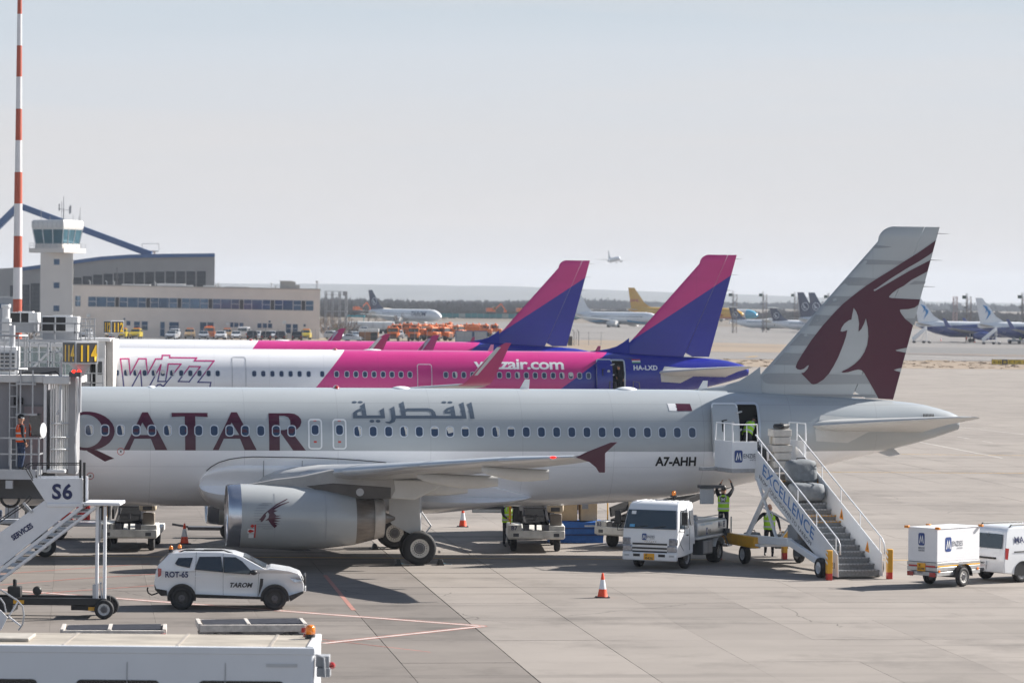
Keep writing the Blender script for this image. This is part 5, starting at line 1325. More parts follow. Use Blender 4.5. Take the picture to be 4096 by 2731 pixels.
for i in range(NS):
    y = SLOPE0[0] + .02 + (SLOPE1[0] - SLOPE0[0]) * i / NS; z = tz(y) + .05
    yel = i in (8, 9, 15)
    s_ = MB().box(0, SW, y, y + .40, z - .05, z).build('step', M('yellow_step', (.6, .30, .03), .5) if yel else TREAD, stairs)
    MB().box(0.01, SW - .01, y + .02, y + .04, z - .20, z - .05).build('riser', TREAD, s_)
    m = MB()
    for j in range(12): m.box(.05 + j * .122, .13 + j * .122, y - .012, y + .05, z - .028, z + .012)
    m.build('nosing', STEEL, s_)
# platform at the top
pz = 3.30
MB().box(-.9, SW + .25, 6.6, 8.15, pz - .16, pz).build('platform', STEEL, stairs, bevel=.02)
MB().box(-1.45, .2, 7.9, 8.22, pz - .14, pz - .02).build('platform_extension', STEEL, stairs, bevel=.02)
for xa, xb in ((-.92, -.88), (SW + .28, SW + .32)):
    c_ = MB().box(xa, xb, 6.55, 8.05, pz - .02, pz + .92).build('canopy_panel', STW, stairs, bevel=.01)
    MB().tube([(xa + .02, 6.55, pz + .92), (xa + .02, 6.6, pz + 1.52), (xa + .02, 7.95, pz + 1.52), (xa + .02, 8.05, pz + .92)], .025, 6).tube([(xa + .02, 7.3, pz + .92), (xa + .02, 7.3, pz + 1.5)], .02, 6).build('platform_rail', STW, stairs)
MB().box(-.92, .02, 6.53, 6.57, pz - .02, pz + .92).build('front_panel', STW, stairs, bevel=.01)
MB().tube([(-.92, 6.5, pz + .92), (-.92, 6.5, pz + 1.5), (-.02, 6.5, pz + 1.5), (.02, 6.5, pz + .92)], .025, 6).tube([(-.4, 6.5, pz + .92), (-.4, 6.5, pz + 1.5)], .018, 6).build('platform_rail', STW, stairs)
aviation_logo(stairs, (-.84, 6.525, pz + .2), (1, 0, 0), (0, 0, 1), .42)
# undercarriage
MB().bar((-.25, .6, .45), (-.25, 3.2, 1.0), .16, .22).bar((-.25, 3.2, 1.0), (-.25, 7.6, .86), .18, .26).bar((SW + .25, .6, .45), (SW + .25, 7.6, .86), .16, .22).build('chassis', STW, stairs, bevel=.02)
MB().box(-.45, SW + .45, 5.2, 7.8, .70, .78).build('chassis_deck', STW, stairs)
YEL = M('stairs_yellow', (.72, .36, .025), .45, var=.15, scale=4)
MB().box(-.50, -.30, 5.6, 8.1, .62, 1.0).bar((-.4, 8.1, .82), (-.4, 8.7, .82), .2, .2).build('drive_housing', YEL, stairs, bevel=.03)
for x, y in ((-.42, 8.75), (-.42, -.25), (SW + .20, -.25), (SW + .42, 8.5)):
    o_ = MB().box(x - .09, x + .09, y - .09, y + .09, .22, .98).build('outrigger', YEL, stairs, bevel=.02); MB().box(x - .085, x + .085, y - .085, y + .085, 0, .24).build('outrigger_foot', RED, o_, bevel=.015)
    m = MB()
    for j in range(3): m.add([(x - .095, y - .085, .5 + j * .16), (x - .095, y + .085, .60 + j * .16), (x - .095, y + .085, .68 + j * .16), (x - .095, y - .085, .58 + j * .16)], [(0, 1, 2, 3)])
    m.build('warning_stripe', WHITE, o_)
for x, y in ((-.25, 6.9), (-.25, .75), (SW + .25, .75), (SW + .25, 6.9)):
    h = mkobj('wheel', MB().cyl((x - .05, y, .33), (x + .05, y, .33), .1).mesh('wheel', DSTEEL), stairs)
    g_ = mkobj('tyre', MB().lathe((x, y, .33), (1, 0, 0), [(-.1, .2), (-.11, .28), (-.08, .32), (0, .33), (.08, .32), (.11, .28), (.1, .2)], 22, False).mesh('tyre', RUBBER, True), h)
    MB().lathe((x, y, .33), (-1, 0, 0), [(.10, .2), (.07, .18), (.06, .09), (.1, .07), (.1, .001)], 18, False).build('rim', LGREY, h)
# lifting struts, cross braces, power pack
MB().bar((-.05, 7.2, .9), (-.05, 5.3, 2.75), .13).bar((SW + .05, 7.2, .9), (SW + .05, 5.3, 2.75), .13).bar((-.05, 4.6, .9), (-.05, 6.4, 3.0), .09).bar((SW + .05, 4.6, .9), (SW + .05, 6.4, 3.0), .09).bar((0, 4.6, .95), (SW, 6.0, 2.0), .06).bar((SW, 4.6, .95), (0, 6.0, 2.0), .06).build('lifting_strut', STW, stairs, bevel=.015)
MB().box(.2, .75, 3.6, 4.4, .8, 1.5).box(.85, 1.4, 3.2, 4.3, .8, 1.25).cyl((1.1, 3.2, 1.3), (1.1, 4.2, 1.3), .14).build('power_pack', GREY, stairs, bevel=.03)
MB().box(-.2, .55, 2.5, 3.0, .55, 1.1).build('battery_box', DGREY, stairs, bevel=.02)
MB().tube([(-.55, 8.2, 1.0), (-.62, 7.9, 1.05), (-.6, 7.7, .8), (-.55, 7.6, .6)], .02).box(-.56, -.40, 7.85, 8.35, .92, 1.15).build('control_box', DGREY, stairs)
BLUEP = M('blue_letter_print', (.045, .19, .50), .4, var=.05)
# lettering follows the slope of the panel: reading direction runs down the stairs
sy = (SLOPE1[0] - SLOPE0[0]); sz = (SLOPE1[1] - SLOPE0[1]); L_ = math.hypot(sy, sz)
rd = Vector((0, -sy / L_, -sz / L_)); up_ = Vector((0, -sz / L_ * -1 * -1, sy / L_)); up_ = Vector((0, 0, 1))
lettering(stairs, 'EXCELLENCE', BLUEP, (-.041, 6.0, tz(6.0) + .10), rd, (0, -.30, 1), .40, width=4.6, bold=.012, gap=1.05)
lettering(stairs, 'FROM TOUCHDOWN TO TAKEOFF', M('logo_grey_print', None), (-.041, 6.25, tz(6.25) - .20), rd, (0, -.30, 1), .15, width=4.75, bold=.0)
lettering(stairs, '21', BLACK, (-.041, .35, .35), (0, -1, 0), (0, 0, 1), .2, bold=.02)
for y in (1.0, 3.0, 4.9):
    P_ = lambda a, b: (SW - .006, y - a, tz(y) + .16 + b)
    MB().add([P_(-.16, 0), P_(.16, -.05), P_(.02, .34)], [(0, 1, 2)]).build('warning_triangle', M('sign_amber', (.8, .3, .02), .4, var=0), stairs)
    MB().add([(SW - .01, y + .02, tz(y) + .20), (SW - .01, y - .04, tz(y) + .20), (SW - .01, y, tz(y) + .40)], [(0, 1, 2)]).build('warning_mark', BLACK, stairs)
    MB().add([P_(-.2, -.16), P_(.22, -.3), P_(.22, -.33), P_(-.2, -.19)], [(0, 1, 2, 3)]).build('warning_text_line', DGREY, stairs)
# load left on the stairs: sacks, boxes, a folded black bag
SACK = M('grey_sack_fabric', (.17, .185, .20), .8, var=.2, scale=6, bump=.6, bscale=9)
def sw_(x, y, z):
    return Vector((ST[0] + x * math.cos(R(SA)) - y * math.sin(R(SA)), ST[1] + x * math.sin(R(SA)) + y * math.cos(R(SA)), z))
def sack(P, label, d, rz, seed, cat='bag', mat=None, name='cloth_sack', group=None):
    rnd = random.Random(seed); t = thing(name, label, cat, P, rz, group)
    bm = bmesh.new(); bmesh.ops.create_cube(bm, size=1)
    bmesh.ops.subdivide_edges(bm, edges=bm.edges[:], cuts=4, use_grid_fill=True)
    for v in bm.verts:
        c = v.co.copy(); n = c.normalized() * .62
        c = c.lerp(n, .45); c.z = (c.z + .42)
        nn = noise.noise_vector(v.co * 3 + Vector((seed, 0, 0))) * .07
        c += nn; c.z = max(c.z, 0)
        v.co = Vector((c.x * d[0], c.y * d[1], c.z * d[2]))
    me = bpy.data.meshes.new('sack'); bm.to_mesh(me); bm.free(); me.materials.append(mat or SACK)
    for p in me.polygons: p.use_smooth = True
    o = mkobj('sack', me, t)
    MB().tube([(-d[0] * .2, -d[1] * .1, d[2] * .85), (-d[0] * .15, 0, d[2] * 1.02), (d[0] * .15, 0, d[2] * 1.02), (d[0] * .2, -d[1] * .1, d[2] * .85)], .018).build('handle', DARKC, t)
    return t
sack(sw_(.85, 4.35, tz(4.35) + .05), 'large grey sack lying on the stairs above the empty steps', (1.15, .75, .62), R(SA), 3, group='grey sacks on the stairs')
sack(sw_(.95, 5.0, tz(5.0) + .32), 'upper grey sack standing on the stairs against the white boxes', (1.0, .6, .80), R(SA + 5), 8, group='grey sacks on the stairs')
sack(sw_(.18, 6.9, pz), 'black rubbish bag on the stair platform left of the boxes', (.5, .6, .75), R(SA), 5, mat=BLACK)
CARD = M('pale_carton', (.55, .52, .48), .8, var=.15, scale=4)
for i in range(5):
    t = thing('carton', ['bottom carton of the pale stack at the top of the stairs', 'second carton from the bottom of the pale stack on the stairs', 'middle carton of the pale stack on the stairs', 'fourth carton of the pale stack on the stairs', 'topmost carton of the pale stack on the stairs, under the black coat'][i], 'box', sw_(.95, 6.75, pz + .005 + i * .27), R(SA + random.uniform(-3, 3)), 'pale cartons stacked on the stairs')
    MB().box(-.34 + .05 * (i % 2), .30 + .04 * (i % 3), -.25, .25, 0, .235 + .015 * (i % 2)).build('carton_body', CARD, t, bevel=.012); MB().box(-.33, .33, -.05, .05, .02, .262).build('tape', M('tape_brown', (.42, .38, .32), .5), t)
sack(sw_(1.0, 6.75, pz + 1.36), 'black coat heaped over the carton stack at the top of the stairs', (.50, .42, .16), R(SA + 40), 11, 'coat', BLACK, 'folded_coat')

# ------------------------------------------------------------------ belt loaders under the fuselage
LW = M('loader_white', (.62, .61, .58), .5, var=.25, scale=3)
CREAM = M('cream_plastic', (.62, .53, .40), .45, var=.1)
def loader(P, rz, label, num, group='belt loaders at the cargo holds'):
    t = thing('belt_loader', label, 'belt loader', P, rz, group)   # local -y faces the viewer
    MB().box(-1.02, 1.02, -.55, -.45, .50, .78).box(-1.0, 1.0, -.45, 4.4, .46, .70).build('chassis', LW, t, bevel=.03)
    MB().box(-1.02, -.52, -.5, .9, .70, .98).build('mudguard_box', LW, t, bevel=.03); MB().box(.45, 1.02, -.5, .9, .70, .95).build('operator_deck', LW, t, bevel=.03)
    for x in (-.78, .78):
        for y in (.25, 3.4):
            h = mkobj('wheel', MB().cyl((x - .05, y, .30), (x + .05, y, .30), .1).mesh('wheel', DSTEEL), t)
            MB().lathe((x, y, .30), (1, 0, 0), [(-.1, .15), (-.11, .25), (-.08, .29), (0, .30), (.08, .29), (.11, .25), (.1, .15)], 20).build('tyre', RUBBER, h, smooth=True)
    for x in (-.72, .72): MB().box(x - .1, x + .1, -.57, -.55, .56, .68).build('lamp', DGREY, t, bevel=.01)
    # conveyor
    b_ = MB().bar((-.42, -.3, .95), (-.42, 6.6, 2.2), .10, .22).bar((.42, -.3, .95), (.42, 6.6, 2.2), .10, .22).build('conveyor_frame', M('dark_frame', (.02, .02, .022), .85, spec=.2), t, bevel=.02)
    MB().bar((0, -.3, 1.0), (0, 6.6, 2.25), .74, .06).build('conveyor_belt', M('belt_rubber', (.012, .012, .013), .95, spec=.05), t)
    MB().bar((-.55, -.2, 1.3), (-.55, 6.2, 2.5), .08, .35).build('side_guard', M('dark_frame', None), t)
    MB().bar((-.3, .4, .6), (-.3, 2.2, 1.3), .09).bar((.3, .4, .6), (.3, 2.2, 1.3), .09).bar((-.4, .2, .72), (-.4, 1.2, 1.8), .07).bar((.4, .2, .72), (.4, 1.2, 1.8), .07).bar((-.4, .8, 1.5), (.4, .8, 1.5), .06).bar((0, .1, .7), (0, .2, 1.3), .08).build('lifting_arm', DSTEEL, t)
    for x in (-.35, .35): MB().box(x - .1, x + .1, -.5, -.2, .76, .98).build('roller_bracket', DSTEEL, t, bevel=.01)
    c_ = MB().box(.50, .92, -.35, .1, .95, 1.36).build('console', M('console_brown', (.22, .19, .16), .6), t, bevel=.03)
    MB().box(.38, .98, -.42, .05, 1.42, 1.80).build('console_cover', CREAM, t, bevel=.09, seg=3); MB().box(.52, .84, -.432, -.41, 1.46, 1.60).build('gauge_panel', DGREY, c_)
    MB().tube([(-.9, .1, .98), (-.9, .1, 1.9), (-.9, 1.4, 1.9), (-.9, 1.4, .98)], .025).build('guard_rail', YELLOW, t)
    lettering(t, num, NAVY, (-.9, -.555, .80), (1, 0, 0), (0, 0, 1), .15, bold=.03)
    return t
loader(((.08 + 1.74) / 2, 125.2, 0), R(2), 'belt loader with cream console under the belly of the grey airliner', 'B7')
loader((-13.5, 123.8, 0), R(2), 'belt loader on the left, behind the post of the service stairs', 'B11')
loader((4.2, 127.2, 0), R(-38), 'belt loader half hidden behind the cab of the tank truck', 'B3')
# cargo van with its rear doors swung open, seen under the belly
cv = thing('cargo_van', 'white cargo van with both rear doors swung open behind the belt loader', 'van', (.9, 131.5, 0), 0)
MB().box(-1.0, 1.0, 0, 5, .5, 2.5).build('body', DULLW, cv, bevel=.05); MB().box(-.9, .9, -.01, .1, .6, 2.4).build('load_space', BLACK, cv)
for x0, x1 in ((-2.35, -1.02), (1.02, 2.2)):
    d_ = MB().box(x0, x1, -.1, -.04, .98, 2.5).build('rear_door', DULLW, cv, bevel=.04); MB().box(x0 + .16, x1 - .14, -.115, -.1, 1.12, 2.4).build('door_lining', M('dark_lining', (.06, .065, .07), .7, var=.3, scale=8), d_, bevel=.03)
for x in (-.8, .8):
    h = mkobj('wheel', MB().cyl((x - .1, .9, .34), (x + .1, .9, .34), .34, None, 18).mesh('wheel', RUBBER), cv)
KRAFT = M('cardboard', (.50, .36, .21), .85, var=.12, scale=3)
def carton(P, d, label, rz=0):
    t = thing('cardboard_box', label, 'box', P, rz, 'cardboard boxes behind the belt loader')
    MB().box(-d[0] / 2, d[0] / 2, -d[1] / 2, d[1] / 2, 0, d[2]).build('box_body', KRAFT, t, bevel=.01)
    MB().box(-d[0] / 2 + .05, -d[0] / 2 + .28, -d[1] / 2 - .006, -d[1] / 2, d[2] - .3, d[2] - .05).build('label', M('grey_label', (.25, .25, .25), .7), t)
    MB().box(-d[0] / 2 - .01, d[0] / 2 + .01, -.04, .04, .0, d[2] + .006).build('strap', BLACK, t)
bcp = G(2290, 2172)
cart = thing('baggage_cart', 'flat baggage cart draped with a blue striped tarpaulin beside the belt loader', 'cart', (bcp.x + .1, bcp.y + .9, 0), R(4))
TARP = M('blue_tarpaulin', (.02, .12, .42), .6, var=.2, scale=6, bump=.6, bscale=8)
def crumple(d, seed, amp=.05):
    bm = bmesh.new(); bmesh.ops.create_cube(bm, size=1); bmesh.ops.subdivide_edges(bm, edges=bm.edges[:], cuts=5, use_grid_fill=True)
    m = MB()
    for v in bm.verts: v.co = Vector((v.co.x * d[0], v.co.y * d[1], (v.co.z + .5) * d[2])) + noise.noise_vector(v.co * 4 + Vector((seed,) * 3)) * amp
    bm.verts.index_update(); m.v = [tuple(v.co) for v in bm.verts]; m.f = [tuple(v.index for v in f.verts) for f in bm.faces]; bm.free(); return m
crumple((2.0, 1.3, .78), 2).build('tarpaulin', TARP, cart, smooth=40)
for z in (.28, .52):
    MB().box(-1.04, 1.04, -.69, .69, z, z + .04).build('tarpaulin_stripe', M('tarp_stripe', (.01, .03, .12), .6), cart)
MB().box(.3, 1.05, -.695, .69, .6, .66).build('tarpaulin_tape', REFL, cart)
carton((bcp.x - .25, bcp.y + .9, .80), (.85, .7, .72), 'large cardboard box on the left of the blue tarpaulin')
carton((bcp.x + .58, bcp.y + .95, .80), (.62, .65, .74), 'cardboard box on the right of the blue tarpaulin with a black strap', R(6))
# carts of luggage beyond the nose gear on the left
def bag(P, d, mat, label, rz=0, group='suitcases on the baggage carts'):
    t = thing('suitcase', label, 'suitcase', P, rz, group)
    MB().box(-d[0] / 2, d[0] / 2, -d[1] / 2, d[1] / 2, .03, d[2]).build('shell', mat, t, bevel=.05, seg=3)
    MB().tube([(-.12, 0, d[2]), (-.12, 0, d[2] + .08), (.12, 0, d[2] + .08), (.12, 0, d[2])], .014).build('handle', BLACK, t)
    m = MB()
    for x in (-.25, .25): m.box(x * d[0] - .01, x * d[0] + .01, -d[1] / 2 - .008, d[1] / 2 + .008, .06, d[2] + .004)
    m.build('rib', BLACK, t)
def bcart(P, label, rz=0):
    t = thing('luggage_cart', label, 'cart', P, rz, 'open luggage carts behind the stairs')
    MB().box(-1.3, 1.3, -.7, .7, .5, .62).build('deck', LGREY, t, bevel=.02)
    for x in (-1.27, 1.27): MB().tube([(x, -.65, .6), (x, -.65, 1.7), (x, .65, 1.7), (x, .65, .6)], .03).tube([(x, -.65, 1.15), (x, .65, 1.15)], .02).build('end_frame', LGREY, t)
    MB().bar((-1.3, -.68, .72), (1.3, -.68, .72), .04).build('side_rail', LGREY, t)
    MB().bar((1.3, 0, .5), (2.2, 0, .42), .06).build('draw_bar', DSTEEL, t)
    for x in (-.9, .9):
        for y in (-.55, .55): 
            h = mkobj('wheel', MB().lathe((x, y, .24), (0, 1, 0), [(-.08, .1), (-.09, .2), (-.06, .235), (.06, .235), (.09, .2), (.08, .1)], 18).mesh('wheel', RUBBER, 40), t)
            MB().lathe((x, y, .24), (0, -1, 0), [(.085, .12), (.086, .001)], 12, False).build('rim', LGREY, h)
for k, (px_, y_) in enumerate(((345, 129.5), (60, 130.5), (-190, 130.5))):
    X = (px_ - 2048) / 14000 * y_
    bcart((X, y_, 0), ['luggage cart with red suitcases behind the service stairs', 'luggage cart at the left edge behind the stairs', 'luggage cart partly outside the frame on the left'][k], R(4))
    cols = [(RED, M('bag_red', (.6, .03, .03), .45), BLACK), (M('bag_blue', (.04, .07, .14), .5), M('bag_silver', (.45, .47, .5), .35, .3), BLACK), (BLACK, M('bag_grey', (.15, .15, .16), .5), RED)][k]
    nm = [('long red', 'upright bright red', 'black'), ('dark blue', 'silver', 'black upright'), ('small black', 'grey', 'dark red')][k]
    for j in range(3): bag((X - .8 + j * .75, y_ - .1, .63), ((.72, .4, .35) if j == 0 else (.5, .36, .72)), cols[j], nm[j] + ['', ' suitcase on the cart behind the stair post', ' suitcase on the leftmost cart'][0] + ' suitcase on the ' + ['right hand', 'left', 'outermost left'][k] + ' luggage cart', R(random.uniform(-8, 8)))
# small tow cart beyond the far engine, chocks by the main wheels
twp = G(900, 2153)
tw = thing('tow_cart', 'low black tow cart showing behind the engine intake', 'cart', (twp.x, twp.y + .3, 0), 0)
MB().box(-1.4, .5, -.3, .3, .3, .42).bar((-1.4, 0, .4), (-2.0, 0, .5), .08).build('frame', DSTEEL, tw)
for y in (-.35, .35):
    h = mkobj('wheel', MB().lathe((.1, y, .28), (0, 1, 0), [(-.08, .12), (-.09, .24), (-.05, .28), (.05, .28), (.09, .24), (.08, .12)], 18).mesh('wheel', RUBBER, 40), tw)
for i, (a, b) in enumerate(((-20.62, -4.3), (-19.18, -4.3), (-20.62, 3.2))):
    P_ = QF.world(a, b, 0); t = thing('wheel_chock', ['black chock in front of the near main wheel', 'black chock behind the near main wheel', 'black chock in front of the far main wheel'][i], 'wheel chock', P_, R(8.3), 'chocks at the airliner wheels')
    MB().ext([(-.12, 0), (.12, 0), (.05, .2), (-.05, .2)], .3, 'xz', -.15).build('chock_body', BLACK, t, bevel=.015); MB().tube([(0, .15, .1), (.2, .2, .03), (.4, .15, .02)], .01).build('rope', M('blue_rope', (.05, .2, .3), .7), t)
# ------------------------------------------------------------------ boarding bridge of stand 114 (cab at the front left door)
kA = crop(0, 1220, 3.733); kB = crop(0, 1640, 3.733); kE = crop(0, 1980, 2.904)
def plane(Y):
    """(x, z) of picture points on the plane y = Y"""
    def f(*pts): return [(AT(a, b, Y).x, AT(a, b, Y).z) for a, b in pts]
    return f
BW = M('bridge_grey', (.235, .23, .25), .5, var=.08, scale=1); BL = M('bridge_light', (.60, .60, .60), .45, var=.1); BWHITE = M('bridge_white', (.74, .74, .74), .45, var=.08)
br = thing('boarding_bridge', 'grey boarding bridge cab with corrugated shutter at the grey airliner', 'boarding bridge', (-16.5, 116.5, 0), 0)
br_o = Vector((-16.5, 116.5, 0))
def L(m): return m.xf(Matrix.Translation(-br_o))
Yb = 114.9
x_l, x_d, x_s, x_e, x_f = -19.6, -15.35, -15.25, -14.62, -14.32
L(MB().box(x_l, x_d, Yb, 118.2, 3.30, 6.14)).build('cab_wall', BW, br)
L(MB().box(x_l, x_s - .1, Yb - .25, 118.4, 6.14, 6.38).box(x_s - .1, x_e + .12, Yb - .3, 116.0, 6.10, 6.36)).build('cab_roof', BL, br, bevel=.02)
L(MB().box(x_l, x_d, Yb - .05, 118.2, 2.80, 3.28)).build('cab_floor', DGREY, br)
m = MB()
for i in range(13):
    t = i / 12; a = R(8 + 74 * t); x = x_s + .05 + .72 * math.sin(a) * .98; y = Yb - .12 + .85 * (1 - math.cos(a))
    m.cyl((x, y, 3.30), (x, y, 6.10), .032, None, 6)
L(m).build('corrugated_shutter', M('shutter_white', (.70, .69, .67), .4, var=.1), br)
for z in (4.55, 4.95, 5.4): L(MB().tube([(x_s + .05 + .74 * math.sin(R(8 + 74 * i / 8)), Yb - .17 + .85 * (1 - math.cos(R(8 + 74 * i / 8))), z - .6) for i in range(9)], .022)).build('shutter_band', LGREY, br)
L(MB().box(x_s - .08, x_s + .01, Yb - .22, Yb - .1, 3.2, 6.12)).build('corner_post', BWHITE, br)
L(MB().box(x_s + .02, x_e, Yb - .2, Yb + .7, 3.18, 3.30)).build('shutter_sill', BWHITE, br, bevel=.02)
L(MB().box(x_e, x_f, Yb + .25, 115.9, 3.1, 6.34).box(x_e - .2, x_e + .05, 115.9, 118.2, 3.1, 6.3)).build('bellows', M('bellows_grey', (.32, .32, .335), .6, var=.1), br, bevel=.05)
L(MB().tube([(x_f, Yb + .25, 6.3), (x_f + .05, Yb + .3, 5.2), (x_f - .06, Yb + .3, 4.3), (x_f + .02, Yb + .3, 3.2)], .05)).build('bellows_cushion', BWHITE, br)
xd0, xd1 = -16.0, -15.28
dr = L(MB().box(xd0, xd1, Yb - .03, Yb, 3.32, 5.36)).build('side_door', M('door_pinkish_grey', (.25, .205, .215), .5, var=.06), br)
L(MB().box(xd0 + .17, xd1 - .17, Yb - .04, Yb - .03, 4.38, 5.12)).build('door_window', CARG, dr)
L(MB().box(xd0 - .05, xd1 + .05, Yb - .045, Yb, 5.36, 5.42).box(xd0 - .05, xd0, Yb - .045, Yb, 3.3, 5.36).box(xd1, xd1 + .05, Yb - .045, Yb, 3.3, 5.36)).build('door_frame', M('bridge_dark_grey', (.16, .16, .175), .5), dr)
for x in (-18.3, -17.2, -16.35): L(MB().box(x, x + .09, Yb - .05, Yb, 3.3, 6.14)).build('wall_rib', M('bridge_dark_grey', None), br)
for x in (-16.28, -16.08): L(MB().cyl((x, Yb - .05, 5.62), (x + .02, Yb - .18, 5.45), .06)).build('flood_lamp', BLACK, br)
# landing with rails and a round mirror
L(MB().box(x_l, x_d, Yb - 1.15, Yb - .02, 3.16, 3.30)).build('landing', STEEL, br); L(MB().box(x_l, x_d - .1, Yb - 1.2, Yb - 1.15, 3.02, 3.34)).build('landing_fascia', LGREY, br)
rl = MB()
for z in (3.84, 4.36): rl.bar((x_l, Yb - 1.17, z), (x_d, Yb - 1.17, z), .045).bar((x_d, Yb - 1.17, z), (x_d, Yb, z), .045)
for x in (-16.27, -15.6, x_d): rl.bar((x, Yb - 1.17, 3.2), (x, Yb - 1.17, 4.36), .05)
L(rl).build('landing_rail', STEEL, br)
L(MB().lathe((-15.22, Yb - 1.2, 4.62), (.95, -.30, 0), [(0, .24), (.02, .24), (.03, .2), (.035, .001)], 24).cyl((-15.22, Yb - 1.15, 4.35), (-15.22, Yb - 1.17, 4.6), .02)).build('convex_mirror', BWHITE, br)
L(MB().box(-16.42, -16.2, Yb - 1.2, Yb - 1.0, 2.72, 2.98)).build('junction_box', LGREY, br)
# caged ladder on the left
cg = MB()
for i in range(7):
    a = R(180 + 30 * i); x, y = -18.0 + .42 * math.cos(a) * 1.1, Yb - .7 + .42 * math.sin(a); cg.bar((x, y, 6.55), (x, y, 7.72), .035)
for z in (6.6, 7.68): cg.tube([(-18.0 + .46 * math.cos(R(180 + 30 * i)), Yb - .7 + .42 * math.sin(R(180 + 30 * i)), z) for i in range(7)], .035)
for x in (-17.8, -17.4): cg.bar((x, Yb - .3, 5.1), (x, Yb - .3, 6.55), .05)
cg.bar((-17.95, Yb - .3, 5.1), (-17.25, Yb - .3, 5.1), .07).bar((-17.95, Yb - .3, 6.1), (-17.3, Yb - .3, 6.1), .06)
for k in range(8): cg.bar((-18.15, Yb - .2, 3.6 + k * .35), (-17.95, Yb - .2, 3.6 + k * .35), .03)
cg.bar((-18.17, Yb - .2, 3.4), (-18.17, Yb - .2, 7.2), .04).bar((-17.93, Yb - .2, 3.4), (-17.93, Yb - .2, 7.2), .04)
cg.xf(Matrix.Translation((1.72, 0, 0)))
L(cg).build('ladder_cage', STEEL, br)
L(MB().box(-17.3, -16.35, 115.6, 116.4, 6.38, 7.3)).build('roof_unit', BWHITE, br, bevel=.03)
for k in range(5): L(MB().box(-17.2, -16.42, 115.54, 115.60, 6.5 + k * .13, 6.57 + k * .13)).build('louvre', DGREY, br)
L(MB().cyl((-16.55, 115.9, 7.3), (-16.55, 115.9, 8.0), .10)).build('roof_cylinder', LGREY, br)
L(MB().box(-17.3, -15.0, 116.2, 116.9, 6.38, 6.62)).build('cable_tray', DGREY, br)
rl = MB()
for z in (6.75, 7.1, 7.45): rl.bar((-17.2, 117.6, z), (-15.0, 117.6, z), .045)
for x in (-17.0, -16.2, -15.5, -15.02): rl.bar((x, 117.6, 6.3), (x, 117.6, 7.45), .045)
L(rl.bar((-15.75, 116.5, 6.3), (-15.75, 116.5, 7.4), .05).bar((-15.45, 116.5, 6.3), (-15.45, 116.5, 7.4), .05).bar((-15.75, 116.5, 7.4), (-15.45, 116.5, 7.4), .05).bar((-15.75, 116.5, 6.8), (-15.45, 116.5, 6.8), .05)).build('roof_rail', STEEL, br)
L(MB().tube([(-16.3, 115.3, 6.40), (-15.9, 115.1, 6.47), (-15.5, 115.2, 6.42), (-15.0, 115.2, 6.5), (-14.7, 115.1, 6.2), (-14.68, 115.05, 5.2)], .025)).build('cable', BLACK, br)
L(MB().cyl((-14.78, Yb - .2, 4.9), (-14.78, Yb - .2, 6.9), .045).cyl((-14.78, Yb - .2, 5.3), (-14.9, Yb - .2, 5.1), .04)).build('conduit', LGREY, br)
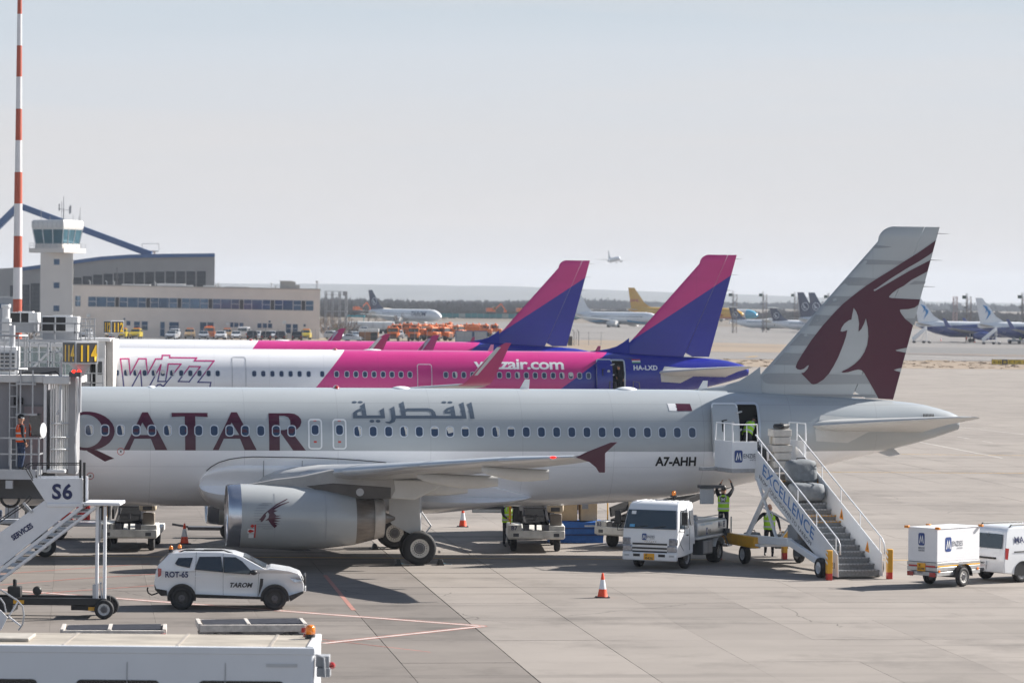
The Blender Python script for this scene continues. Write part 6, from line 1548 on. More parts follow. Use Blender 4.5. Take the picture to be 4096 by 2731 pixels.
# tunnel running away to the left
L(MB().box(-60, x_l, 115.6, 118.6, 3.2, 6.0)).build('tunnel', BW, br)
L(MB().box(-26, -25.2, 116.6, 117.4, 0, 3.2).cyl((-25.6, 116.0, .5), (-25.6, 116.4, .5), .5).cyl((-25.6, 117.6, .5), (-25.6, 118, .5), .5)).build('support_leg', DGREY, br)
L(MB().box(-18.2, -15.2, 115.2, 117.8, 2.3, 2.8)).build('cab_undercarriage', DGREY, br)
L(MB().tube([(-16.45 + .3 * math.cos(R(180 + 22.5 * i)), 115.0, 2.35 + .3 * math.sin(R(180 + 22.5 * i))) for i in range(9)], .05)).build('hanging_hose', BLACK, br)
PB = M('sign_dark_panel', (.045, .042, .045), .5, var=.08); NUM = M('sign_yellow', (.83, .50, .015), .45, var=.03)
def stand_sign(C, num, label, s=1.0):
    t = thing('stand_sign', label, 'sign', C, R(37), 'yellow numbered stand signs')
    w_ = .86 * s; h_ = .74 * s      # front corner at the origin
    MB().box(0, w_, 0, w_, 0, h_).build('sign_box', LGREY, t, bevel=.01)
    for r_, o_ in (((1, 0, 0), (.05 * s, -.004, 0)), ((0, -1, 0), (-.004, w_ - .05 * s, 0))):
        r_ = Vector(r_); u_ = Vector((0, 0, 1)); n_ = r_.cross(u_); o_ = Vector(o_)
        pts = [o_ + u_ * .05 * s, o_ + r_ * (w_ - .1 * s) + u_ * .05 * s, o_ + r_ * (w_ - .1 * s) + u_ * (h_ - .05 * s), o_ + u_ * (h_ - .05 * s)]
        p_ = MB().add([v + n_ * .004 for v in pts], [(0, 1, 2, 3)]).build('sign_face', PB, t)
        lettering(p_, num, NUM, o_ + r_ * .07 * s + u_ * .10 * s + n_ * .006, r_, u_, h_ * .72, width=w_ * .72, bold=.035)
    MB().loft([[(w_ * .2, w_ * .2, 0), (w_ * .8, w_ * .2, 0), (w_ * .8, w_ * .8, 0), (w_ * .2, w_ * .8, 0)], [(w_ * .4, w_ * .4, -.4 * s), (w_ * .6, w_ * .4, -.4 * s), (w_ * .6, w_ * .6, -.4 * s), (w_ * .4, w_ * .6, -.4 * s)]]).build('sign_neck', LGREY, t)
    MB().cyl((w_ * .5, w_ * .5, -1.6), (w_ * .5, w_ * .5, 0), .05).build('post', LGREY, t)
    l_ = MB().box(-.02, .36 * s, -.1, .1, -.42 * s, -.26 * s).xf(Matrix.Translation((-.05, .25, 0)) @ Matrix.Rotation(R(-37), 4, 'Z')).build('lamp_bar', DGREY, t)
    for x in (.08, .28): MB().sph((x * s - .05, .14, -.26 * s), .075 * s, 10, 6).build('signal_lamp', M('red_signal_lamp', (.6, .02, .02), .3, var=0, emit='#ff2a1a', estr=1.6) if num == '114' else REDLENS, l_, smooth=True)
    return t
p_ = AT(301, 1456, 114.6); stand_sign((p_.x, p_.y, p_.z), '114', 'large yellow 114 stand sign with red lamps above the boarding bridge cab')
p_ = AT(444, 1333, 203.5); stand_sign((p_.x, p_.y, p_.z), '112', 'small yellow 112 stand sign beyond, in front of the tower building')

# ------------------------------------------------------------------ the farther bridge of stand 112, glazed tunnel
g2 = thing('boarding_bridge', 'farther glazed boarding bridge with cooling units on its roof at the pink airliner', 'boarding bridge', (-26, 200, 0), 0)
o2 = Vector((-26, 200, 0))
def L2(m): return m.xf(Matrix.Translation(-o2))
TG = bpy.data.materials.new('tinted_tunnel_glass'); TG.use_nodes = True
b_ = TG.node_tree.nodes['Principled BSDF']; b_.inputs['Base Color'].default_value = (.34, .42, .40, 1); b_.inputs['Roughness'].default_value = .06; b_.inputs['Alpha'].default_value = .42; b_.inputs['Coat Weight'].default_value = .4
Y2 = 198.6; X0, X1 = -34.0, -24.4
L2(MB().box(X0, X1, Y2, 201.4, 4.0, 4.4)).build('tunnel_floor', BL, g2)
L2(MB().box(X0, X1, Y2 - .1, 201.5, 6.0, 6.28)).build('tunnel_roof', BWHITE, g2, bevel=.03)
L2(MB().box(X0, X1, Y2 - .12, Y2 - .1, 6.28, 6.45)).build('roof_upstand', LGREY, g2)
n = 6
for i in range(n):
    a, b = X0 + (X1 - X0) * i / n, X0 + (X1 - X0) * (i + 1) / n
    L2(MB().box(a + .04, b - .04, Y2 + .06, Y2 + .08, 4.4, 6.0)).build('glass_panel', TG, g2)
    L2(MB().box(a + .04, b - .04, 201.3, 201.32, 4.4, 6.0)).build('glass_panel', TG, g2)
    L2(MB().box(b - .05, b + .05, Y2, Y2 + .1, 4.4, 6.0)).build('mullion', BL, g2)
    d = ((a, 4.4), (b, 6.0)) if i % 2 == 0 else ((a, 6.0), (b, 4.4))
    L2(MB().bar((d[0][0], Y2 + .02, d[0][1]), (d[1][0], Y2 + .02, d[1][1]), .12)).build('diagonal_brace', BWHITE, g2)
rl = MB()
for z in (6.85, 7.35): rl.bar((X0, Y2 - .08, z), (X1, Y2 - .08, z), .085)
for i in range(9): rl.bar((X0 + 1.15 * i, Y2 - .08, 6.2), (X0 + 1.15 * i, Y2 - .08, 7.35), .085)
L2(rl).build('roof_rail', STEEL, g2)
rl = MB()
for z in (6.85, 7.35): rl.bar((X0, 201.4, z), (X1, 201.4, z), .05)
for i in range(9): rl.bar((X0 + 1.15 * i + .4, 201.4, 6.2), (X0 + 1.15 * i + .4, 201.4, 7.35), .05)
L2(rl).build('roof_rail', STEEL, g2)
def cooling(px0, px1, y0, y1, Y, label):
    a, b = AT(px0, y1, Y), AT(px1, y0, Y); w_ = b.x - a.x; h_ = b.z - a.z
    t = thing('cooling_unit', label, 'cooling unit', (a.x, Y, a.z), 0, 'cooling units on the farther bridge roof')
    MB().box(0, w_, 0, 1.1, 0, h_).build('casing', BWHITE, t, bevel=.03)
    for u0, u1 in ((.02, .36), (.40, .66)): MB().box(w_ * u0, w_ * u1, -.02, .0, h_ * .08, h_ * .95).build('grille', M('grille_black', (.02, .02, .022), .7, var=.3, scale=30), t)
    MB().box(w_ * .70, w_ * .88, -.015, 0, h_ * .3, h_ * .9).box(w_ * .91, w_ * .99, -.015, 0, h_ * .05, h_ * .95).build('access_panel', DULLW, t, bevel=.01)
    MB().box(w_ * .3, w_ * .8, .1, .9, h_, h_ + .06).build('top_tray', BWHITE, t)
    MB().box(.05, w_ - .05, .1, 1.0, -.45, 0).build('plinth', GREY, t)
cooling(39, 152, 1250, 1294, 200.2, 'smaller cooling unit on the left of the farther bridge roof'); cooling(166, 312, 1266, 1328, 199.6, 'larger cooling unit on the right of the farther bridge roof')
# vestibule and cab touching the pink airliner
v0, v1 = AT(310, 1400, 202).x, AT(424, 1400, 202).x
L2(MB().box(v0, v0 + .75, 201.6, 204.6, 3.4, 6.3).box(v0 + 1.1, v1, 201.6, 204.6, 3.4, 6.3).box(v0 + .75, v0 + 1.1, 201.6, 204.6, 5.3, 6.3)).build('cab_wall', BL, g2)
L2(MB().box(v0 + .7, v0 + 1.12, 202.4, 204.4, 3.45, 5.3)).build('cab_opening', CABIN, g2)
L2(MB().box(v0 - .1, v1 + .3, 201.5, 204.8, 6.3, 6.5)).build('cab_roof', BWHITE, g2, bevel=.03)
d2 = L2(MB().box(v0 + 1.12, v0 + 1.58, 201.54, 201.6, 3.5, 5.35)).build('cab_door', BWHITE, g2); L2(MB().box(v0 + 1.22, v0 + 1.48, 201.52, 201.54, 4.4, 5.15)).build('door_window', CARG, d2)
L2(MB().box(v1, v1 + .42, 202, 204.9, 3.1, 6.45)).build('bellows', M('bellows_beige', (.50, .47, .44), .6, var=.15), g2, bevel=.05)
rl = MB()
for z in (3.95, 4.5): rl.bar((v0, 200.6, z), (v1, 200.6, z), .06)
for x in (v0, v0 + .5, v0 + 1.0, v1): rl.bar((x, 200.6, 3.4), (x, 200.6, 4.5), .06)
L2(rl.box(v0, v1, 200.6, 201.6, 3.3, 3.42)).build('landing_rail', STEEL, g2)
cg = MB()
for i in range(5): cg.bar((AT(308 + 18 * i, 1300, 201).x, 200.8, 6.4), (AT(308 + 18 * i, 1300, 201).x, 200.8, 7.65), .07)
for z in (6.7, 7.2, 7.6): cg.bar((AT(306, 1300, 201).x, 200.8, z), (AT(384, 1300, 201).x, 200.8, z), .06)
L2(cg).build('ladder_cage', GREY, g2)
L2(MB().box(-27.6, -26.9, 199.5, 200.2, 0, 4.0)).build('support_leg', DGREY, g2)
L2(MB().box(AT(8, 1300, 199).x, AT(40, 1300, 199).x, 198.9, 199.6, 4.4, 7.6).cyl((AT(22, 1300, 199).x, 199.2, 7.6), (AT(22, 1300, 199).x, 199.2, 8.2), .22).cyl((AT(22, 1300, 199).x, 199.2, 8.2), (AT(22, 1300, 199).x, 199.2, 8.4), .28)).build('roof_stack', BWHITE, g2, bevel=.02)

# ------------------------------------------------------------------ service stairs in front, numbered S6
Ys = 97.8
pS = plane(Ys)
ss_o = Vector((-12.5, Ys, 0))
ss = thing('service_stairs', 'white wheeled service stairs with S6 on its platform, sloping down out of frame', 'stairs', ss_o, 0)
def L3(m): return m.xf(Matrix.Translation(-ss_o))
SSW = M('service_white', (.72, .73, .76), .4, var=.06)
L3(MB().ext(pS(*kB((460, 1030), (500, 1015), (1225, 1015), (1240, 1030), (1240, 1400), (700, 1402), (660, 1340))), .04, 'xz', Ys)).build('platform_panel', SSW, ss, bevel=.01)
L3(MB().ext(pS(*kB((700, 1390), (1242, 1385), (1242, 1420), (1190, 1440), (700, 1440))), .06, 'xz', Ys - .03)).build('platform_edge', SSW, ss, bevel=.01)
L3(MB().ext(pS(*kB((460, 1030), (500, 1015), (1225, 1015), (1240, 1030), (1240, 1400), (700, 1402), (660, 1340))), .04, 'xz', Ys + 1.15)).build('platform_panel', SSW, ss, bevel=.01)
px0, px1 = pS(*kB((690, 1430)))[0], pS(*kB((1240, 1430)))[0]
L3(MB().box(px0[0], px1[0], Ys + .04, Ys + 1.15, px0[1], px0[1] + .05)).build('platform_floor', STEEL, ss)
lo = pS(*kB((0, 0)))
o_ = pS(*kB((775, 1318)))[0]
lettering(ss, 'S6', NAVY, Vector((o_[0], Ys - .005, o_[1])) - ss_o, (1, 0, 0), (0, 0, 1), .42, width=.57, bold=.045, gap=1.1)
up = pS(*kE((640, 130), (545, 40), (0, 432), (-400, 720), (-400, 1140), (0, 835), (880, 140), (960, 128)))
L3(MB().ext(up, .04, 'xz', Ys + .02)).build('stair_side_panel', SSW, ss, bevel=.01)
a_, b_2 = pS(*kE((155, 525), (395, 365)))
lettering(ss, 'SERVICES', NAVY, Vector((a_[0], Ys + .012, a_[1])) - ss_o, (b_2[0] - a_[0], 0, b_2[1] - a_[1]), (-(b_2[1] - a_[1]), 0, b_2[0] - a_[0]), .15, width=math.hypot(b_2[0] - a_[0], b_2[1] - a_[1]) * .98, bold=.06)
s1 = pS(*kE((960, 128), (-400, 1180))); s2 = pS(*kE((1115, 132), (-400, 1290)))
for yy in (Ys + .0, Ys + 1.1):
    L3(MB().bar((s1[0][0], yy, s1[0][1]), (s1[1][0], yy, s1[1][1]), .05, .09)).build('stringer', SSW, ss); L3(MB().bar((s2[0][0], yy, s2[0][1]), (s2[1][0], yy, s2[1][1]), .05, .07)).build('stringer', SSW, ss)
for i in range(15):
    t = (i + .5) / 15; x = s1[0][0] + (s1[1][0] - s1[0][0]) * t; z = s1[0][1] + (s1[1][1] - s1[0][1]) * t
    L3(MB().box(x - .02, x + .30, Ys + .05, Ys + 1.05, z - .09, z - .05)).build('stair_tread', STEEL, ss)
h = pS(*kE((355, 0), (260, 100), (0, 280), (-300, 500))); h2 = pS(*kE((375, 20), (290, 115), (0, 310), (-300, 530)))
L3(MB().tube([(a, Ys, b) for a, b in h], .018)).build('hand_rail', BLACK, ss); L3(MB().tube([(a, Ys + .05, b) for a, b in h2], .018)).build('hand_rail', BLACK, ss)
r_ = pS(*kB((490, 1050), (380, 870), (400, 815), (450, 792), (1195, 790))); L3(MB().tube([(a, Ys, b) for a, b in r_], .016)).build('hand_rail', BLACK, ss)
r_ = pS(*kB((500, 1040), (425, 880), (450, 830), (500, 818), (1195, 815))); L3(MB().tube([(a, Ys + .06, b) for a, b in r_], .016)).build('hand_rail', BLACK, ss)
for (a, b), (c, d), w_ in ((kB((1202, 742))[0], kB((1200, 1010))[0], .06), (kB((1262, 778))[0], kB((1262, 1368))[0], .065)):
    p, q_ = pS((a, b), (c, d)); L3(MB().bar((p[0], Ys - .03, p[1]), (q_[0], Ys - .03, q_[1]), w_)).build('rubber_buffer', BLACK, ss)
p, q_ = pS(*kE((270, 85), (375, 200))); L3(MB().bar((p[0], Ys, p[1]), (q_[0], Ys, q_[1]), .07)).build('rail_post', STEEL, ss)
for px_ in (560, 605): 
    p, q_ = pS(*kB((px_, 830), (px_, 1010))); L3(MB().bar((p[0], Ys, p[1]), (q_[0], Ys, q_[1]), .03)).build('rail_post', STEEL, ss)
t0, t1 = pS(*kE((975, 80), (1400, 122))); L3(MB().box(t0[0], t1[0], Ys - .1, Ys + 1.2, t1[1], t0[1])).build('sliding_tray', SSW, ss, bevel=.02)
for pxa, top, bot, mt in ((388, 130, 1200, SSW), (400, 150, 540, GREY), (419, 130, 1270, SSW)):
    p, q_ = AT(pxa, 1980 + top / 2.904, Ys), AT(pxa - (3 if pxa != 400 else 3), 1980 + bot / 2.904, Ys)
    L3(MB().cyl((p.x, Ys + .1, p.z), (q_.x, Ys + .1, max(.35, q_.z)), .05 if pxa != 400 else .025, None, 10)).build('lift_column', mt, ss, smooth=40)
bx0, bx1 = AT(-150, 2410, Ys).x, AT(425, 2420, Ys).x
L3(MB().box(bx0, bx1, Ys + .0, Ys + .18, .36, .56).box(bx0, bx1, Ys + .95, Ys + 1.13, .36, .56).box(bx0, bx0 + 1.4, Ys + .02, Ys + 1.1, .15, .38).box(bx1 - 1.0, bx1 - .2, Ys + .1, Ys + 1.0, .22, .36)).build('chassis', BLACK, ss, bevel=.015)
L3(MB().box(bx1 - 2.6, bx1 - 2.3, Ys - .02, Ys, .40, .50).box(bx1 - .5, bx1 - .3, Ys - .01, Ys + .1, .22, .32)).build('yellow_patch', YELLOW, ss)
wx_ = AT(418, 2478, Ys).x - ss_o.x
for yy, f_ in ((-.12, -1), (1.2, 1)):
    hb = mkobj('wheel', MB().cyl((wx_, yy - .05, .27), (wx_, yy + .05, .27), .1).mesh('wheel', DSTEEL), ss); tyre_rim(hb, (wx_, yy, .27), .27, .17, f_, LGREY, .62, 8)
MB().box(wx_ - .35, wx_ - .25, .05, .15, .5, .95).build('hydraulic_cylinder', LGREY, ss, bevel=.02); MB().bar((wx_ - .08, .1, .4), (wx_ - .13, .1, .95), .035).sph((wx_ - .13, .1, .98), .04, 8, 5).build('lever', LGREY, ss)
xb = AT(51, 2400, Ys).x - ss_o.x; MB().box(xb - .18, xb + .18, .2, .6, .55, .85).cyl((xb, .4, .85), (xb, .4, 1.05), .06).build('pump', BLACK, ss, bevel=.03)
xb = AT(143, 2385, Ys).x - ss_o.x; MB().lathe((xb, .3, .74), (0, -1, 0), [(-.04, .1), (0, .13), (.04, .1), (.045, .001)], 16).bar((xb, .3, .74), (xb, .3, .5), .03).build('jockey_wheel', BLACK, ss)
# lower rail hoops of a second, nearer stair at the left edge
hs = thing('stair_hand_hoop', 'curved grey hand hoop of a stair foot at the bottom left edge', 'handrail', (-13.4, 93.5, 0), 0)
hp = plane(93.5)
for pts in (((0, 1090), (200, 1220), (262, 1290), (280, 1400), (262, 1500), (215, 1566)), ((0, 1190), (50, 1260), (70, 1360))):
    MB().tube([(a + 13.4, 0, b) for a, b in hp(*kE(*pts))], .025).build('hoop', STEEL, hs)
a, b, c = hp(*kE((100, 1408), (208, 1235), (240, 1515))); MB().bar((a[0] + 13.4, 0, a[1]), (b[0] + 13.4, 0, b[1]), .04).bar((a[0] + 13.4, 0, a[1]), (c[0] + 13.4, 0, c[1]), .04).build('strut', SSW, hs)
MB().ext([(x + 13.4, z) for x, z in hp(*kE((-200, 1300), (0, 1330), (85, 1420), (10, 1566), (-200, 1600)))], .04, 'xz', .05).build('side_panel', SSW, hs)

# ------------------------------------------------------------------ roof of the bus at the bottom left, roller dollies behind it
bus = thing('apron_bus', 'white apron bus with a stained roof and orange beacon at the bottom edge', 'bus', (-9, 65.3, 0), 0)
BUSW = M('bus_white', (.66, .68, .72), .35, coat=.2, var=.03)
MB().box(-8, 5.42, -1.22, 1.25, .35, 2.58).build('body', BUSW, bus, bevel=.05)
ROOFM = M('stained_roof', (.33, .295, .25), .8, var=.45, scale=1.6, stretch=(.5, 1.6, 1))
MB().box(-8, 5.30, -1.12, 1.22, 2.58, 2.63).build('roof', ROOFM, bus, bevel=.02)
MB().box(-8, 5.44, -1.23, -1.10, 2.50, 2.64).build('gutter', BUSW, bus, bevel=.02)
for x0, x1 in ((-7.6, -6.0), (-5.6, -3.25), (-2.9, .6), (.85, 2.55) if False else (1.2, 3.3)):
    pass
for x0, x1 in ((AT(-260, 2700, 64.1).x + 9, AT(150, 2700, 64.1).x + 9), (AT(305, 2700, 64.1).x + 9, AT(638, 2700, 64.1).x + 9), (AT(795, 2700, 64.1).x + 9, AT(1138, 2700, 64.1).x + 9)):
    MB().ext(rrect(x0, x1, .95, 2.02, .09, 4), .012, 'xz', -1.232).build('window', M('bus_window_glass', (.008, .01, .013), .1, var=0, coat=.4), bus)
MB().box(5.28, 5.43, -1.2, 1.22, 2.52, 2.66).build('roof_trim', WHITE, bus, bevel=.015)
for x in (-5.5, -3.4, -1.3, .8, 2.9, 4.6): MB().box(x - .025, x + .025, -1.1, 1.2, 2.63, 2.645).build('roof_seam', M('seam_grey', (.30, .27, .24), .8, var=.3, scale=4), bus)
MB().box(-.9, .1, -.55, .45, 2.63, 2.70).build('roof_hatch', M('hatch_grey', (.38, .35, .31), .7, var=.25, scale=3), bus, bevel=.02)
for x in (-7, -4.4, -2.3, 2.0, 3.8): MB().bar((x, -1.229, 2.35), (x, -1.229, .6), .012).build('side_seam', GREY, bus)
b = MB().cyl((5.25, .55, 2.62), (5.25, .55, 2.72), .1).build('beacon_base', BLACK, bus); MB().lathe((5.25, .55, 2.72), (0, 0, 1), [(0, .10), (.13, .09), (.17, .06), (.175, .001)], 14).build('beacon_lens', AMBER, b, smooth=True)
MB().sph((5.15, .9, 2.66), .06, 8, 5).build('marker_lamp', REDLENS, bus)
MB().box(4.55, 5.12, -1.235, -1.225, 2.28, 2.34).build('badge', LGREY, bus)
MB().box(5.42, 5.75, -1.15, 1.1, .4, 1.72).build('front_panel', BUSW, bus, bevel=.08)
MB().box(5.45, 5.70, -1.15, -.75, 2.28, 2.48).box(5.47, 5.72, -1.2, -.85, 2.10, 2.27).tube([(5.45, -1.1, 2.5), (5.6, -1.2, 2.45), (5.62, -1.25, 2.1)], .03).build('mirror_arm', GREY, bus, bevel=.03)
MB().sph((5.74, -1.05, 2.30), .07, 8, 5).build('side_lamp', REDLENS, bus)
MB().box(5.50, 5.92, -1.35, -1.1, 1.55, 1.98).build('wing_mirror', BUSW, bus, bevel=.05)
def dolly(x0, x1, y, z, label, rz):
    t = thing('roller_dolly', label, 'dolly', ((x0 + x1) / 2, y, 0), rz, 'roller dollies behind the bus')
    w_ = x1 - x0; d_ = 1.5
    for yy in (-d_ / 2, d_ / 2): MB().box(-w_ / 2, w_ / 2, yy - .06, yy + .06, z - .14, z + .04).build('side_beam', M('rusty_white', (.52, .48, .44), .6, var=.35, scale=5), t, bevel=.01)
    for i in range(7): MB().cyl((-w_ / 2 + .1, -d_ / 2 + .18 + i * .19, z), (w_ / 2 - .1, -d_ / 2 + .18 + i * .19, z + .03), .055, None, 8).build('roller', DSTEEL, t, smooth=40)
    for x in (-w_ / 2, -.1, w_ / 2): MB().box(x - .05, x + .05, -d_ / 2, d_ / 2, z - .1, z + .07).build('cross_beam', M('rusty_white', None), t, bevel=.01)
    MB().box(-w_ / 2, w_ / 2, -.5, .5, .3, .36).build('underframe', DSTEEL, t)
    for x in (-w_ / 3, w_ / 3):
        for yy in (-.5, .5): 
            hb = mkobj('wheel', MB().lathe((x, yy, .2), (0, 1, 0), [(-.06, .08), (-.07, .17), (-.04, .2), (.04, .2), (.07, .17), (.06, .08)], 14).mesh('wheel', RUBBER, 40), t)
    MB().box(w_ / 2 - .1, w_ / 2 + .02, -d_ / 2 - .08, -d_ / 2 + .1, z - .16, z - .04).build('end_stop', RED, t)
dolly(-8.05, -5.35, 90.6, .58, 'rusty white roller dolly behind the bus roof beside the orange beacon', R(8))
dolly(-11.5, -8.9, 90.2, .44, 'dark low roller dolly behind the bus roof, farther left', R(5))
# red and white mast
mx = AT(70, 1180, 262).x
ms = thing('striped_mast', 'tall red and white striped mast rising behind the boarding bridges', 'mast', (mx, 262, 0), 0)
zb_ = [AT(70, y, 262).z for y in (1250, 1196, 1070, 944, 815, 689, 562, 436, 308, 183, 57, -70)]
zb_[0] = 0
for i in range(11):
    r0, r1 = .355 - .013 * i - (.005 * i if i > 4 else 0), .355 - .013 * (i + 1) - (.005 * (i + 1) if i > 4 else 0)
    MB().cyl((0, 0, zb_[i]), (0, 0, zb_[i + 1]), r0, r1, 12).build('mast_section', M('mast_red', (.42, .085, .045), .55, var=.1) if i % 2 == 0 else M('mast_white', (.68, .68, .69), .5, var=.06), ms, smooth=40)
# ------------------------------------------------------------------ tower building, tower and hangar (about 700 m off)
STUC = M('beige_stucco', (.70, .635, .58), .85, var=.07, scale=.4)
STUD = M('tower_stucco', (.70, .645, .595), .85, var=.06, scale=.3)
MIRG = M('mirror_window', (.06, .11, .18), .05, .5, var=.35, scale=.35)
BLUEG = M('blue_window', (.03, .08, .16), .08, .4, var=.3, scale=.6)
FRM = M('window_frame_white', (.55, .52, .52), .5)
BY = 724.0; SB = 14000 / BY
b0 = AT(290, 1172, BY)
tb = thing('terminal_building', 'long beige two storey building with a blue window band behind the parked cars', 'building', (b0.x, BY, 0), 0)
tb.rotation_euler = (0, .0095, R(5))
def bl(px, py): return ((px - 290) / SB, 9.1 - (py - 1171.5 - (px - 290) * .0187) / SB)
W_ = 988 / SB
MB().box(0, W_, 0, 16, -1, 10.7).build('wall', STUC, tb)
MB().box(-.1, W_ + .1, -.12, 16, 10.62, 10.85).build('roof_edge', M('roof_edge_grey', (.42, .39, .37), .8), tb)
def bwin(x0, x1, z0, z1, kind, glass_=None, name='window'):
    f = MB().box(x0 - .07, x1 + .07, -.05, .02, z0 - .07, z1 + .07).build(name, FRM, tb)
    gm = glass_ or MIRG
    if kind == 'split':
        zm = (z0 + z1) / 2 + .05
        MB().box(x0, x1, -.075, -.05, zm + .05, z1).build('pane', gm, f); MB().box(x0, x1, -.075, -.05, z0, zm - .05).build('pane', gm, f)
    else: MB().box(x0, x1, -.075, -.05, z0, z1).build('pane', gm, f)
z1_, z0_ = 8.32, 6.32
x = (352 - 290) / SB
bwin((298 - 290) / SB + .1, (320 - 290) / SB, z0_, z1_ + .1, 'split')
while x < (1250 - 290) / SB - 1.4:
    for w_, kind, gm in ((1.55, 'split', MIRG), (2.05, 'one', MIRG), (1.55, 'split', MIRG), (.75, 'one', M('dark_panel', (.02, .022, .03), .4))):
        if x + w_ > (1258 - 290) / SB: break
        bwin(x, x + w_, z0_, z1_, kind, gm); x += w_ + .13
c1 = crop(0, 760, 2.24); c2 = crop(1000, 1000, 2.352)
for c, x0, x1, y0, y1, kind, gm in ((c1, 1105, 1118, 1150, 1165, 'one', None), (c1, 1132, 1165, 1176, 1214, 'one', BLUEG), (c1, 1200, 1250, 1180, 1262, 'split', BLUEG), (c1, 1268, 1320, 1180, 1256, 'split', BLUEG), (c1, 1434, 1472, 1184, 1312, 'split', BLUEG), (c1, 1514, 1597, 1186, 1262, 'split', BLUEG), (c1, 1790, 1845, 1188, 1272, 'one', MIRG), (c1, 1855, 1910, 1188, 1240, 'one', MIRG), (c1, 2060, 2086, 1190, 1230, 'one', BLUEG), (c1, 2096, 2132, 1192, 1230, 'one', BLUEG), (c1, 2143, 2177, 1194, 1232, 'one', BLUEG),
        (c2, 68, 104, 693, 736, 'one', BLUEG), (c2, 118, 155, 694, 736, 'one', BLUEG), (c2, 168, 204, 695, 737, 'one', BLUEG), (c2, 172, 190, 668, 684, 'one', MIRG), (c2, 336, 384, 700, 785, 'split', BLUEG), (c2, 400, 446, 702, 790, 'split', BLUEG), (c2, 502, 522, 702, 724, 'one', MIRG)):
    (a, b), (d, e) = [bl(*t) for t in c((x0, y0), (x1, y1))]; bwin(a, d, e, b, kind, gm)
for c, xx, yy, r_ in ((c1, 2046, 1210, .38), (c2, 328, 700, .42), (c1, 797, 1127, .45)):
    a, b = bl(*c((xx, yy))[0]); t = thing('satellite_dish', ['', ''][0] or ('white satellite dish on the building wall ' + ('near the white van' if xx == 2046 else 'beside the blue door' if xx == 328 else 'left, above the 112 sign')), 'satellite dish', (b0.x + a, BY - .4, b), 0, 'satellite dishes on the building')
    MB().lathe((0, 0, 0), (-.3, -1, .35), [(0, .05), (.03, r_ * .6), (.12, r_)], 14, False).build('dish', DULLW, t, smooth=True); MB().bar((0, 0, 0), (0, .35, -.15), .06).build('arm', GREY, t)
pa, pb = bl(*c2((280, 296))[0]), bl(*c2((422, 360))[0])
ph = MB().box(pa[0], pb[0], 3, 8, 10.8, pa[1]).box(pb[0], pb[0] + .9, 3, 6, 10.8, 11.6).build('roof_plant_room', M('plant_grey', (.34, .33, .31), .7, var=.12), tb)
m = MB()
for i in range(6): m.box(pa[0] - .1 + i * .45, pa[0] + .28 + i * .45, 2.8, 8, pa[1], pa[1] + .18)
m.build('roof_slat', BL, ph)
for xx, hh in ((195, 1.0), (620, 1.6), (630, 1.6)): 
    a, _ = bl(*c2((xx, 360))[0]); MB().cyl((a, 2, 10.8), (a, 2, 10.8 + hh), .08).sph((a, 2, 10.8 + hh), .2, 8, 5).build('roof_vent', LGREY, tb)
for xx in (800, 948, 1015, 1385, 1955):
    a, _ = bl(*c1((xx, 840))[0]); MB().tube([(a, 1.5, 10.8), (a, 1.5, 11.5), (a - .3, 1.5, 11.7)], .09).build('roof_vent', LGREY, tb)
for x0, x1, hh in ((1080, 1340, .25), (1395, 1650, .5), (1650, 1720, .25), (1810, 1910, .25), (2010, 2230, .22)):
    (a, _), (d, _) = [bl(*t) for t in c1((x0, 850), (x1, 850))]; MB().box(a, d, 2.5, 6, 10.8, 10.85 + hh).build('roof_duct', BL, tb, bevel=.05)
a, _ = bl(*c1((1037, 800))[0]); MB().cyl((a, 2, 10.8), (a, 2, 14.6), .09).box(a - .35, a + .35, 1.8, 2.2, 12.2, 12.9).build('roof_aerial', DSTEEL, tb)
# control tower
t0 = AT(226, 1172, 705)
tw = thing('control_tower', 'beige control tower with a slanted blue glass cab and antennas', 'tower', (t0.x, 705, 0), R(7))
MB().box(-3.25, 3.25, 0, 6.4, -1, 17.1).build('shaft', STUD, tw)
for zc in (15.25, 10.55, 5.9): 
    f = MB().box(-.65, .65, -.05, .02, zc - .65, zc + .65).build('window', FRM, tw); MB().box(-.55, .55, -.075, -.05, zc - .55, zc + .55).build('pane', BLUEG, f)
A = Matrix.Translation((.1, 3.2, 0)) @ Matrix.Rotation(R(-32), 4, 'Z')
sq = lambda h, z: [A @ Vector(p) for p in ((-h, -h, z), (h, -h, z), (h, h, z), (-h, h, z))]
MB().loft([sq(4.15, 17.1), sq(4.15, 18.0)]).build('balcony', STUD, tw, bevel=.05)
MB().loft([sq(3.3, 18.0), sq(3.2, 18.9)]).build('parapet', STUD, tw)
MB().loft([sq(3.15, 18.8), sq(3.62, 21.9)]).build('cab_glass', M('tower_glass', (.05, .14, .19), .04, .35, var=.4, scale=.3), tw)
MB().loft([sq(3.62, 21.75), sq(3.80, 22.2), sq(3.80, 23.3), sq(3.55, 23.7)]).build('cab_roof', M('tower_white', (.62, .61, .60), .5), tw, bevel=.08)
for sx, sy in ((-1, -1), (-.36, -1), (.3, -1), (1, -1), (1, -.4), (1, .3), (1, 1), (-1, 0)):
    MB().bar(A @ Vector((3.17 * sx, 3.17 * sy, 18.8)), A @ Vector((3.64 * sx, 3.64 * sy, 21.9)), .16).build('mullion', WHITE, tw)
for i in range(7):
    u = -1 + 2 * (i + .5) / 7
    MB().bar(A @ Vector((3.81 * u, -3.81, 22.2)), A @ Vector((3.81 * u, -3.81, 23.3)), .05).build('roof_seam', GREY, tw)
rl = MB()
for z in (18.5, 19.0): 
    c_ = sq(4.05, z)
    for i in range(4): rl.bar(c_[i], c_[(i + 1) % 4], .06)
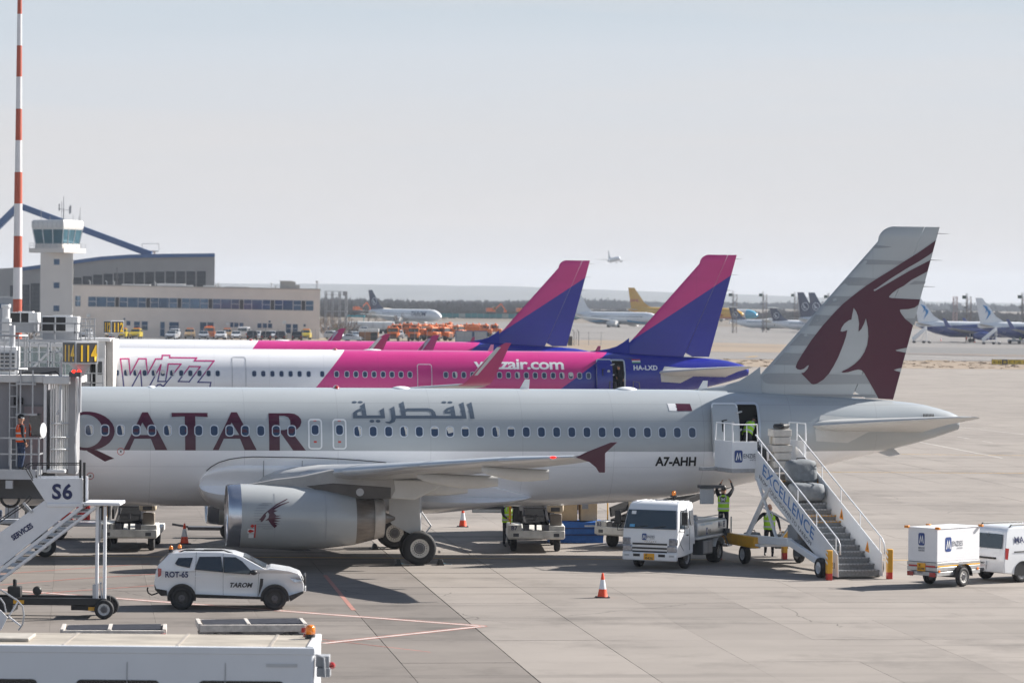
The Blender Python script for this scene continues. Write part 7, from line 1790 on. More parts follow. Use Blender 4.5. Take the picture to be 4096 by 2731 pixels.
for i in range(4):
    for k in range(5):
        p = sq(4.05, 18)[i].lerp(sq(4.05, 18)[(i + 1) % 4], k / 5); rl.bar(p, p + Vector((0, 0, 1)), .06)
rl.build('balcony_rail', GREY, tw)
MB().cyl((1.3, 3, 23.6), (1.3, 3, 28.6), .16, .05, 8).bar((.2, 3, 26.0), (2.8, 3, 25.7), .1).bar((.4, 3, 25.6), (.4, 3, 27), .25).bar((2.7, 3, 25.2), (2.7, 3, 26.8), .22).bar((2.5, 3, 25), (2.5, 3, 26.5), .3).bar((.9, 3, 24), (.9, 3, 27.5), .1).build('antenna_mast', GREY, tw)
for x, h in ((-3.2, 26.3), (4.6, 26.3), (-1.4, 24.6), (4.4, 24.6), (3.2, 24.8)): MB().cyl((x, 2.5, 23.6), (x, 2.5, h), .07, .04, 6).build('whip_antenna', GREY, tw)
# hangar with its blue cable pylon
HY = 905.0
pH = plane(HY); h0 = AT(480, 1172, HY)
hg = thing('aircraft_hangar', 'grey hangar with curved blue roof edge and dark window bays', 'hangar', (h0.x, HY, 0), R(6))
def hx(pts): return [(a - h0.x, b) for a, b in pH(*pts)]
HG = M('hangar_concrete', (.30, .29, .285), .85, var=.12, scale=.2)
HBL = M('hangar_blue', (.035, .10, .25), .5, var=.12, scale=.2)
top = hx(c1(*[(0, 705), (205, 692), (360, 672), (660, 630), (900, 597), (1160, 578), (1500, 571), (1922, 566)]))
base = [(top[-1][0], -1), (top[0][0], -1)]
MB().ext(top + base, 40, 'xz', 0).build('wall', HG, hg)
roof = [(a, b) for a, b in top[1:]]
MB().ext(roof + [(a, b - .95) for a, b in roof[::-1]], 41, 'xz', -.6).build('roof_edge', HBL, hg)
wz = hx(c1((700, 850), (700, 690), (1840, 645)))
def topz(x):
    for (a, p), (b, q_) in zip(top[:-1], top[1:]):
        if a <= x <= b: return p + (q_ - p) * (x - a) / (b - a)
    return top[-1][1]
for i in range(19):
    x0, x1 = [hx(c1((u, 700)))[0][0] for u in (92 + i * 92.3 + 8, 92 + (i + 1) * 92.3 - 5)]
    zt_ = topz((x0 + x1) / 2) - 4.6; 
    if x1 > hx(c1((1845, 700)))[0][0]: break
    f = MB().box(x0, x1, -.1, .0, 1.0, zt_).build('window_bay', M('hangar_glass', (.02, .026, .036), .35, var=.3, scale=.25), hg)
    MB().box(x0, x1, -.2, -.1, zt_ - 8.6, zt_ - 7.9).build('transom', HG, f)
    mm = MB()
    for k in range(6): mm.box(x0, x1, -.14, -.1, zt_ - 1.1 - k * 1.1, zt_ - 1.04 - k * 1.1)
    mm.build('glazing_bar', M('hangar_bar', (.12, .12, .13), .7), f)
py = thing('cable_pylon', 'blue cable pylon with two long sloping arms above the hangar', 'pylon', (h0.x, 912, 0), 0)
for a, b, w_ in (((140, 130), (-130, 395), 3.4), ((165, 145), (1330, 575), 2.2), ((132, 120), (122, 700), 1.3)):
    p, q_ = hx(c1(a, b)); MB().bar((p[0], 0, p[1]), (q_[0], 0, q_[1]), 1.6, w_, up=(0, 1, 0)).build('pylon_arm', HBL, py)
shx = AT(20, 1230, 640); sh = thing('grey_shed', 'plain grey flat shed at the left edge below the hangar', 'shed', (shx.x, 640, 0), 0)
MB().box(-8, 1.6, 0, 10, -1, 8.0).build('wall', M('shed_grey', (.34, .35, .37), .7, var=.08), sh); MB().box(-8.1, 1.7, -.1, 10.1, 8.0, 8.2).build('roof', LGREY, sh); MB().box(-5, .6, -.06, 0, 6.1, 7.0).build('window', MIRG, sh)
sc_p = AT(1343, 1250, 760)
def lattice(parent, name, x0, x1, y0, y1, z0, z1, n, w_, mat):
    m = MB()
    for x in (x0, x1):
        for y in (y0, y1): m.bar((x, y, z0), (x, y, z1), w_)
    for k in range(n):
        a, b = z0 + (z1 - z0) * k / n, z0 + (z1 - z0) * (k + 1) / n
        m.bar((x0, y0, a), (x1, y0, b), w_ * .6).bar((x1, y0, a), (x0, y0, b), w_ * .6).bar((x0, y1, a), (x1, y1, b), w_ * .6).bar((x0, y0, b), (x1, y0, b), w_ * .6).bar((x0, y0, a), (x0, y1, b), w_ * .6).bar((x1, y0, a), (x1, y1, b), w_ * .6)
    return m.build(name, mat, parent)
gan = thing('steel_gantry', 'open steel scaffold gantry standing in bare shrubs right of the building', 'gantry', (sc_p.x, 760, 0), 0)
for z in (5.5, 8.1): MB().box(-2.5, 2.5, 0, 2, z, z + .18).build('gantry_deck', GREY, gan)
for x in (-2.2, -.8, .8, 2.2): lattice(gan, 'gantry_leg', x - .2, x + .2, 0, 1.5, 0, 9.8, 7, .12, GREY)
MB().bar((-2.5, 0, 9.2), (2.5, 0, 9.2), .1).bar((-2.5, 0, 9.9), (2.5, 0, 9.9), .1).box(1.5, 2.3, 0, .4, 9.0, 9.9).build('gantry_rail', GREY, gan)

# ------------------------------------------------------------------ parked cars, vans and yard trucks, about 700 m off
def parked(P, col, label, kind='hatch', front=True, yaw=0.0, beacon=False, group='cars parked before the beige building', cat='car'):
    rz = R(-90 if front else 90) + yaw
    t = thing({'hatch': 'parked_car', 'van': 'parked_van', 'suv': 'parked_car'}[kind], label, cat, P, rz, group)
    key = 'car_' + '_'.join('%d' % (c * 255) for c in col); mt = M(key, col, .25, coat=.5, var=.02)
    if kind == 'hatch':
        pr = [(-.75, .3), (-.8, .65), (-.72, .95), (-.55, 1.1), (-.2, 1.45), (.2, 1.5), (1.2, 1.48), (2.0, 1.02), (2.9, .85), (3.1, .65), (3.1, .3)]; wf = lambda z, x=0: .86 - max(0, z - .95) * .32; ws = [(1.96, 1.05), (1.27, 1.43)]; rw = [(-.52, 1.13), (-.22, 1.42)]; sw = [(-.2, 1.06), (-.05, 1.38), (1.15, 1.40), (1.75, 1.06)]; wb = 2.45
    elif kind == 'suv':
        pr = [(-.75, .4), (-.8, .8), (-.75, 1.1), (-.5, 1.7), (.3, 1.75), (1.3, 1.7), (2.1, 1.2), (3.0, 1.05), (3.25, .8), (3.25, .4)]; wf = lambda z, x=0: .9 - max(0, z - 1.15) * .28; ws = [(2.05, 1.25), (1.38, 1.64)]; rw = [(-.74, 1.16), (-.55, 1.60)]; sw = [(-.5, 1.22), (-.35, 1.60), (1.25, 1.60), (1.85, 1.22)]; wb = 2.6
    else:
        pr = [(-.9, .35), (-.95, .9), (-.9, 1.3), (-.8, 2.0), (-.5, 2.1), (2.4, 2.05), (3.2, 1.3), (3.8, 1.05), (3.95, .7), (3.95, .35)]; wf = lambda z, x=0: .97 - max(0, z - 1.2) * .12; ws = [(3.15, 1.36), (2.5, 1.95)]; rw = [(-.89, 1.35), (-.82, 1.85)]; sw = [(-.5, 1.35), (-.45, 1.85), (2.35, 1.85), (2.85, 1.35)]; wb = 3.0
    car_body(pr, wf).build('body', mt, t)
    cross_panel(t, 'windscreen', ws, wf, CARG, .03, .9); cross_panel(t, 'rear_window', rw, wf, CARG, .04, .86); side_panel(t, 'side_window', sw, wf, CARG, .012)
    xf_ = pr[-2][0]; xr = pr[1][0]
    for sd in (-1, 1):
        MB().box(xf_ - .1, xf_ + .03, sd * .62 - .16, sd * .62 + .16, .62, .80).build('headlight', M('headlight_glass', None), t); MB().box(xr - .03, xr + .12, sd * .70 - .1, sd * .70 + .1, .68, .95).build('tail_light', REDLENS, t)
    MB().box(xf_ - .02, xf_ + .04, -.5, .5, .38, .58).build('grille', BLACK, t); MB().box(xr - .05, xr, -.26, .26, .5, .62).build('number_plate', WHITE, t)
    for x in (0, wb):
        for sd in (-1, 1): MB().lathe((x, sd * .74, .31), (0, 1, 0), [(-.1, .2), (-.11, .29), (-.07, .31), (.07, .31), (.11, .29), (.1, .2)], 14).build('wheel', RUBBER, t)
    if beacon:
        zt_ = max(p[1] for p in pr); MB().box(.3, .6, -.55, .55, zt_, zt_ + .16).build('light_bar', ORANGE, t)
    return t
def gnd(c, x, y): 
    p = G(*c((x, y))[0]); return Vector((p.x, p.y, gz(p.x, p.y)))
WHT, DRK, YLW, TAN, SLV, ORG, GRN = (.62, .63, .65), (.015, .018, .026), (.58, .44, .03), (.42, .29, .16), (.36, .38, .41), (.62, .17, .04), (.02, .24, .10)
cars = [(c1, 1105, 1322, YLW, 'suv', 1, 1, 'yellow car with a roof light bar half hidden behind the 112 sign'), (c1, 1228, 1322, YLW, 'suv', 1, 1, 'yellow car with an orange light bar, second from the 112 sign'), (c1, 1572, 1312, WHT, 'suv', 1, 0, 'white car with dark glass parked before the double window'), (c1, 1548, 1338, SLV, 'hatch', 1, 0, 'silver hatchback parked in front of a taller white car'), (c1, 1703, 1322, TAN, 'suv', 1, 1, 'beige car with a light bar left of the orange van'), (c1, 1825, 1338, SLV, 'hatch', 1, 0, 'silver saloon in front of the orange van'), (c1, 1875, 1312, ORG, 'van', 0, 1, 'tall orange van parked against the building'), (c1, 1985, 1338, WHT, 'hatch', 1, 0, 'white hatchback right of the orange van'), (c1, 2035, 1318, TAN, 'suv', 1, 1, 'tan car with a light bar behind two white hatchbacks'), (c1, 2115, 1340, WHT, 'hatch', 1, 0, 'white hatchback in front of the white van'), (c1, 2178, 1316, WHT, 'van', 0, 0, 'white van near the small blue door'),
        (c2, 18, 856, DRK, 'suv', 0, 0, 'dark car leftmost of the dark row before the building corner'), (c2, 70, 842, WHT, 'hatch', 1, 0, 'white hatchback between two dark cars'), (c2, 150, 860, DRK, 'suv', 0, 0, 'dark car beside the white hatchback near the building middle'), (c2, 202, 840, WHT, 'hatch', 1, 0, 'white hatchback behind the dark row below the satellite dish'), (c2, 287, 860, DRK, 'suv', 0, 0, 'dark car in front of the satellite dish'), (c2, 440, 862, DRK, 'suv', 0, 0, 'dark car parked next to the yellow car at the building corner'), (c2, 530, 842, YLW, 'suv', 1, 1, 'yellow car with a light bar at the right corner of the building'),
        (c1, 780, 1325, SLV, 'suv', 1, 0, 'silver car seen through the railings left of the 112 sign'), (c1, 1000, 1332, TAN, 'hatch', 1, 0, 'tan car below the 112 sign')]
for c, x, y, col, kind, fr_, bc_, lab in cars: CARS = parked(gnd(c, x, max(y, 1331) if c is c1 else y), col, lab, kind, fr_, R(random.uniform(-6, 6)), bc_); CARS.scale = (1.15,) * 3
YG = 'vehicles parked in the yard'
for x, y, col, kind, yaw, lab, cat in ((702, 784, DRK, 'hatch', 20, 'dark hatchback left of the green van', 'car'), (800, 778, GRN, 'van', 80, 'green van parked side on in the yard', 'van'), (1072, 768, WHT, 'van', 0, 'white van facing the runway in the yard', 'van'), (995, 776, WHT, 'hatch', 0, 'white saloon between the green and white vans', 'car'), (1075, 790, SLV, 'suv', 0, 'grey car in front of the white yard van', 'car'), (1185, 785, DRK, 'suv', 0, 'dark car left of the orange trucks', 'car'), (745, 838, WHT, 'suv', 60, 'white pickup at the yard entrance', 'car'), (915, 858, WHT, 'hatch', 75, 'white patrol saloon in the front row of the yard', 'car'), (962, 846, SLV, 'suv', 30, 'grey off-road car behind the white patrol saloon', 'car'), (1405, 830, WHT, 'suv', 0, 'white car between the orange trucks', 'car')):
    parked(gnd(c2, x, y), col, lab, kind, True, R(yaw), False, YG, cat)
# orange snow trucks: one built, the rest copied
def snow_truck():
    t = thing('snow_truck', 'orange snow truck at the front of the yard beside the brown container', 'truck', (0, 0, 0), 0, 'orange snow trucks parked in the yard')
    OR = M('truck_orange', (.68, .17, .035), .5, var=.15, scale=1.5)
    MB().box(-1.15, 1.15, 0, 1.6, 1.0, 2.75).build('cab', OR, t, bevel=.12)
    MB().box(-1.0, 1.0, -.03, .02, 1.85, 2.55).build('windscreen', CARG, t)
    for sd in (-1, 1): MB().box(sd * 1.16 - .012, sd * 1.16 + .012, .3, 1.2, 1.85, 2.5).build('side_window', CARG, t); MB().box(sd * 1.3 - .08, sd * 1.3 + .08, -.1, .05, 1.7, 2.4).build('mirror', BLACK, t); MB().box(sd * .85 - .14, sd * .85 + .14, -.16, -.1, .85, 1.05).build('headlight', M('headlight_glass', None), t)
    MB().box(-.95, .95, -.9, .05, .55, 1.75).build('bonnet', OR, t, bevel=.08); MB().box(-.72, .72, -.93, -.89, .62, 1.5).build('grille', M('grille_rust', (.12, .05, .03), .7), t)
    MB().box(-1.2, 1.2, -1.0, -.7, .45, .75).build('bumper', BLACK, t)
    for x in (-.8, .8): b = MB().cyl((x, .5, 2.75), (x, .5, 3.02), .14, None, 8).build('beacon', ORANGE, t)
    MB().box(-1.1, 1.1, 1.75, 6.5, .9, 1.15).build('chassis', DSTEEL, t); MB().box(-1.2, 1.2, 2.0, 6.3, 1.2, 2.4).build('load_body', OR, t, bevel=.06)
    for y in (-.1, 3.2, 4.8):
        for sd in (-1, 1): MB().lathe((sd * 1.0, y, .5), (1, 0, 0), [(-.15, .25), (-.17, .45), (-.1, .5), (.1, .5), (.17, .45), (.15, .25)], 14).build('wheel', RUBBER, t)
    return t
st = snow_truck(); first = True
spots = [(1343, 862, 700, 0, 'orange snow truck at the front of the yard, left of its twin'), (1537, 862, 702, 0, 'orange snow truck at the front of the yard, right of its twin'), (1742, 862, 712, 62, 'small orange cab turned right behind the pink wing tip'), (1855, 858, 714, 62, 'orange cab turned right beside the white mesh crates'), (1380, 0, 770, 10, 'orange truck with beacons behind the front trucks, leftmost of the back row'), (1545, 0, 775, -15, 'orange truck in the back row behind the right front truck'), (1605, 0, 785, -20, 'second orange truck from the left of the tight middle group'), (1650, 0, 750, -30, 'orange truck with open door in the middle group'), (1725, 0, 770, 15, 'orange truck with a wide windscreen in the middle group'), (1790, 0, 790, 20, 'orange truck at the back of the middle group'), (1880, 0, 770, 50, 'orange truck turned right in the middle group'), (1985, 0, 760, 60, 'orange truck side on behind the white mesh crates'), (2075, 0, 800, 30, 'orange truck left of the last pair by the fin'), (2135, 0, 800, 30, 'orange truck second from the blue fin'), (2240, 0, 790, 85, 'long orange truck side on behind the blue fin'), (2330, 0, 800, 85, 'farthest right orange truck, mostly hidden by the blue fin'), (1480, 0, 800, 0, 'orange truck behind the gap between the front pair'), (1900, 0, 830, 80, 'orange sweeper at the back of the yard')]
for x, y, Y, a, lab in spots:
    px_ = 1000 + x / 2.352; X = (px_ - 2048) / 14000 * Y
    o = st if first else copy_tree(st); first = False
    o.location = (X, Y, 0); o.rotation_euler = (0, 0, R(a)); o['label'] = lab; o['group'] = 'orange snow trucks parked in the yard'
for x0, x1, lab in ((1935, 2092, 'left of two white mesh crates with blue frames'), (2108, 2230, 'right of two white mesh crates with blue frames')):
    a, b = AT(1000 + x0 / 2.352, 1340, 690), AT(1000 + x1 / 2.352, 1340, 690); t = thing('mesh_crate', lab, 'crate', (a.x, 690, 0), 0, 'white mesh crates in the yard')
    w_ = b.x - a.x; MB().box(.06, w_ - .06, .06, 2.2, .1, 2.2).build('panel', M('crate_white', (.42, .45, .47), .6, var=.15, scale=4), t)
    fr_ = MB()
    for x in (0, w_): fr_.bar((x, 0, 0), (x, 0, 2.3), .14)
    for z in (.1, 2.25): fr_.bar((0, 0, z), (w_, 0, z), .14)
    fr_.build('frame', M('frame_blue', (.03, .12, .3), .5), t)
    m = MB()
    for k in range(1, 8): m.bar((w_ * k / 8, .03, .1), (w_ * k / 8, .03, 2.2), .04)
    m.build('mesh_bar', LGREY, t)
a = AT(1000 + 1025 / 2.352, 1350, 692); t = thing('yard_container', 'low container with white top and brown open sides in the yard', 'container', (a.x, 692, 0), 0)
MB().box(0, 3.8, 0, 2.2, .1, 1.9).build('container_body', M('brown_panel', (.30, .14, .06), .7, var=.2), t); MB().box(-.1, 3.9, -.1, 2.3, 1.9, 2.5).build('container_top', DULLW, t); MB().box(2.3, 3.7, -.02, 0, .3, 1.8).build('opening', BLACK, t)
for i in range(5):
    X = AT(1000 + (905 + i * 100) / 2.352, 1300, 830).x; t = thing('tank_trailer', ['leftmost white tank trailer behind the vans', 'second white tank trailer behind the vans', 'third white tank trailer behind the white van', 'fourth white tank trailer behind the dark car', 'rightmost white tank trailer, next to the orange trucks'][i], 'trailer', (X, 830, 0), 0, 'white tank trailers at the back of the yard')
    MB().loft([[(x, y, z) for y, z in rrect(-1.1, 1.1, 1.0, 2.9, .5, 3)] for x in (-1.35, 1.35)]).build('tank', DULLW, t, smooth=50); MB().box(-1.3, 1.3, -1, 1, .6, 1.0).build('chassis', DSTEEL, t)
    for x in (-.7, .7): MB().cyl((x, -1.1, .45), (x, -.8, .45), .45, None, 12).build('wheel', RUBBER, t)
cn = thing('blue_canopy', 'turquoise canopy roof on posts in front of the bare shrubs', 'canopy', (AT(1415, 1290, 850).x, 850, 0), 0)
MB().box(-2, 2.6, 0, 3, 3.9, 4.2).build('canopy_roof', M('turquoise_paint', (.02, .30, .38), .5), cn)
for x in (-1.8, 2.4): MB().bar((x, .2, 0), (x, .2, 3.9), .14).build('canopy_post', M('turquoise_paint', None), cn)
# yard fence
fn = thing('yard_fence', 'thin wire fence with grey posts in front of the yard and cars', 'fence', (0, 676, 0), 0)
for i in range(34): MB().bar((-62 + i * 2.4, 0, -.1), (-62 + i * 2.4, 0, 2.5), .07).build('post', GREY, fn)
MB().bar((-62, 0, 2.3), (18, 0, 2.3), .025).bar((-62, 0, 1.2), (18, 0, 1.2), .025).build('wire', GREY, fn)
fp = thing('fence_end', 'tall angled fence posts with a brown board right of the rear fin', 'fence', (G(2305, 1382).x, G(2305, 1382).y, 0), 0)
for x in (-.45, .45): MB().bar((x, 0, 0), (x, 0, 2.6), .1).bar((x, 0, 2.6), (x - .35, 0, 3.0), .1).build('post', DSTEEL, fp)
MB().bar((-.4, 0, .1), (.45, 0, 2.4), .05).build('brace', LGREY, fp); MB().box(-1.6, -.75, 0, .1, .0, 1.75).build('board', M('brown_board', (.10, .085, .075), .8), fp)

# ------------------------------------------------------------------ far airliners: x forward from the tail, wings, fin, engines
def far_jet(name, label, P, rz, L, paint, finm, w=1.9, zc=3.2, fin_h=12.3, fin_ch=(5.6, 1.9), eng=(5.6, 1.25), wing_z=2.3, ttail=False, winglet=None, group=None, high=False, gear_z=0.0, engm=None, cat='airliner'):
    t = thing(name, label, cat, P, rz, group)
    hgt = w * 1.05
    st_ = [(0, .15, zc + hgt * .55, .2), (.06, .35, zc + hgt * .45, .45), (.16, .72, zc + hgt * .22, .80), (.28, 1, zc, 1), (.84, 1, zc, 1), (.90, .93, zc - .03, .93), (.95, .74, zc - .18, .72), (.985, .42, zc - .38, .38), (1, .06, zc - .5, .06)]
    MB().loft([[(L * s, w * a * math.cos(2 * math.pi * i / 28), z + hgt * b * math.sin(2 * math.pi * i / 28)) for i in range(28)] for s, a, z, b in st_]).build('fuselage', paint, t, smooth=50)
    f0 = L * .015; zr = zc + hgt * .7
    rr = []
    for u in (0, .12, .3, .65, 1):
        zz = zr + (fin_h - zr) * u; a = f0 + (fin_ch[0] + 1.2) * (1 - u) * 0 + (-.12 * L * .18) * u; ch = fin_ch[0] + (fin_ch[1] - fin_ch[0]) * u + (2.6 if u == 0 else .9 if u == .12 else 0)
        x1 = f0 + .2 - 1.3 * u; rr.append([(x1 + ch - (1 - c) * 0, 0, zz) if c == 1 else (x1 + ch * c, s_ * .22 * (1 - u * .5), zz) for c, s_ in ((0, 0), (.3, 1), (.7, 1), (1, 0), (.7, -1), (.3, -1))])
    MB().loft(rr).build('fin', finm, t, smooth=60)
    zt_ = fin_h - .15 if ttail else zc + hgt * .45; x0 = f0 - .8 if ttail else f0 + .8
    for sd in (-1, 1):
        hs_ = 3.6 if ttail else 6.2
        MB().loft([[(x0 + 3.2, sd * .2, zt_), (x0 + 1.5, sd * .2, zt_ + .15), (x0, sd * .2, zt_), (x0 + 1.5, sd * .2, zt_ - .15)], [(x0 + .9, sd * hs_, zt_ + (.1 if ttail else .65)), (x0 + .3, sd * hs_, zt_ + (.15 if ttail else .7)), (x0 - .4, sd * hs_, zt_ + (.1 if ttail else .65)), (x0 + .3, sd * hs_, zt_ + (.05 if ttail else .6))]]).build('tailplane', FLAPF, t)
        wx0 = L * .58; sp_ = L * .47; zz = zc + hgt if high else wing_z; dz = .1 if high else 1.3; sw_ = .3 if high else sp_ * .42; rc = 2.4 if high else 6.2
        MB().loft([[(wx0, sd * .8, zz), (wx0 - rc * .4, sd * .8, zz + .35), (wx0 - rc, sd * .8, zz), (wx0 - rc * .4, sd * .8, zz - .3)], [(wx0 - sw_, sd * sp_, zz + dz), (wx0 - sw_ - .6, sd * sp_, zz + dz + .08), (wx0 - sw_ - 1.4, sd * sp_, zz + dz), (wx0 - sw_ - .6, sd * sp_, zz + dz - .08)]]).build('wing', WUNDER, t)
        if winglet: MB().ext([(wx0 - sw_ - .1, zz + dz), (wx0 - sw_ - 1.5, zz + dz), (wx0 - sw_ - 2.6, zz + dz + 2.4), (wx0 - sw_ - 1.9, zz + dz + 2.4)], .12, 'xz', sd * sp_).build('winglet', winglet, t)
        ez = zc + hgt - .25 if high else zc - 1.6; er = .75 if high else eng[1] * .85; el_ = 3.0
        e = MB().loft([[(wx0 + 1.0 - el_ * s, sd * eng[0] + er * a * math.cos(2 * math.pi * i / 16), ez + er * a * math.sin(2 * math.pi * i / 16)) for i in range(16)] for s, a in ((-.15, .86), (0, .95), (.3, 1), (.7, .9), (1.1, .6))], caps=True).build('engine', engm or DULLW, t, smooth=50)
        gx = L * .46
        MB().cyl((gx, sd * 2.6, .5), (gx, sd * (2.6 if not high else 1.6), zc - .6), .12).build('landing_gear', LGREY, t); MB().cyl((gx, sd * 2.6 - .3, .5), (gx, sd * 2.6 + .3, .5), .5, None, 14).cyl((gx + .85, sd * 2.6 - .3, .5), (gx + .85, sd * 2.6 + .3, .5), .0001, None, 4).build('wheel', RUBBER, t)
    MB().cyl((L * .88, 0, .35), (L * .88, 0, zc - 1), .1).cyl((L * .88, -.25, .35), (L * .88, .25, .35), .35, None, 12).build('nose_gear', LGREY, t)
    MB().loft([[(L * .968, w * .5 * k, zc + .35), (L * .945, w * .62 * k, zc + .95)] for k in (-1, -.4, .4, 1)], caps=False, closed=False).build('cockpit_window', CARG, t)
    def side(x, z, off=.03):
        s = x / L; a = lerp_table([(p[0], p[1]) for p in st_])(s); zz = lerp_table([(p[0], p[2]) for p in st_])(s); b = lerp_table([(p[0], p[3]) for p in st_])(s)
        k = max(-1, min(1, (z - zz) / (hgt * b))); return (x, -w * a * math.sqrt(1 - k * k) - off, z)
    t_side[t] = side
    wm = MB(); n = int(L * .62 / .55)
    if not name.startswith('cargo'):
        for i in range(n):
            x = L * .24 + i * .55
            wm.add([side(x + a, zc + .55 + b) for a, b in ((-.13, -.17), (.13, -.17), (.13, .17), (-.13, .17))], [(0, 1, 2, 3)])
        o = wm.build('window_row', M('far_window', (.05, .06, .08), .2, var=0), t); o['kind'] = 'stuff'
        for s in (.22, .885):
            x = L * s; m_ = MB()
            ro, ri = rrect(x - .4, x + .4, zc - .55, zc + 1.1, .1, 2), rrect(x - .33, x + .33, zc - .48, zc + 1.03, .07, 2); nn = len(ro)
            m_.v = [side(*p) for p in ro] + [side(*p) for p in ri]; m_.f = [(i, (i + 1) % nn, nn + (i + 1) % nn, nn + i) for i in range(nn)]
            m_.build('door_outline', LGREY, t)
    return t
t_side = {}
def far_text(t, body, x, z, cap, mat, width=None, slant_=0.0):
    me = text_mesh(body, cap, 1, .03); xs = [v.co.x for v in me.vertices]; k = (width or (max(xs) - min(xs))) / (max(xs) - min(xs))
    for v in me.vertices: v.co.x = x + (v.co.x - min(xs)) * k + v.co.y * slant_; v.co.y += z
    return decal(t, 'side_lettering', None, mat, lambda a, b: t_side[t](a, b, .05), (0, .3), me=me)
NAVYP = M('navy_paint', (.022, .032, .085), .3, coat=.4, var=.05)
FW = M('far_white', (.74, .75, .77), .3, coat=.3, var=.04)
def spot(px, Y, z): return (AT(px, 1200, Y).x, Y, z)
ta = far_jet('parked_airliner', 'white airliner with navy tail and lettering beyond the orange trucks', spot(1478, 1148, -.4), R(-44), 33.4, FW, NAVYP, fin_h=11.3)
far_text(ta, 'TAROM', 21.0, 3.0, 1.5, NAVYP, 7.0, .25)
RING = M('far_ring_white', (.5, .53, .58), .5)
def fin_ring(t, x, z, r, bird=True):
    m = MB().add([(x + r * k * math.cos(R(a)), -.30, z + r * k * math.sin(R(a))) for a in range(0, 360, 20) for k in (1, .84)], [(2 * i, 2 * ((i + 1) % 18), 2 * ((i + 1) % 18) + 1, 2 * i + 1) for i in range(18)])
    m.add([(x - .6 * r, -.30, z + .5 * r), (x - .45 * r, -.30, z + .55 * r), (x + .1 * r, -.3, z - .1 * r), (x + .6 * r, -.3, z - .55 * r), (x + .45 * r, -.3, z - .6 * r), (x - .1 * r, -.3, z - .3 * r), (x - .3 * r, -.3, z - .65 * r)], [(0, 1, 2, 6), (2, 3, 4, 5), (2, 5, 6)])
    return m.build('tail_ring_emblem', RING, t)
fin_ring(ta, 2.6, 7.6, 1.25)
wj = livery('white_blue_paint', (.74, .75, .77), [(0, -1, -2.3, (.42, .45, .50))], .3, .3)
k1j = far_jet('parked_airliner', 'white airliner with a pale blue belly stripe left of the yellow freighter', spot(2300, 1120, -.6), R(-38), 33.4, wj, FW)
decal(k1j, 'belly_stripe', [[(6, 2.2), (14, 2.6), (14, 2.2), (6, 1.9)], [(22, 2.7), (28, 2.0), (31, 1.3), (28, 1.6), (22, 2.3)]], M('sky_blue_paint', (.05, .30, .55), .3), lambda a, b: t_side[k1j](a, b, .05), (1.0, .3))
dy = livery('yellow_red_freighter', (.72, .40, .03), [(0, -1, -1.9, (.55, .30, .05))], .3, .3)
dh = far_jet('cargo_airliner', 'yellow freighter with a red name on its tall fin', spot(2516, 1335, -.3), R(-26), 47.3, dy, M('freighter_yellow', (.66, .36, .035), .35, var=.05), fin_h=13.3, fin_ch=(7.2, 2.6), zc=3.9)
DR = M('freighter_red', (.42, .03, .03), .4)
far_text(dh, 'DHL', 27.5, 3.0, 2.5, DR, 12, .3)
me_ = lettering(dh, 'DHL', DR, (.6, -.26, 8.0), (1, 0, 0), (0, 0, 1), .9, width=3.8, bold=.04)
decal(dh, 'red_band', [[(8, 2.2), (44, 2.4), (44, 2.0), (8, 1.9)]], DR, lambda a, b: t_side[dh](a, b, .05), (1.5, .2))
nb = livery('pale_blue_nose', (.70, .72, .75), [(1, 0, 28.5, (.06, .36, .55))], .3, .3)
far_jet('parked_airliner', 'white airliner with a pale blue nose behind the yellow freighter', spot(2740, 1440, -.4), R(-30), 33.4, nb, FW, fin_h=11.5)
for px_, Y, lab in ((2922, 1165, 'propeller airliner with a navy T-tail in front of the yellow freighter'), (3086, 1120, 'propeller airliner with a navy T-tail left of the maroon tail fin')):
    at = far_jet('propeller_airliner', lab, spot(px_, Y, -1.25), R(-24), 27.2, FW, NAVYP, w=1.38, zc=2.1, fin_h=7.7, fin_ch=(4.6, 2.2), eng=(4.0, 1.0), ttail=True, high=True, group='propeller airliners with navy tails')
    fin_ring(at, 1.8, 5.1, 1.0)
    for sd in (-1, 1):
        X0 = 27.2 * .58 + 1.5; pr = MB()
        for k in range(6):
            a = R(60 * k + 10); pr.bar((X0, sd * 4.0, 3.3), (X0, sd * 4.0 + 1.9 * math.cos(a), 3.3 + 1.9 * math.sin(a)), .22, .05)
        pr.build('propeller', DGREY, at)
for px_, Y, lab in ((3196, 1085, 'left one of two navy airliner fins rising behind the maroon fin'), (3240, 1095, 'right one of two navy airliner fins, cut by the maroon fin')):
    at = far_jet('parked_airliner', lab, spot(px_, Y, -1.3), R(-32), 33.4, FW, NAVYP, fin_h=12.6, fin_ch=(5.8, 2.2), group='white airliners with navy fins'); fin_ring(at, 2.3, 8.2, 1.3)
bp_ = livery('white_blue_airliner', (.78, .79, .81), [(.055, -1, -3.62, (.030, .055, .22))], .25, .4)
BLU2 = M('deep_blue_paint', (.030, .055, .22), .3, coat=.3, var=.05)
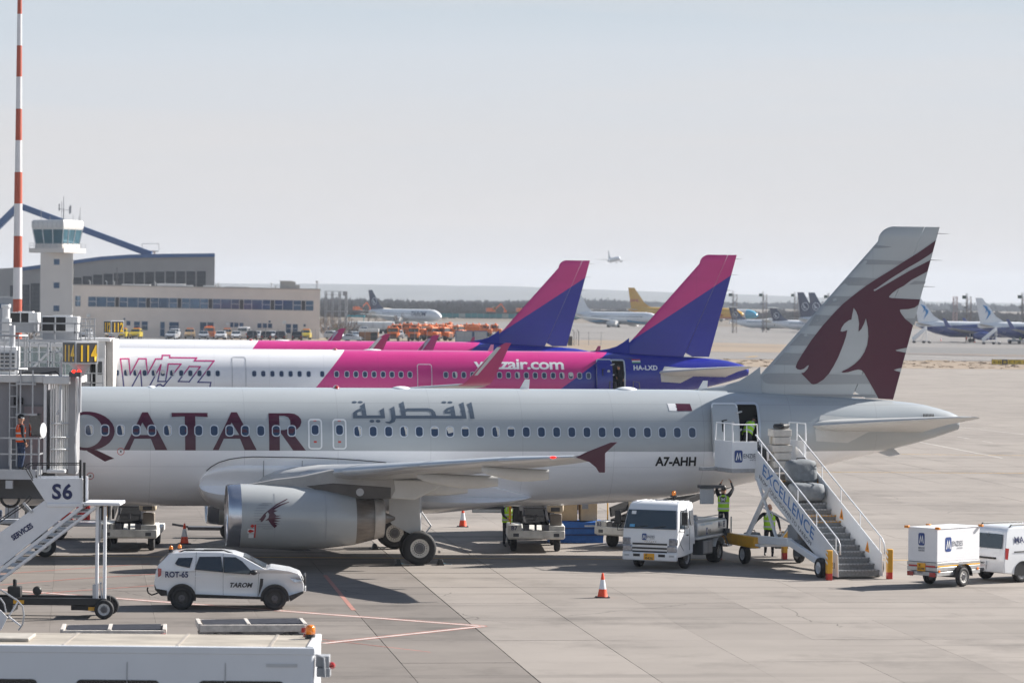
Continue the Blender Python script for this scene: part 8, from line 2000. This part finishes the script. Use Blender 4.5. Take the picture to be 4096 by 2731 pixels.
for px_, Y, lab, reg in ((3664, 884, 'white and blue airliner whose fin is hidden by the maroon fin', 'YR-BMB'), (3912, 862, 'white and blue airliner at the right edge with a swallow on its fin', 'YR-AME')):
    at = far_jet('parked_airliner', lab, spot(px_, Y, -1.25), R(-17), 31, bp_, FW, fin_h=11.1, fin_ch=(5.4, 1.7), winglet=BLU2, engm=BLU2, group='white and blue airliners on the far apron')
    far_text(at, 'flyblueair.com', 9.2, 4.15, .42, RING, 2.9); far_text(at, reg, 9.2, 3.0, .42, RING, 1.6)
    b1 = [(1.2, 9.4), (2.3, 9.0), (2.6, 8.3), (1.9, 7.3), (2.1, 8.2), (1.7, 8.8)]; b2 = [(2.0, 8.6), (3.2, 7.9), (3.2, 7.2), (2.0, 5.6), (2.6, 7.2), (2.4, 8.0)]
    MB().flat([b1, b2], 'xz', -.33).build('tail_swallow', M('swallow_blue', (.015, .20, .50), .4), at)
lj = far_jet('landing_airliner', 'small airliner in the air approaching between the two pink fins', spot(2432, 3100, 38.5), R(-76), 37, M('dull_white', (.62, .64, .68), .4), M('grey_fin', (.25, .30, .36), .4), fin_h=12.2)  # body in one even dull white, fin in grey
lj.rotation_euler = (0, R(-3), R(-76))
# far stairs, cones and a walking handler by the blue airliners
def far_stairs(px_, Y, label):
    p = spot(px_, Y, -1.25); t = thing('far_passenger_stairs', label, 'stairs', p, R(-20), 'stairs parked by the far blue airliners')
    MB().ext([(0, .6), (3.2, 3.4), (3.2, 4.2), (-.2, 1.4)], .06, 'xz', -.7).build('side_panel', STW, t); MB().ext([(0, .6), (3.2, 3.4), (3.2, 4.2), (-.2, 1.4)], .06, 'xz', .64).build('side_panel', STW, t)
    m = MB()
    for k in range(12): m.box(.1 + k * .26, .4 + k * .26, -.64, .64, .68 + k * .23, .72 + k * .23)
    m.build('steps', STEEL, t); MB().box(0, 4.2, -.6, .6, .5, .62).bar((3.2, -.6, .6), (3.2, -.6, 3.4), .1).bar((3.2, .6, .6), (3.2, .6, 3.4), .1).bar((2.0, -.6, .6), (3.2, -.6, 2.8), .08).build('frame', LGREY, t)
    for x in (.2, 2.6, 4.0):
        for y in (-.55, .55): MB().cyl((x, y - .08, .3), (x, y + .08, .3), .3, None, 12).build('wheel', RUBBER, t)
far_stairs(3655, 850, 'white far stairs under the tail of the blue airliner at the maroon fin'); far_stairs(3934, 838, 'white far stairs under the tail of the rightmost blue airliner')
for px_, py_, lab in ((3765.5, 1363, 'tiny far cone left of the walking handler'), (3901, 1369, 'tiny far cone right of the walking handler'), (4040, 1371, 'tiny far cone nearest the right edge')):
    Y = 14000 / (py_ - 1203) * 10.35; cone_thing(Vector(spot(px_, Y, -1.25)), lab, .85)
gt = spot(4058, 850, -1.25); tg_ = thing('baggage_tractor', 'low grey tractor and cart under the rightmost blue airliner', 'tractor', gt, 0)
MB().box(-1.5, 1.8, -.6, .6, .5, 1.1).box(-.4, .3, -.5, .5, 1.1, 1.5).build('body', GREY, tg_, bevel=.05)
for x in (-1.1, 1.2): MB().cyl((x, -.7, .42), (x, -.4, .42), .42, None, 14).build('wheel', RUBBER, tg_)
# taxiway direction sign
tp = G(3967, 1461); te = G(4073, 1464); sg = thing('taxiway_sign', 'yellow and black taxiway direction sign standing in the dry grass', 'sign', (tp.x, tp.y, -.1), R(3))
sw2 = (te - tp).length
MB().box(0, sw2, 0, .25, .25, .95).build('sign_box', DSTEEL, sg, bevel=.01)
u = sw2 / 5.0
for k, (x0, x1, txt, inv) in enumerate(((0, 1.45, '\u2190 N', 0), (1.45, 2.25, 'B', 1), (2.25, 3.6, 'C \u2191', 0), (3.6, 5, 'G \u2192', 0))):
    f = MB().box(x0 * u + .02, x1 * u - .02, -.02, 0, .29, .91).build('sign_face', M('taxi_yellow', (.62, .45, .03), .5) if not inv else M('taxi_black', (.02, .022, .03), .5), sg)
    lettering(f, txt, M('taxi_yellow', None) if inv else BLACK, (x0 * u + .16, -.02, .42), (1, 0, 0), (0, 0, 1), .36, width=(x1 - x0) * u - .34, bold=.03)
for x in (.1, 1.0, 2.0, 3.0, sw2 - .1): MB().bar((x, .1, 0), (x, .1, .25), .05).build('leg', LGREY, sg)
# floodlight masts
def mast(px_, top_y, Y, label, w_=.9, mat=None):
    p = AT(px_, top_y, Y); g_ = gz(p.x, Y); t = thing('floodlight_mast', label, 'mast', (p.x, Y, g_), 0, 'lattice floodlight masts on the far apron'); h = p.z - g_
    lattice(t, 'mast_lattice', -.2, w_, 0, w_, 0, h * .93, 8, .08, M('mast_rust', (.20, .14, .115), .8)); lattice(t, 'mast_column', -.5, -.1, 0, .4, 0, h, 8, .06, M('mast_grey_steel', (.2, .2, .2), .7))
    MB().box(-1.5, -.5, -.3, .4, h * .88, h * .95).build('floodlight', M('flood_green', (.04, .07, .06), .5), t); MB().box(-1.2, -.2, -.1, .6, h * .68, h * .70).build('mast_gallery', DSTEEL, t)
for px_, ty, Y, lab in ((2936, 1165, 1010, 'floodlight mast just right of the nearer pink fin'), (3056, 1166, 1060, 'floodlight mast between the two T-tail airliners'), (3182, 1168, 1200, 'faint floodlight mast left of the navy fins'), (3318, 1172, 980, 'floodlight mast cut off by the maroon fin'), (3872, 1173, 940, 'rusty floodlight mast behind the blue airliner'), (4094, 1171, 930, 'floodlight mast at the right edge')): mast(px_, ty, Y, lab)
p = AT(3822, 1185, 1600); t = thing('radio_mast', 'distant red and white radio mast left of the rusty floodlight mast', 'mast', (p.x, 1600, -1.2), 0); lattice(t, 'mast_lattice', -.9, .9, 0, 1.8, 0, p.z + 1, 8, .22, M('far_red_white', (.4, .28, .27), .7)); MB().box(-2.2, .9, 0, 1, p.z - 6, p.z - 3).build('mast_gallery', GREY, t)
p = AT(602, 975, 1500); t = thing('radar_tower', 'pale red and white lattice radar tower behind the hangar roof', 'tower', (p.x, 1500, 0), 0); lattice(t, 'lattice', -1.6, 1.6, 0, 3.2, 0, p.z - 3, 10, .3, M('far_red_white', None)); MB().box(-3.6, 3.6, 0, 3.2, p.z - 3.4, p.z - 3).bar((-3.6, 0, p.z - 3), (-3.6, 0, p.z), .2).bar((3.6, 0, p.z - 3), (3.6, 0, p.z), .2).bar((-3.6, 0, p.z), (3.6, 0, p.z), .2).build('platform', LGREY, t)

# ------------------------------------------------------------------ bare shrubs, woods, hills, building works
TWIG = M('bare_twigs', (.17, .135, .115), .9, var=.3, scale=1.5)
def bare_tree(P, h, spread, label, seed, name='bare_tree', group='bare trees and shrubs beside the building'):
    rnd = random.Random(seed); t = thing(name, label, 'tree', P, 0, group)
    m = MB(); tips = []
    MB().cyl((0, 0, -.3), (0, 0, h * .3), .13, .08, 7).build('trunk', TWIG, t)
    def br_(p, d, ln, r, lv):
        q_ = p + d * ln; m.bar(p, q_, r)
        if lv == 0: return
        for _ in range(3 if lv > 1 else 4):
            nd = (d + Vector((rnd.uniform(-1, 1), rnd.uniform(-1, 1), rnd.uniform(-.2, .7))) * .62).normalized(); br_(p.lerp(q_, rnd.uniform(.45, 1)), nd, ln * rnd.uniform(.55, .8), r * .62, lv - 1)
    for k in range(8):
        a = rnd.uniform(0, 6.28); d = Vector((math.cos(a) * spread, math.sin(a) * spread, rnd.uniform(.6, 1.2))).normalized(); br_(Vector((0, 0, h * rnd.uniform(0, .3))), d, h * .30, .09, 3)
    m.build('crown', TWIG, t)
    return t
bt = [bare_tree((AT(1300, 1250, 745).x, 745, 0), 6.5, .9, 'bare brown shrub at the corner of the beige building', 1), bare_tree((AT(1340, 1250, 755).x, 755, 0), 6.0, 1.0, 'bare brown shrub below the steel gantry', 2), bare_tree((AT(1378, 1250, 750).x, 750, 0), 5.6, 1.1, 'bare brown shrub right of the steel gantry', 3)]
for i, (px_, Y, s_, lab) in enumerate(((1318, 775, 1.0, 'second bare shrub behind the building corner'), (1410, 800, .8, 'small bare shrub before the turquoise canopy'), (1462, 860, .9, 'bare shrub in front of the navy tail'), (1520, 880, .75, 'low bare shrub before the white airliner'), (880, 940, 2.6, 'tall bare tree rising behind the building roof near the hangar'), (1030, 960, 2.4, 'tall bare tree behind the building roof vents'), (1075, 960, 2.2, 'bare treetop right of the roof vents'), (400, 780, 2.0, 'bare treetop in front of the hangar windows'), (120, 660, 1.2, 'bare shrub at the foot of the control tower'), (1600, 1010, .8, 'low bare shrub beside the nose of the white airliner'))):
    dup(bt[i % 3], (AT(px_, 1250, Y).x, Y, 0), R(40 * i), lab, None, (s_,) * 3)
WOOD = M('winter_wood', (.105, .092, .085), .95, var=.35, scale=.05)
def wood(name, y0, y1, pxa, pxb, hlo, hhi, n, zb, mat, seed, s=2.0, k=9):
    rnd = random.Random(seed); m = MB()
    for _ in range(n):
        Y = rnd.uniform(y0, y1); px_ = rnd.uniform(pxa, pxb); X = (px_ - 2048) / 14000 * Y
        h = rnd.uniform(hlo, hhi) * (.8 + .45 * noise.noise(Vector((X * .012, Y * .003, seed)))); w_ = rnd.uniform(.7, 1.4) * s
        for _k in range(k):
            a = rnd.uniform(0, 6.283); r0, r1 = rnd.uniform(0, .5) * w_, rnd.uniform(.2, 1.0) * w_; t = rnd.uniform(.08, .2) * s; hh = h * rnd.uniform(.55, 1.0) * (1.15 - .35 * r1 / w_)
            ca, sa = math.cos(a), math.sin(a); b = (X + r0 * ca, Y + r0 * sa, zb); e = (X + r1 * ca, Y + r1 * sa, zb + hh); c_ = ((b[0] + e[0]) / 2, (b[1] + e[1]) / 2, zb + hh * .6)
            m.add([(b[0] - t, b[1], zb), (b[0] + t, b[1], zb), (c_[0] + t * 2.2, c_[1], c_[2]), e, (c_[0] - t * 2.2, c_[1], c_[2])], [(0, 1, 2, 3, 4)])
    o = m.build(name, mat); o['kind'] = 'stuff'; return o
wood('treeline', 1480, 1800, 1290, 2300, 2.5, 5.0, 1500, -1.0, WOOD, 3, 1.8)
wood('treeline', 1800, 3400, 1280, 2300, 5.0, 9.5, 2600, -1.5, WOOD, 13, 3.0)
wood('treeline', 1750, 2400, 2250, 4250, 3.5, 7.4, 3600, -3.2, WOOD, 5, 2.4)
wood('distant_treeline', 3600, 4300, 2200, 4300, 8, 12.5, 1800, -3.5, M('distant_wood', (.12, .115, .115), .95, var=.2, scale=.02), 9, 3.5)
wood('distant_treeline', 3000, 3800, 1900, 2500, 8, 13.0, 900, -3.5, M('distant_wood', None), 10, 3.5)
hm = MB(); nh = 90; pts = []
for i in range(nh + 1):
    X = -2600 + 5200 * i / nh; pts.append(X)
for j, (Y, hh) in enumerate(((6200, -6), (6900, 17), (7600, 32), (8200, 30), (8600, 0))):
    for X in pts:
        prof_ = max(0.0, min(1.0, (900 - X) / 900)) * .75 + .25 * max(0, min(1, (2600 - X) / 2600))
        hm.v.append((X, Y, hh * prof_ + noise.noise(Vector((X * .002, j * .6, 1))) * 4 * (hh > 5) + noise.noise(Vector((X * .03, j, 4))) * 1.2 * (hh > 5)))
for j in range(4):
    for i in range(nh): hm.f.append((j * (nh + 1) + i, j * (nh + 1) + i + 1, (j + 1) * (nh + 1) + i + 1, (j + 1) * (nh + 1) + i))
ho = hm.build('hills', M('wooded_hill', (.085, .085, .08), .95, var=.35, scale=.008), smooth=True); ho['kind'] = 'structure'
TEAL = M('teal_hoarding', (.05, .22, .24), .6, var=.15, scale=.3)
a, b = AT(1490, 1250, 1400), AT(2330, 1256, 1400); hf = thing('site_hoarding', 'long teal site hoarding across the far side of the taxiway', 'hoarding', (a.x, 1400, 0), 0)
n = 34
for i in range(n): 
    x0, x1 = (b.x - a.x) * i / n, (b.x - a.x) * (i + 1) / n; MB().box(x0 + .06, x1 - .06, 0, .15, .6, 2.3 + random.uniform(-.12, .12)).build('hoarding_panel', TEAL if i % 7 else M('pale_hoarding', (.3, .36, .34), .6), hf); MB().box(x0 - .06, x0 + .06, -.02, .2, 0, 2.4).build('hoarding_post', GREY, hf)
def digger(px_, Y, label):
    t = thing('excavator', label, 'excavator', (AT(px_, 1240, Y).x, Y, 1.5), R(random.uniform(0, 40)), 'orange building machines'); MB().box(-2, 1.6, -1.2, 1.2, 1.2, 2.8).build('body', ORANGE, t, bevel=.1); MB().box(.3, 1.7, -1.2, .2, 1.8, 3.4).build('cab', CARG, t, bevel=.1); MB().bar((1.5, 0, 2.2), (4.2, 0, 4.6), .5).bar((4.2, 0, 4.6), (6.0, 0, 2.0), .4).box(5.5, 6.6, -.5, .5, 1.0, 2.0).build('digger_arm', ORANGE, t); MB().box(-2, 2, -1.3, -.7, 0, 1.0).box(-2, 2, .7, 1.3, 0, 1.0).build('track', BLACK, t, bevel=.2)
digger(1965, 1470, 'orange excavator beyond the hoarding, left of the rear pink fin'); digger(1432, 1500, 'small orange machine beyond the bare shrubs'); digger(2085, 1490, 'orange machine close to the rear pink fin')
mo = MB()
for k in range(5): mo.sph((k * 5.0, 0, 0), 1, 14, 8, (7, 5, 3.6 - .45 * k))
mo = mo.build('earth_mound', M('pale_earth', (.42, .37, .30), .95, var=.2, scale=.2), None, smooth=True); tag(mo, 'pale heap of earth behind the navy tail beyond the yard', 'earth heap'); mo.location = (AT(1535, 1240, 1450).x, 1450, .5)
# ------------------------------------------------------------------ people: one skinned body each, clothes as children
def person(name_label, P, rz, pose, jacket=DARKC, trousers=DARKC, vest=None, hair=BLACK, hat=None, h=1.75, mask=None, logo=False, cat='person', group=None, scarf=None):
    """body faces local -y; pose overrides joints (metres at 1.75 m height)"""
    J = {'pel': (0, 0, .95), 'wai': (0, 0, 1.10), 'che': (0, 0, 1.30), 'nec': (0, .01, 1.47), 'hea': (0, -.01, 1.57), 'top': (0, 0, 1.69),
         'shL': (-.19, .01, 1.41), 'elL': (-.25, .03, 1.13), 'wrL': (-.27, -.06, .88), 'haL': (-.27, -.09, .79), 'shR': (.19, .01, 1.41), 'elR': (.25, .03, 1.13), 'wrR': (.27, -.06, .88), 'haR': (.27, -.09, .79),
         'hiL': (-.10, 0, .90), 'knL': (-.11, -.02, .49), 'anL': (-.12, .02, .09), 'toL': (-.13, -.15, .03), 'hiR': (.10, 0, .90), 'knR': (.11, -.02, .49), 'anR': (.12, .02, .09), 'toR': (.13, -.15, .03)}
    J.update(pose)
    rad = {'pel': .155, 'wai': .14, 'che': .155, 'nec': .055, 'hea': .088, 'top': .072, 'sh': .078, 'el': .052, 'wr': .036, 'ha': .03, 'hi': .10, 'kn': .068, 'an': .046, 'to': .04}
    names = list(J); idx = {n: i for i, n in enumerate(names)}
    E = [('pel', 'wai'), ('wai', 'che'), ('che', 'nec'), ('nec', 'hea'), ('hea', 'top')]
    for s in 'LR': E += [('che', 'sh' + s), ('sh' + s, 'el' + s), ('el' + s, 'wr' + s), ('wr' + s, 'ha' + s), ('pel', 'hi' + s), ('hi' + s, 'kn' + s), ('kn' + s, 'an' + s), ('an' + s, 'to' + s)]
    me = bpy.data.meshes.new('skeleton'); me.from_pydata([J[n] for n in names], [(idx[a], idx[b]) for a, b in E], [])
    o = bpy.data.objects.new('skeleton', me); COL.objects.link(o)
    o.modifiers.new('skin', 'SKIN'); ss_ = o.modifiers.new('sub', 'SUBSURF'); ss_.levels = 2
    for n in names:
        r = rad[n if n in rad else n[:2]]; v = me.skin_vertices[0].data[idx[n]]
        v.radius = (r, r * (.72 if n in ('pel', 'wai', 'che') else 1)); v.use_root = n == 'pel'
    dg = bpy.context.evaluated_depsgraph_get(); body = bpy.data.meshes.new_from_object(o.evaluated_get(dg))
    bpy.data.objects.remove(o); bpy.data.meshes.remove(me)
    t = thing('person', name_label, cat, P, rz, group, (h / 1.75,) * 3)
    for mt in (jacket, trousers, SKIN, BLACK): body.materials.append(mt)
    V = {n: Vector(J[n]) for n in names}
    def seg(p, a, b):
        d = V[b] - V[a]; u = max(0, min(1, (p - V[a]).dot(d) / d.length_squared)); return (p - V[a] - d * u).length
    for p in body.polygons:
        c = p.center; best = min(E, key=lambda e: seg(c, *e)); p.use_smooth = True
        p.material_index = 2 if best in (('nec', 'hea'), ('hea', 'top')) or best[0][:2] == 'wr' else 3 if best[0][:2] == 'an' else 1 if best[0][:2] in ('hi', 'kn') or best == ('pel', 'wai') and c.z < V['pel'].z + .06 or best[0] == 'pel' and best[1][:2] == 'hi' else 0
    mkobj('body', body, t)
    ax = (V['top'] - V['nec']).normalized(); hc = V['hea'] + ax * .03
    side_ = (V['shR'] - V['shL']).normalized(); fw = side_.cross(ax).normalized()
    if fw.y > 0 and abs(V['hea'].y) < .3: fw = -fw
    B = Matrix((side_, -fw, ax)).transposed().to_4x4(); B.translation = hc
    hd = MB().sph((0, 0, .03), .1, 14, 10, (.82, 1.0, 1.18)); hd.sph((0, -.1, .0), .02, 8, 5, (.8, 1, 1.3))
    for s in (-1, 1): hd.sph((s * .084, .005, .01), .026, 7, 5, (.4, .8, 1.2))
    hd.xf(B).build('head', SKIN, t, smooth=True)
    ey = MB()
    for s in (-1, 1): ey.sph((s * .033, -.093, .035), .012, 7, 5)
    ey.xf(B).build('eyes', BLACK, t); MB().box(-.028, .028, -.1, -.088, -.045, -.036).xf(B).build('mouth', M('lips', (.3, .11, .09), .6), t)
    if mask: MB().sph((0, -.045, -.02), .07, 12, 8, (.95, 1, .75)).xf(B).build('face_mask', mask, t, smooth=True)
    if hat: MB().sph((0, .008, .085), .112, 14, 8, (.88, 1.0, .85)).xf(B).build('cap', hat, t, smooth=True); MB().lathe((0, .005, .045), (0, -.15, 1), [(0, .098), (.035, .102)], 16, False).xf(B).build('cap_band', REFL, t)
    elif hair: MB().sph((0, .025, .065), .106, 14, 8, (.86, .98, 1.02)).xf(B).build('hair', hair, t, smooth=True)
    for s in 'LR':       # five fingers on each hand
        d = (V['ha' + s] - V['wr' + s]).normalized(); u = Vector((0, -1, 0)) if abs(d.y) < .8 else Vector((0, 0, 1)); a = d.cross(u).normalized(); n_ = a.cross(d); c = V['ha' + s]
        hm_ = MB()
        for k, ln in enumerate((.062, .072, .068, .052)):
            r0 = c + n_ * (.026 - .017 * k) ; mid = r0 + d * ln * .6 + a * .008; hm_.tube([r0, mid, mid + d * ln * .35 + a * .03 * (1 if s == 'L' else -1)], .0095, 6)
        hm_.tube([c - d * .02 + n_ * .03, c + n_ * .055 + d * .015, c + n_ * .05 + d * .045], .011, 6)
        hm_.build('fingers', SKIN, t, smooth=True)
    if vest:
        lo, hi = V['pel'] - (V['wai'] - V['pel']).normalized() * .06, V['nec']; rr = []
        ring_pts = [(V['pel'], .20, .155, -.06), (V['wai'], .195, .15, 0), (V['che'], .205, .15, 0), (V['che'].lerp(V['nec'], .55), .195, .125, 0), (V['che'].lerp(V['nec'], .9), .11, .085, 0)]
        for c, a, b, e in ring_pts:
            up2 = (V['nec'] - V['pel']).normalized(); sx3 = side_; sy3 = up2.cross(sx3).normalized(); c2 = c + up2 * e
            rr.append([c2 + sx3 * a * math.cos(6.283 * i / 18) + sy3 * b * math.sin(6.283 * i / 18) for i in range(18)])
        vo = MB().loft(rr, caps=False).build('vest', vest, t, smooth=60)
        def hoop(f, dz, w_):
            c, d = rr[f], rr[f + 1]; q0 = [p.lerp(q_, dz) for p, q_ in zip(c, d)]; q1 = [p.lerp(q_, dz + w_) for p, q_ in zip(c, d)]; cen = sum(q0, Vector()) / 18
            ex = lambda p: p + (p - cen).normalized() * .006
            MB().loft([[ex(p) for p in q0], [ex(p) for p in q1]], caps=False).build('reflective_stripe', REFL, vo)
        hoop(0, .30, .28); hoop(1, .25, .25)
        for i in (3, 6, 12, 15):
            q_ = [r[i] for r in rr[2:]]; sp = [p + (p - sum(r, Vector()) / 18).normalized() * .008 for p, r in zip(q_, rr[2:])]; MB().loft([[p - side_ * .022 for p in sp], [p + side_ * .022 for p in sp]], caps=False, closed=False).build('shoulder_stripe', REFL, vo)
        if logo:
            c = rr[2][4] if False else (rr[2][4] + rr[3][4]) / 2; up2 = (V['nec'] - V['pel']).normalized()
            c = (rr[2][5] + rr[2][4]) / 2
            MB().add([c + side_ * x + up2 * z + Vector((0, .02, 0)) for x, z in rrect(-.09, .09, -.09, .09, .02, 2)], [tuple(range(12))]).build('logo_patch', BLACK, vo)
            lettering(vo, 'M', WHITE, c + side_ * .06 - up2 * .06 + Vector((0, .026, 0)), -side_, up2, .12, width=.12, bold=.03)
    return t
# marshal on the bridge landing, looking through the door
pb = AT(81, 1866, 114.2)
person('person in an orange vest and black cap standing on the boarding bridge landing', (pb.x, 114.25, 3.30), R(118), {'elR': (.24, -.03, 1.15), 'wrR': (.2, -.2, .95), 'haR': (.19, -.28, .91), 'knL': (-.11, -.05, .49)}, DARKC, JEANS, HIVO, None, M('knit_cap_black', (.012, .012, .014), .9), 1.80)
# handler bending in the rear doorway
pd = QF.world(-8.02, -1.55, 3.44)
person('person in a yellow vest bending into the rear doorway of the grey airliner', (pd.x, pd.y, pd.z), R(8.3 + 140), {'che': (0, -.22, 1.24), 'wai': (0, -.06, 1.08), 'nec': (0, -.36, 1.34), 'hea': (0, -.45, 1.37), 'top': (0, -.55, 1.40), 'shL': (-.19, -.30, 1.30), 'shR': (.19, -.30, 1.30), 'elL': (-.22, -.42, 1.06), 'elR': (.22, -.42, 1.06), 'wrL': (-.18, -.55, .88), 'wrR': (.18, -.55, .88), 'haL': (-.17, -.6, .8), 'haR': (.17, -.6, .8)}, DARKC, DARKC, HIVIS, BLACK)
# handler on the step of the tank truck reaching up to a service panel
pt_ = AT(2882, 2118, 120.9)
person('person in a yellow vest on the tank truck step reaching up to the fuselage', (pt_.x + .14, 121.6, .82), R(-12 + 180), {'shL': (-.2, -.02, 1.45), 'elL': (-.30, -.2, 1.66), 'wrL': (-.2, -.36, 1.84), 'haL': (-.16, -.4, 1.92), 'shR': (.2, -.02, 1.45), 'elR': (.28, -.2, 1.62), 'wrR': (.16, -.36, 1.80), 'haR': (.13, -.4, 1.88), 'hea': (0, -.04, 1.57), 'top': (0, -.02, 1.69)}, DARKC, DARKC, HIVIS, BLACK, None, 1.78, logo=True)
sv = mkobj('service_panel', None, qroot, QF.loc((pt_.x - .38, 121.5, 2.52)))
MB().box(-.32, .18, -.03, .03, -.55, 0).build('flap', LGREY, sv, bevel=.06); MB().box(-.35, .5, -.1, .3, .0, .1).build('panel_recess', DGREY, sv)
# handler carrying bags behind the stairs
pc = AT(3077, 2190, 124.0)
person('bald person in a yellow vest carrying grey bags behind the passenger stairs', (pc.x, 124.0, 0), R(-8), {'shL': (-.21, .0, 1.42), 'elL': (-.42, .02, 1.20), 'wrL': (-.58, -.03, .98), 'haL': (-.62, -.03, .90), 'elR': (.30, .02, 1.16), 'wrR': (.36, -.06, .92), 'haR': (.37, -.08, .84), 'anL': (-.14, .12, .09), 'toL': (-.14, -.04, .03), 'knR': (.11, -.12, .49), 'anR': (.12, -.1, .09), 'toR': (.12, -.27, .03)}, DARKC, DARKC, HIVIS, None, None, 1.85, mask=None)
sack((pc.x - .62, 123.9, .28), 'grey square bag hanging from the left hand of the bald person', (.62, .3, .62), R(20), 21, group='grey bags carried behind the stairs')
sack((pc.x + .42, 123.9, .28), 'grey bag in the other hand of the bald person, behind the strut', (.5, .3, .55), R(-10), 22, group='grey bags carried behind the stairs')
# handler half hidden beside the belt loader
pl_ = AT(2030, 2160, 126.2)
person('person in a yellow vest with striped trousers standing beside the belt loader', (pl_.x - .02, 127.4, 0), R(30), {'elL': (-.24, -.12, 1.16), 'wrL': (-.16, -.3, 1.06), 'haL': (-.12, -.36, 1.04)}, DARKC, DARKC, HIVIS, BLACK)
# attendant in the doorway of the pink airliner
pa_ = w.fr.world(-8.0, -1.5, 3.45)
person('person in a dark uniform with magenta scarf and orange mask in the pink airliner doorway', (pa_.x, pa_.y, pa_.z), R(-30), {'che': (-.02, -.04, 1.3), 'nec': (-.03, -.1, 1.46), 'hea': (-.04, -.15, 1.54), 'top': (-.04, -.18, 1.66), 'elL': (-.25, -.15, 1.12), 'wrL': (-.12, -.3, .98), 'haL': (-.06, -.34, .93)}, DARKC, DARKC, None, BLACK, None, 1.66, mask=M('orange_mask', (.75, .25, .06), .7))
sc_ = thing('door_rail', 'white rounded guard rail standing outside the pink airliner doorway', 'guard rail', (0, 0, 0), 0)
for a, b in ((-8.75, -8.7), (-7.35, -7.3)):
    p, q_ = w.fr.world(a, -2.3, 3.3), w.fr.world(a, -2.3, 4.15); r_ = w.fr.world(a + .35, -2.3, 4.1); MB().tube([p, q_, r_, w.fr.world(a + .45, -2.3, 3.3)], .03).build('rail_hoop', DSTEEL, sc_)
# far handler walking
pf = spot(3868, 862, -1.25)
person('small far person in an orange vest walking beside the blue airliner wheels', pf, R(-80), {'knL': (-.11, -.2, .5), 'anL': (-.12, -.25, .09), 'toL': (-.13, -.42, .03), 'anR': (.12, .28, .12), 'toR': (.13, .14, .03), 'knR': (.11, .06, .48)}, DARKC, DARKC, HIVO, BLACK)
pf = spot(4083, 858, -1.25)
person('small far person in a yellow vest under the rightmost blue airliner', pf, R(10), {}, DARKC, DARKC, HIVIS, BLACK)

# ------------------------------------------------------------------ the air between
hz = MB().box(-3600, 3600, -30, 9000, -12, 75).build('haze', None)
hz['kind'] = 'stuff'
hmat = bpy.data.materials.new('haze_air'); hmat.use_nodes = True
nt = hmat.node_tree; nt.nodes.clear()
ou = nt.nodes.new('ShaderNodeOutputMaterial'); pvn = nt.nodes.new('ShaderNodeVolumePrincipled')
pvn.inputs['Color'].default_value = (.80, .88, 1.0, 1); pvn.inputs['Density'].default_value = 0.75e-4; pvn.inputs['Anisotropy'].default_value = .15
nt.links.new(pvn.outputs[0], ou.inputs['Volume'])
hz.data.materials.append(hmat)
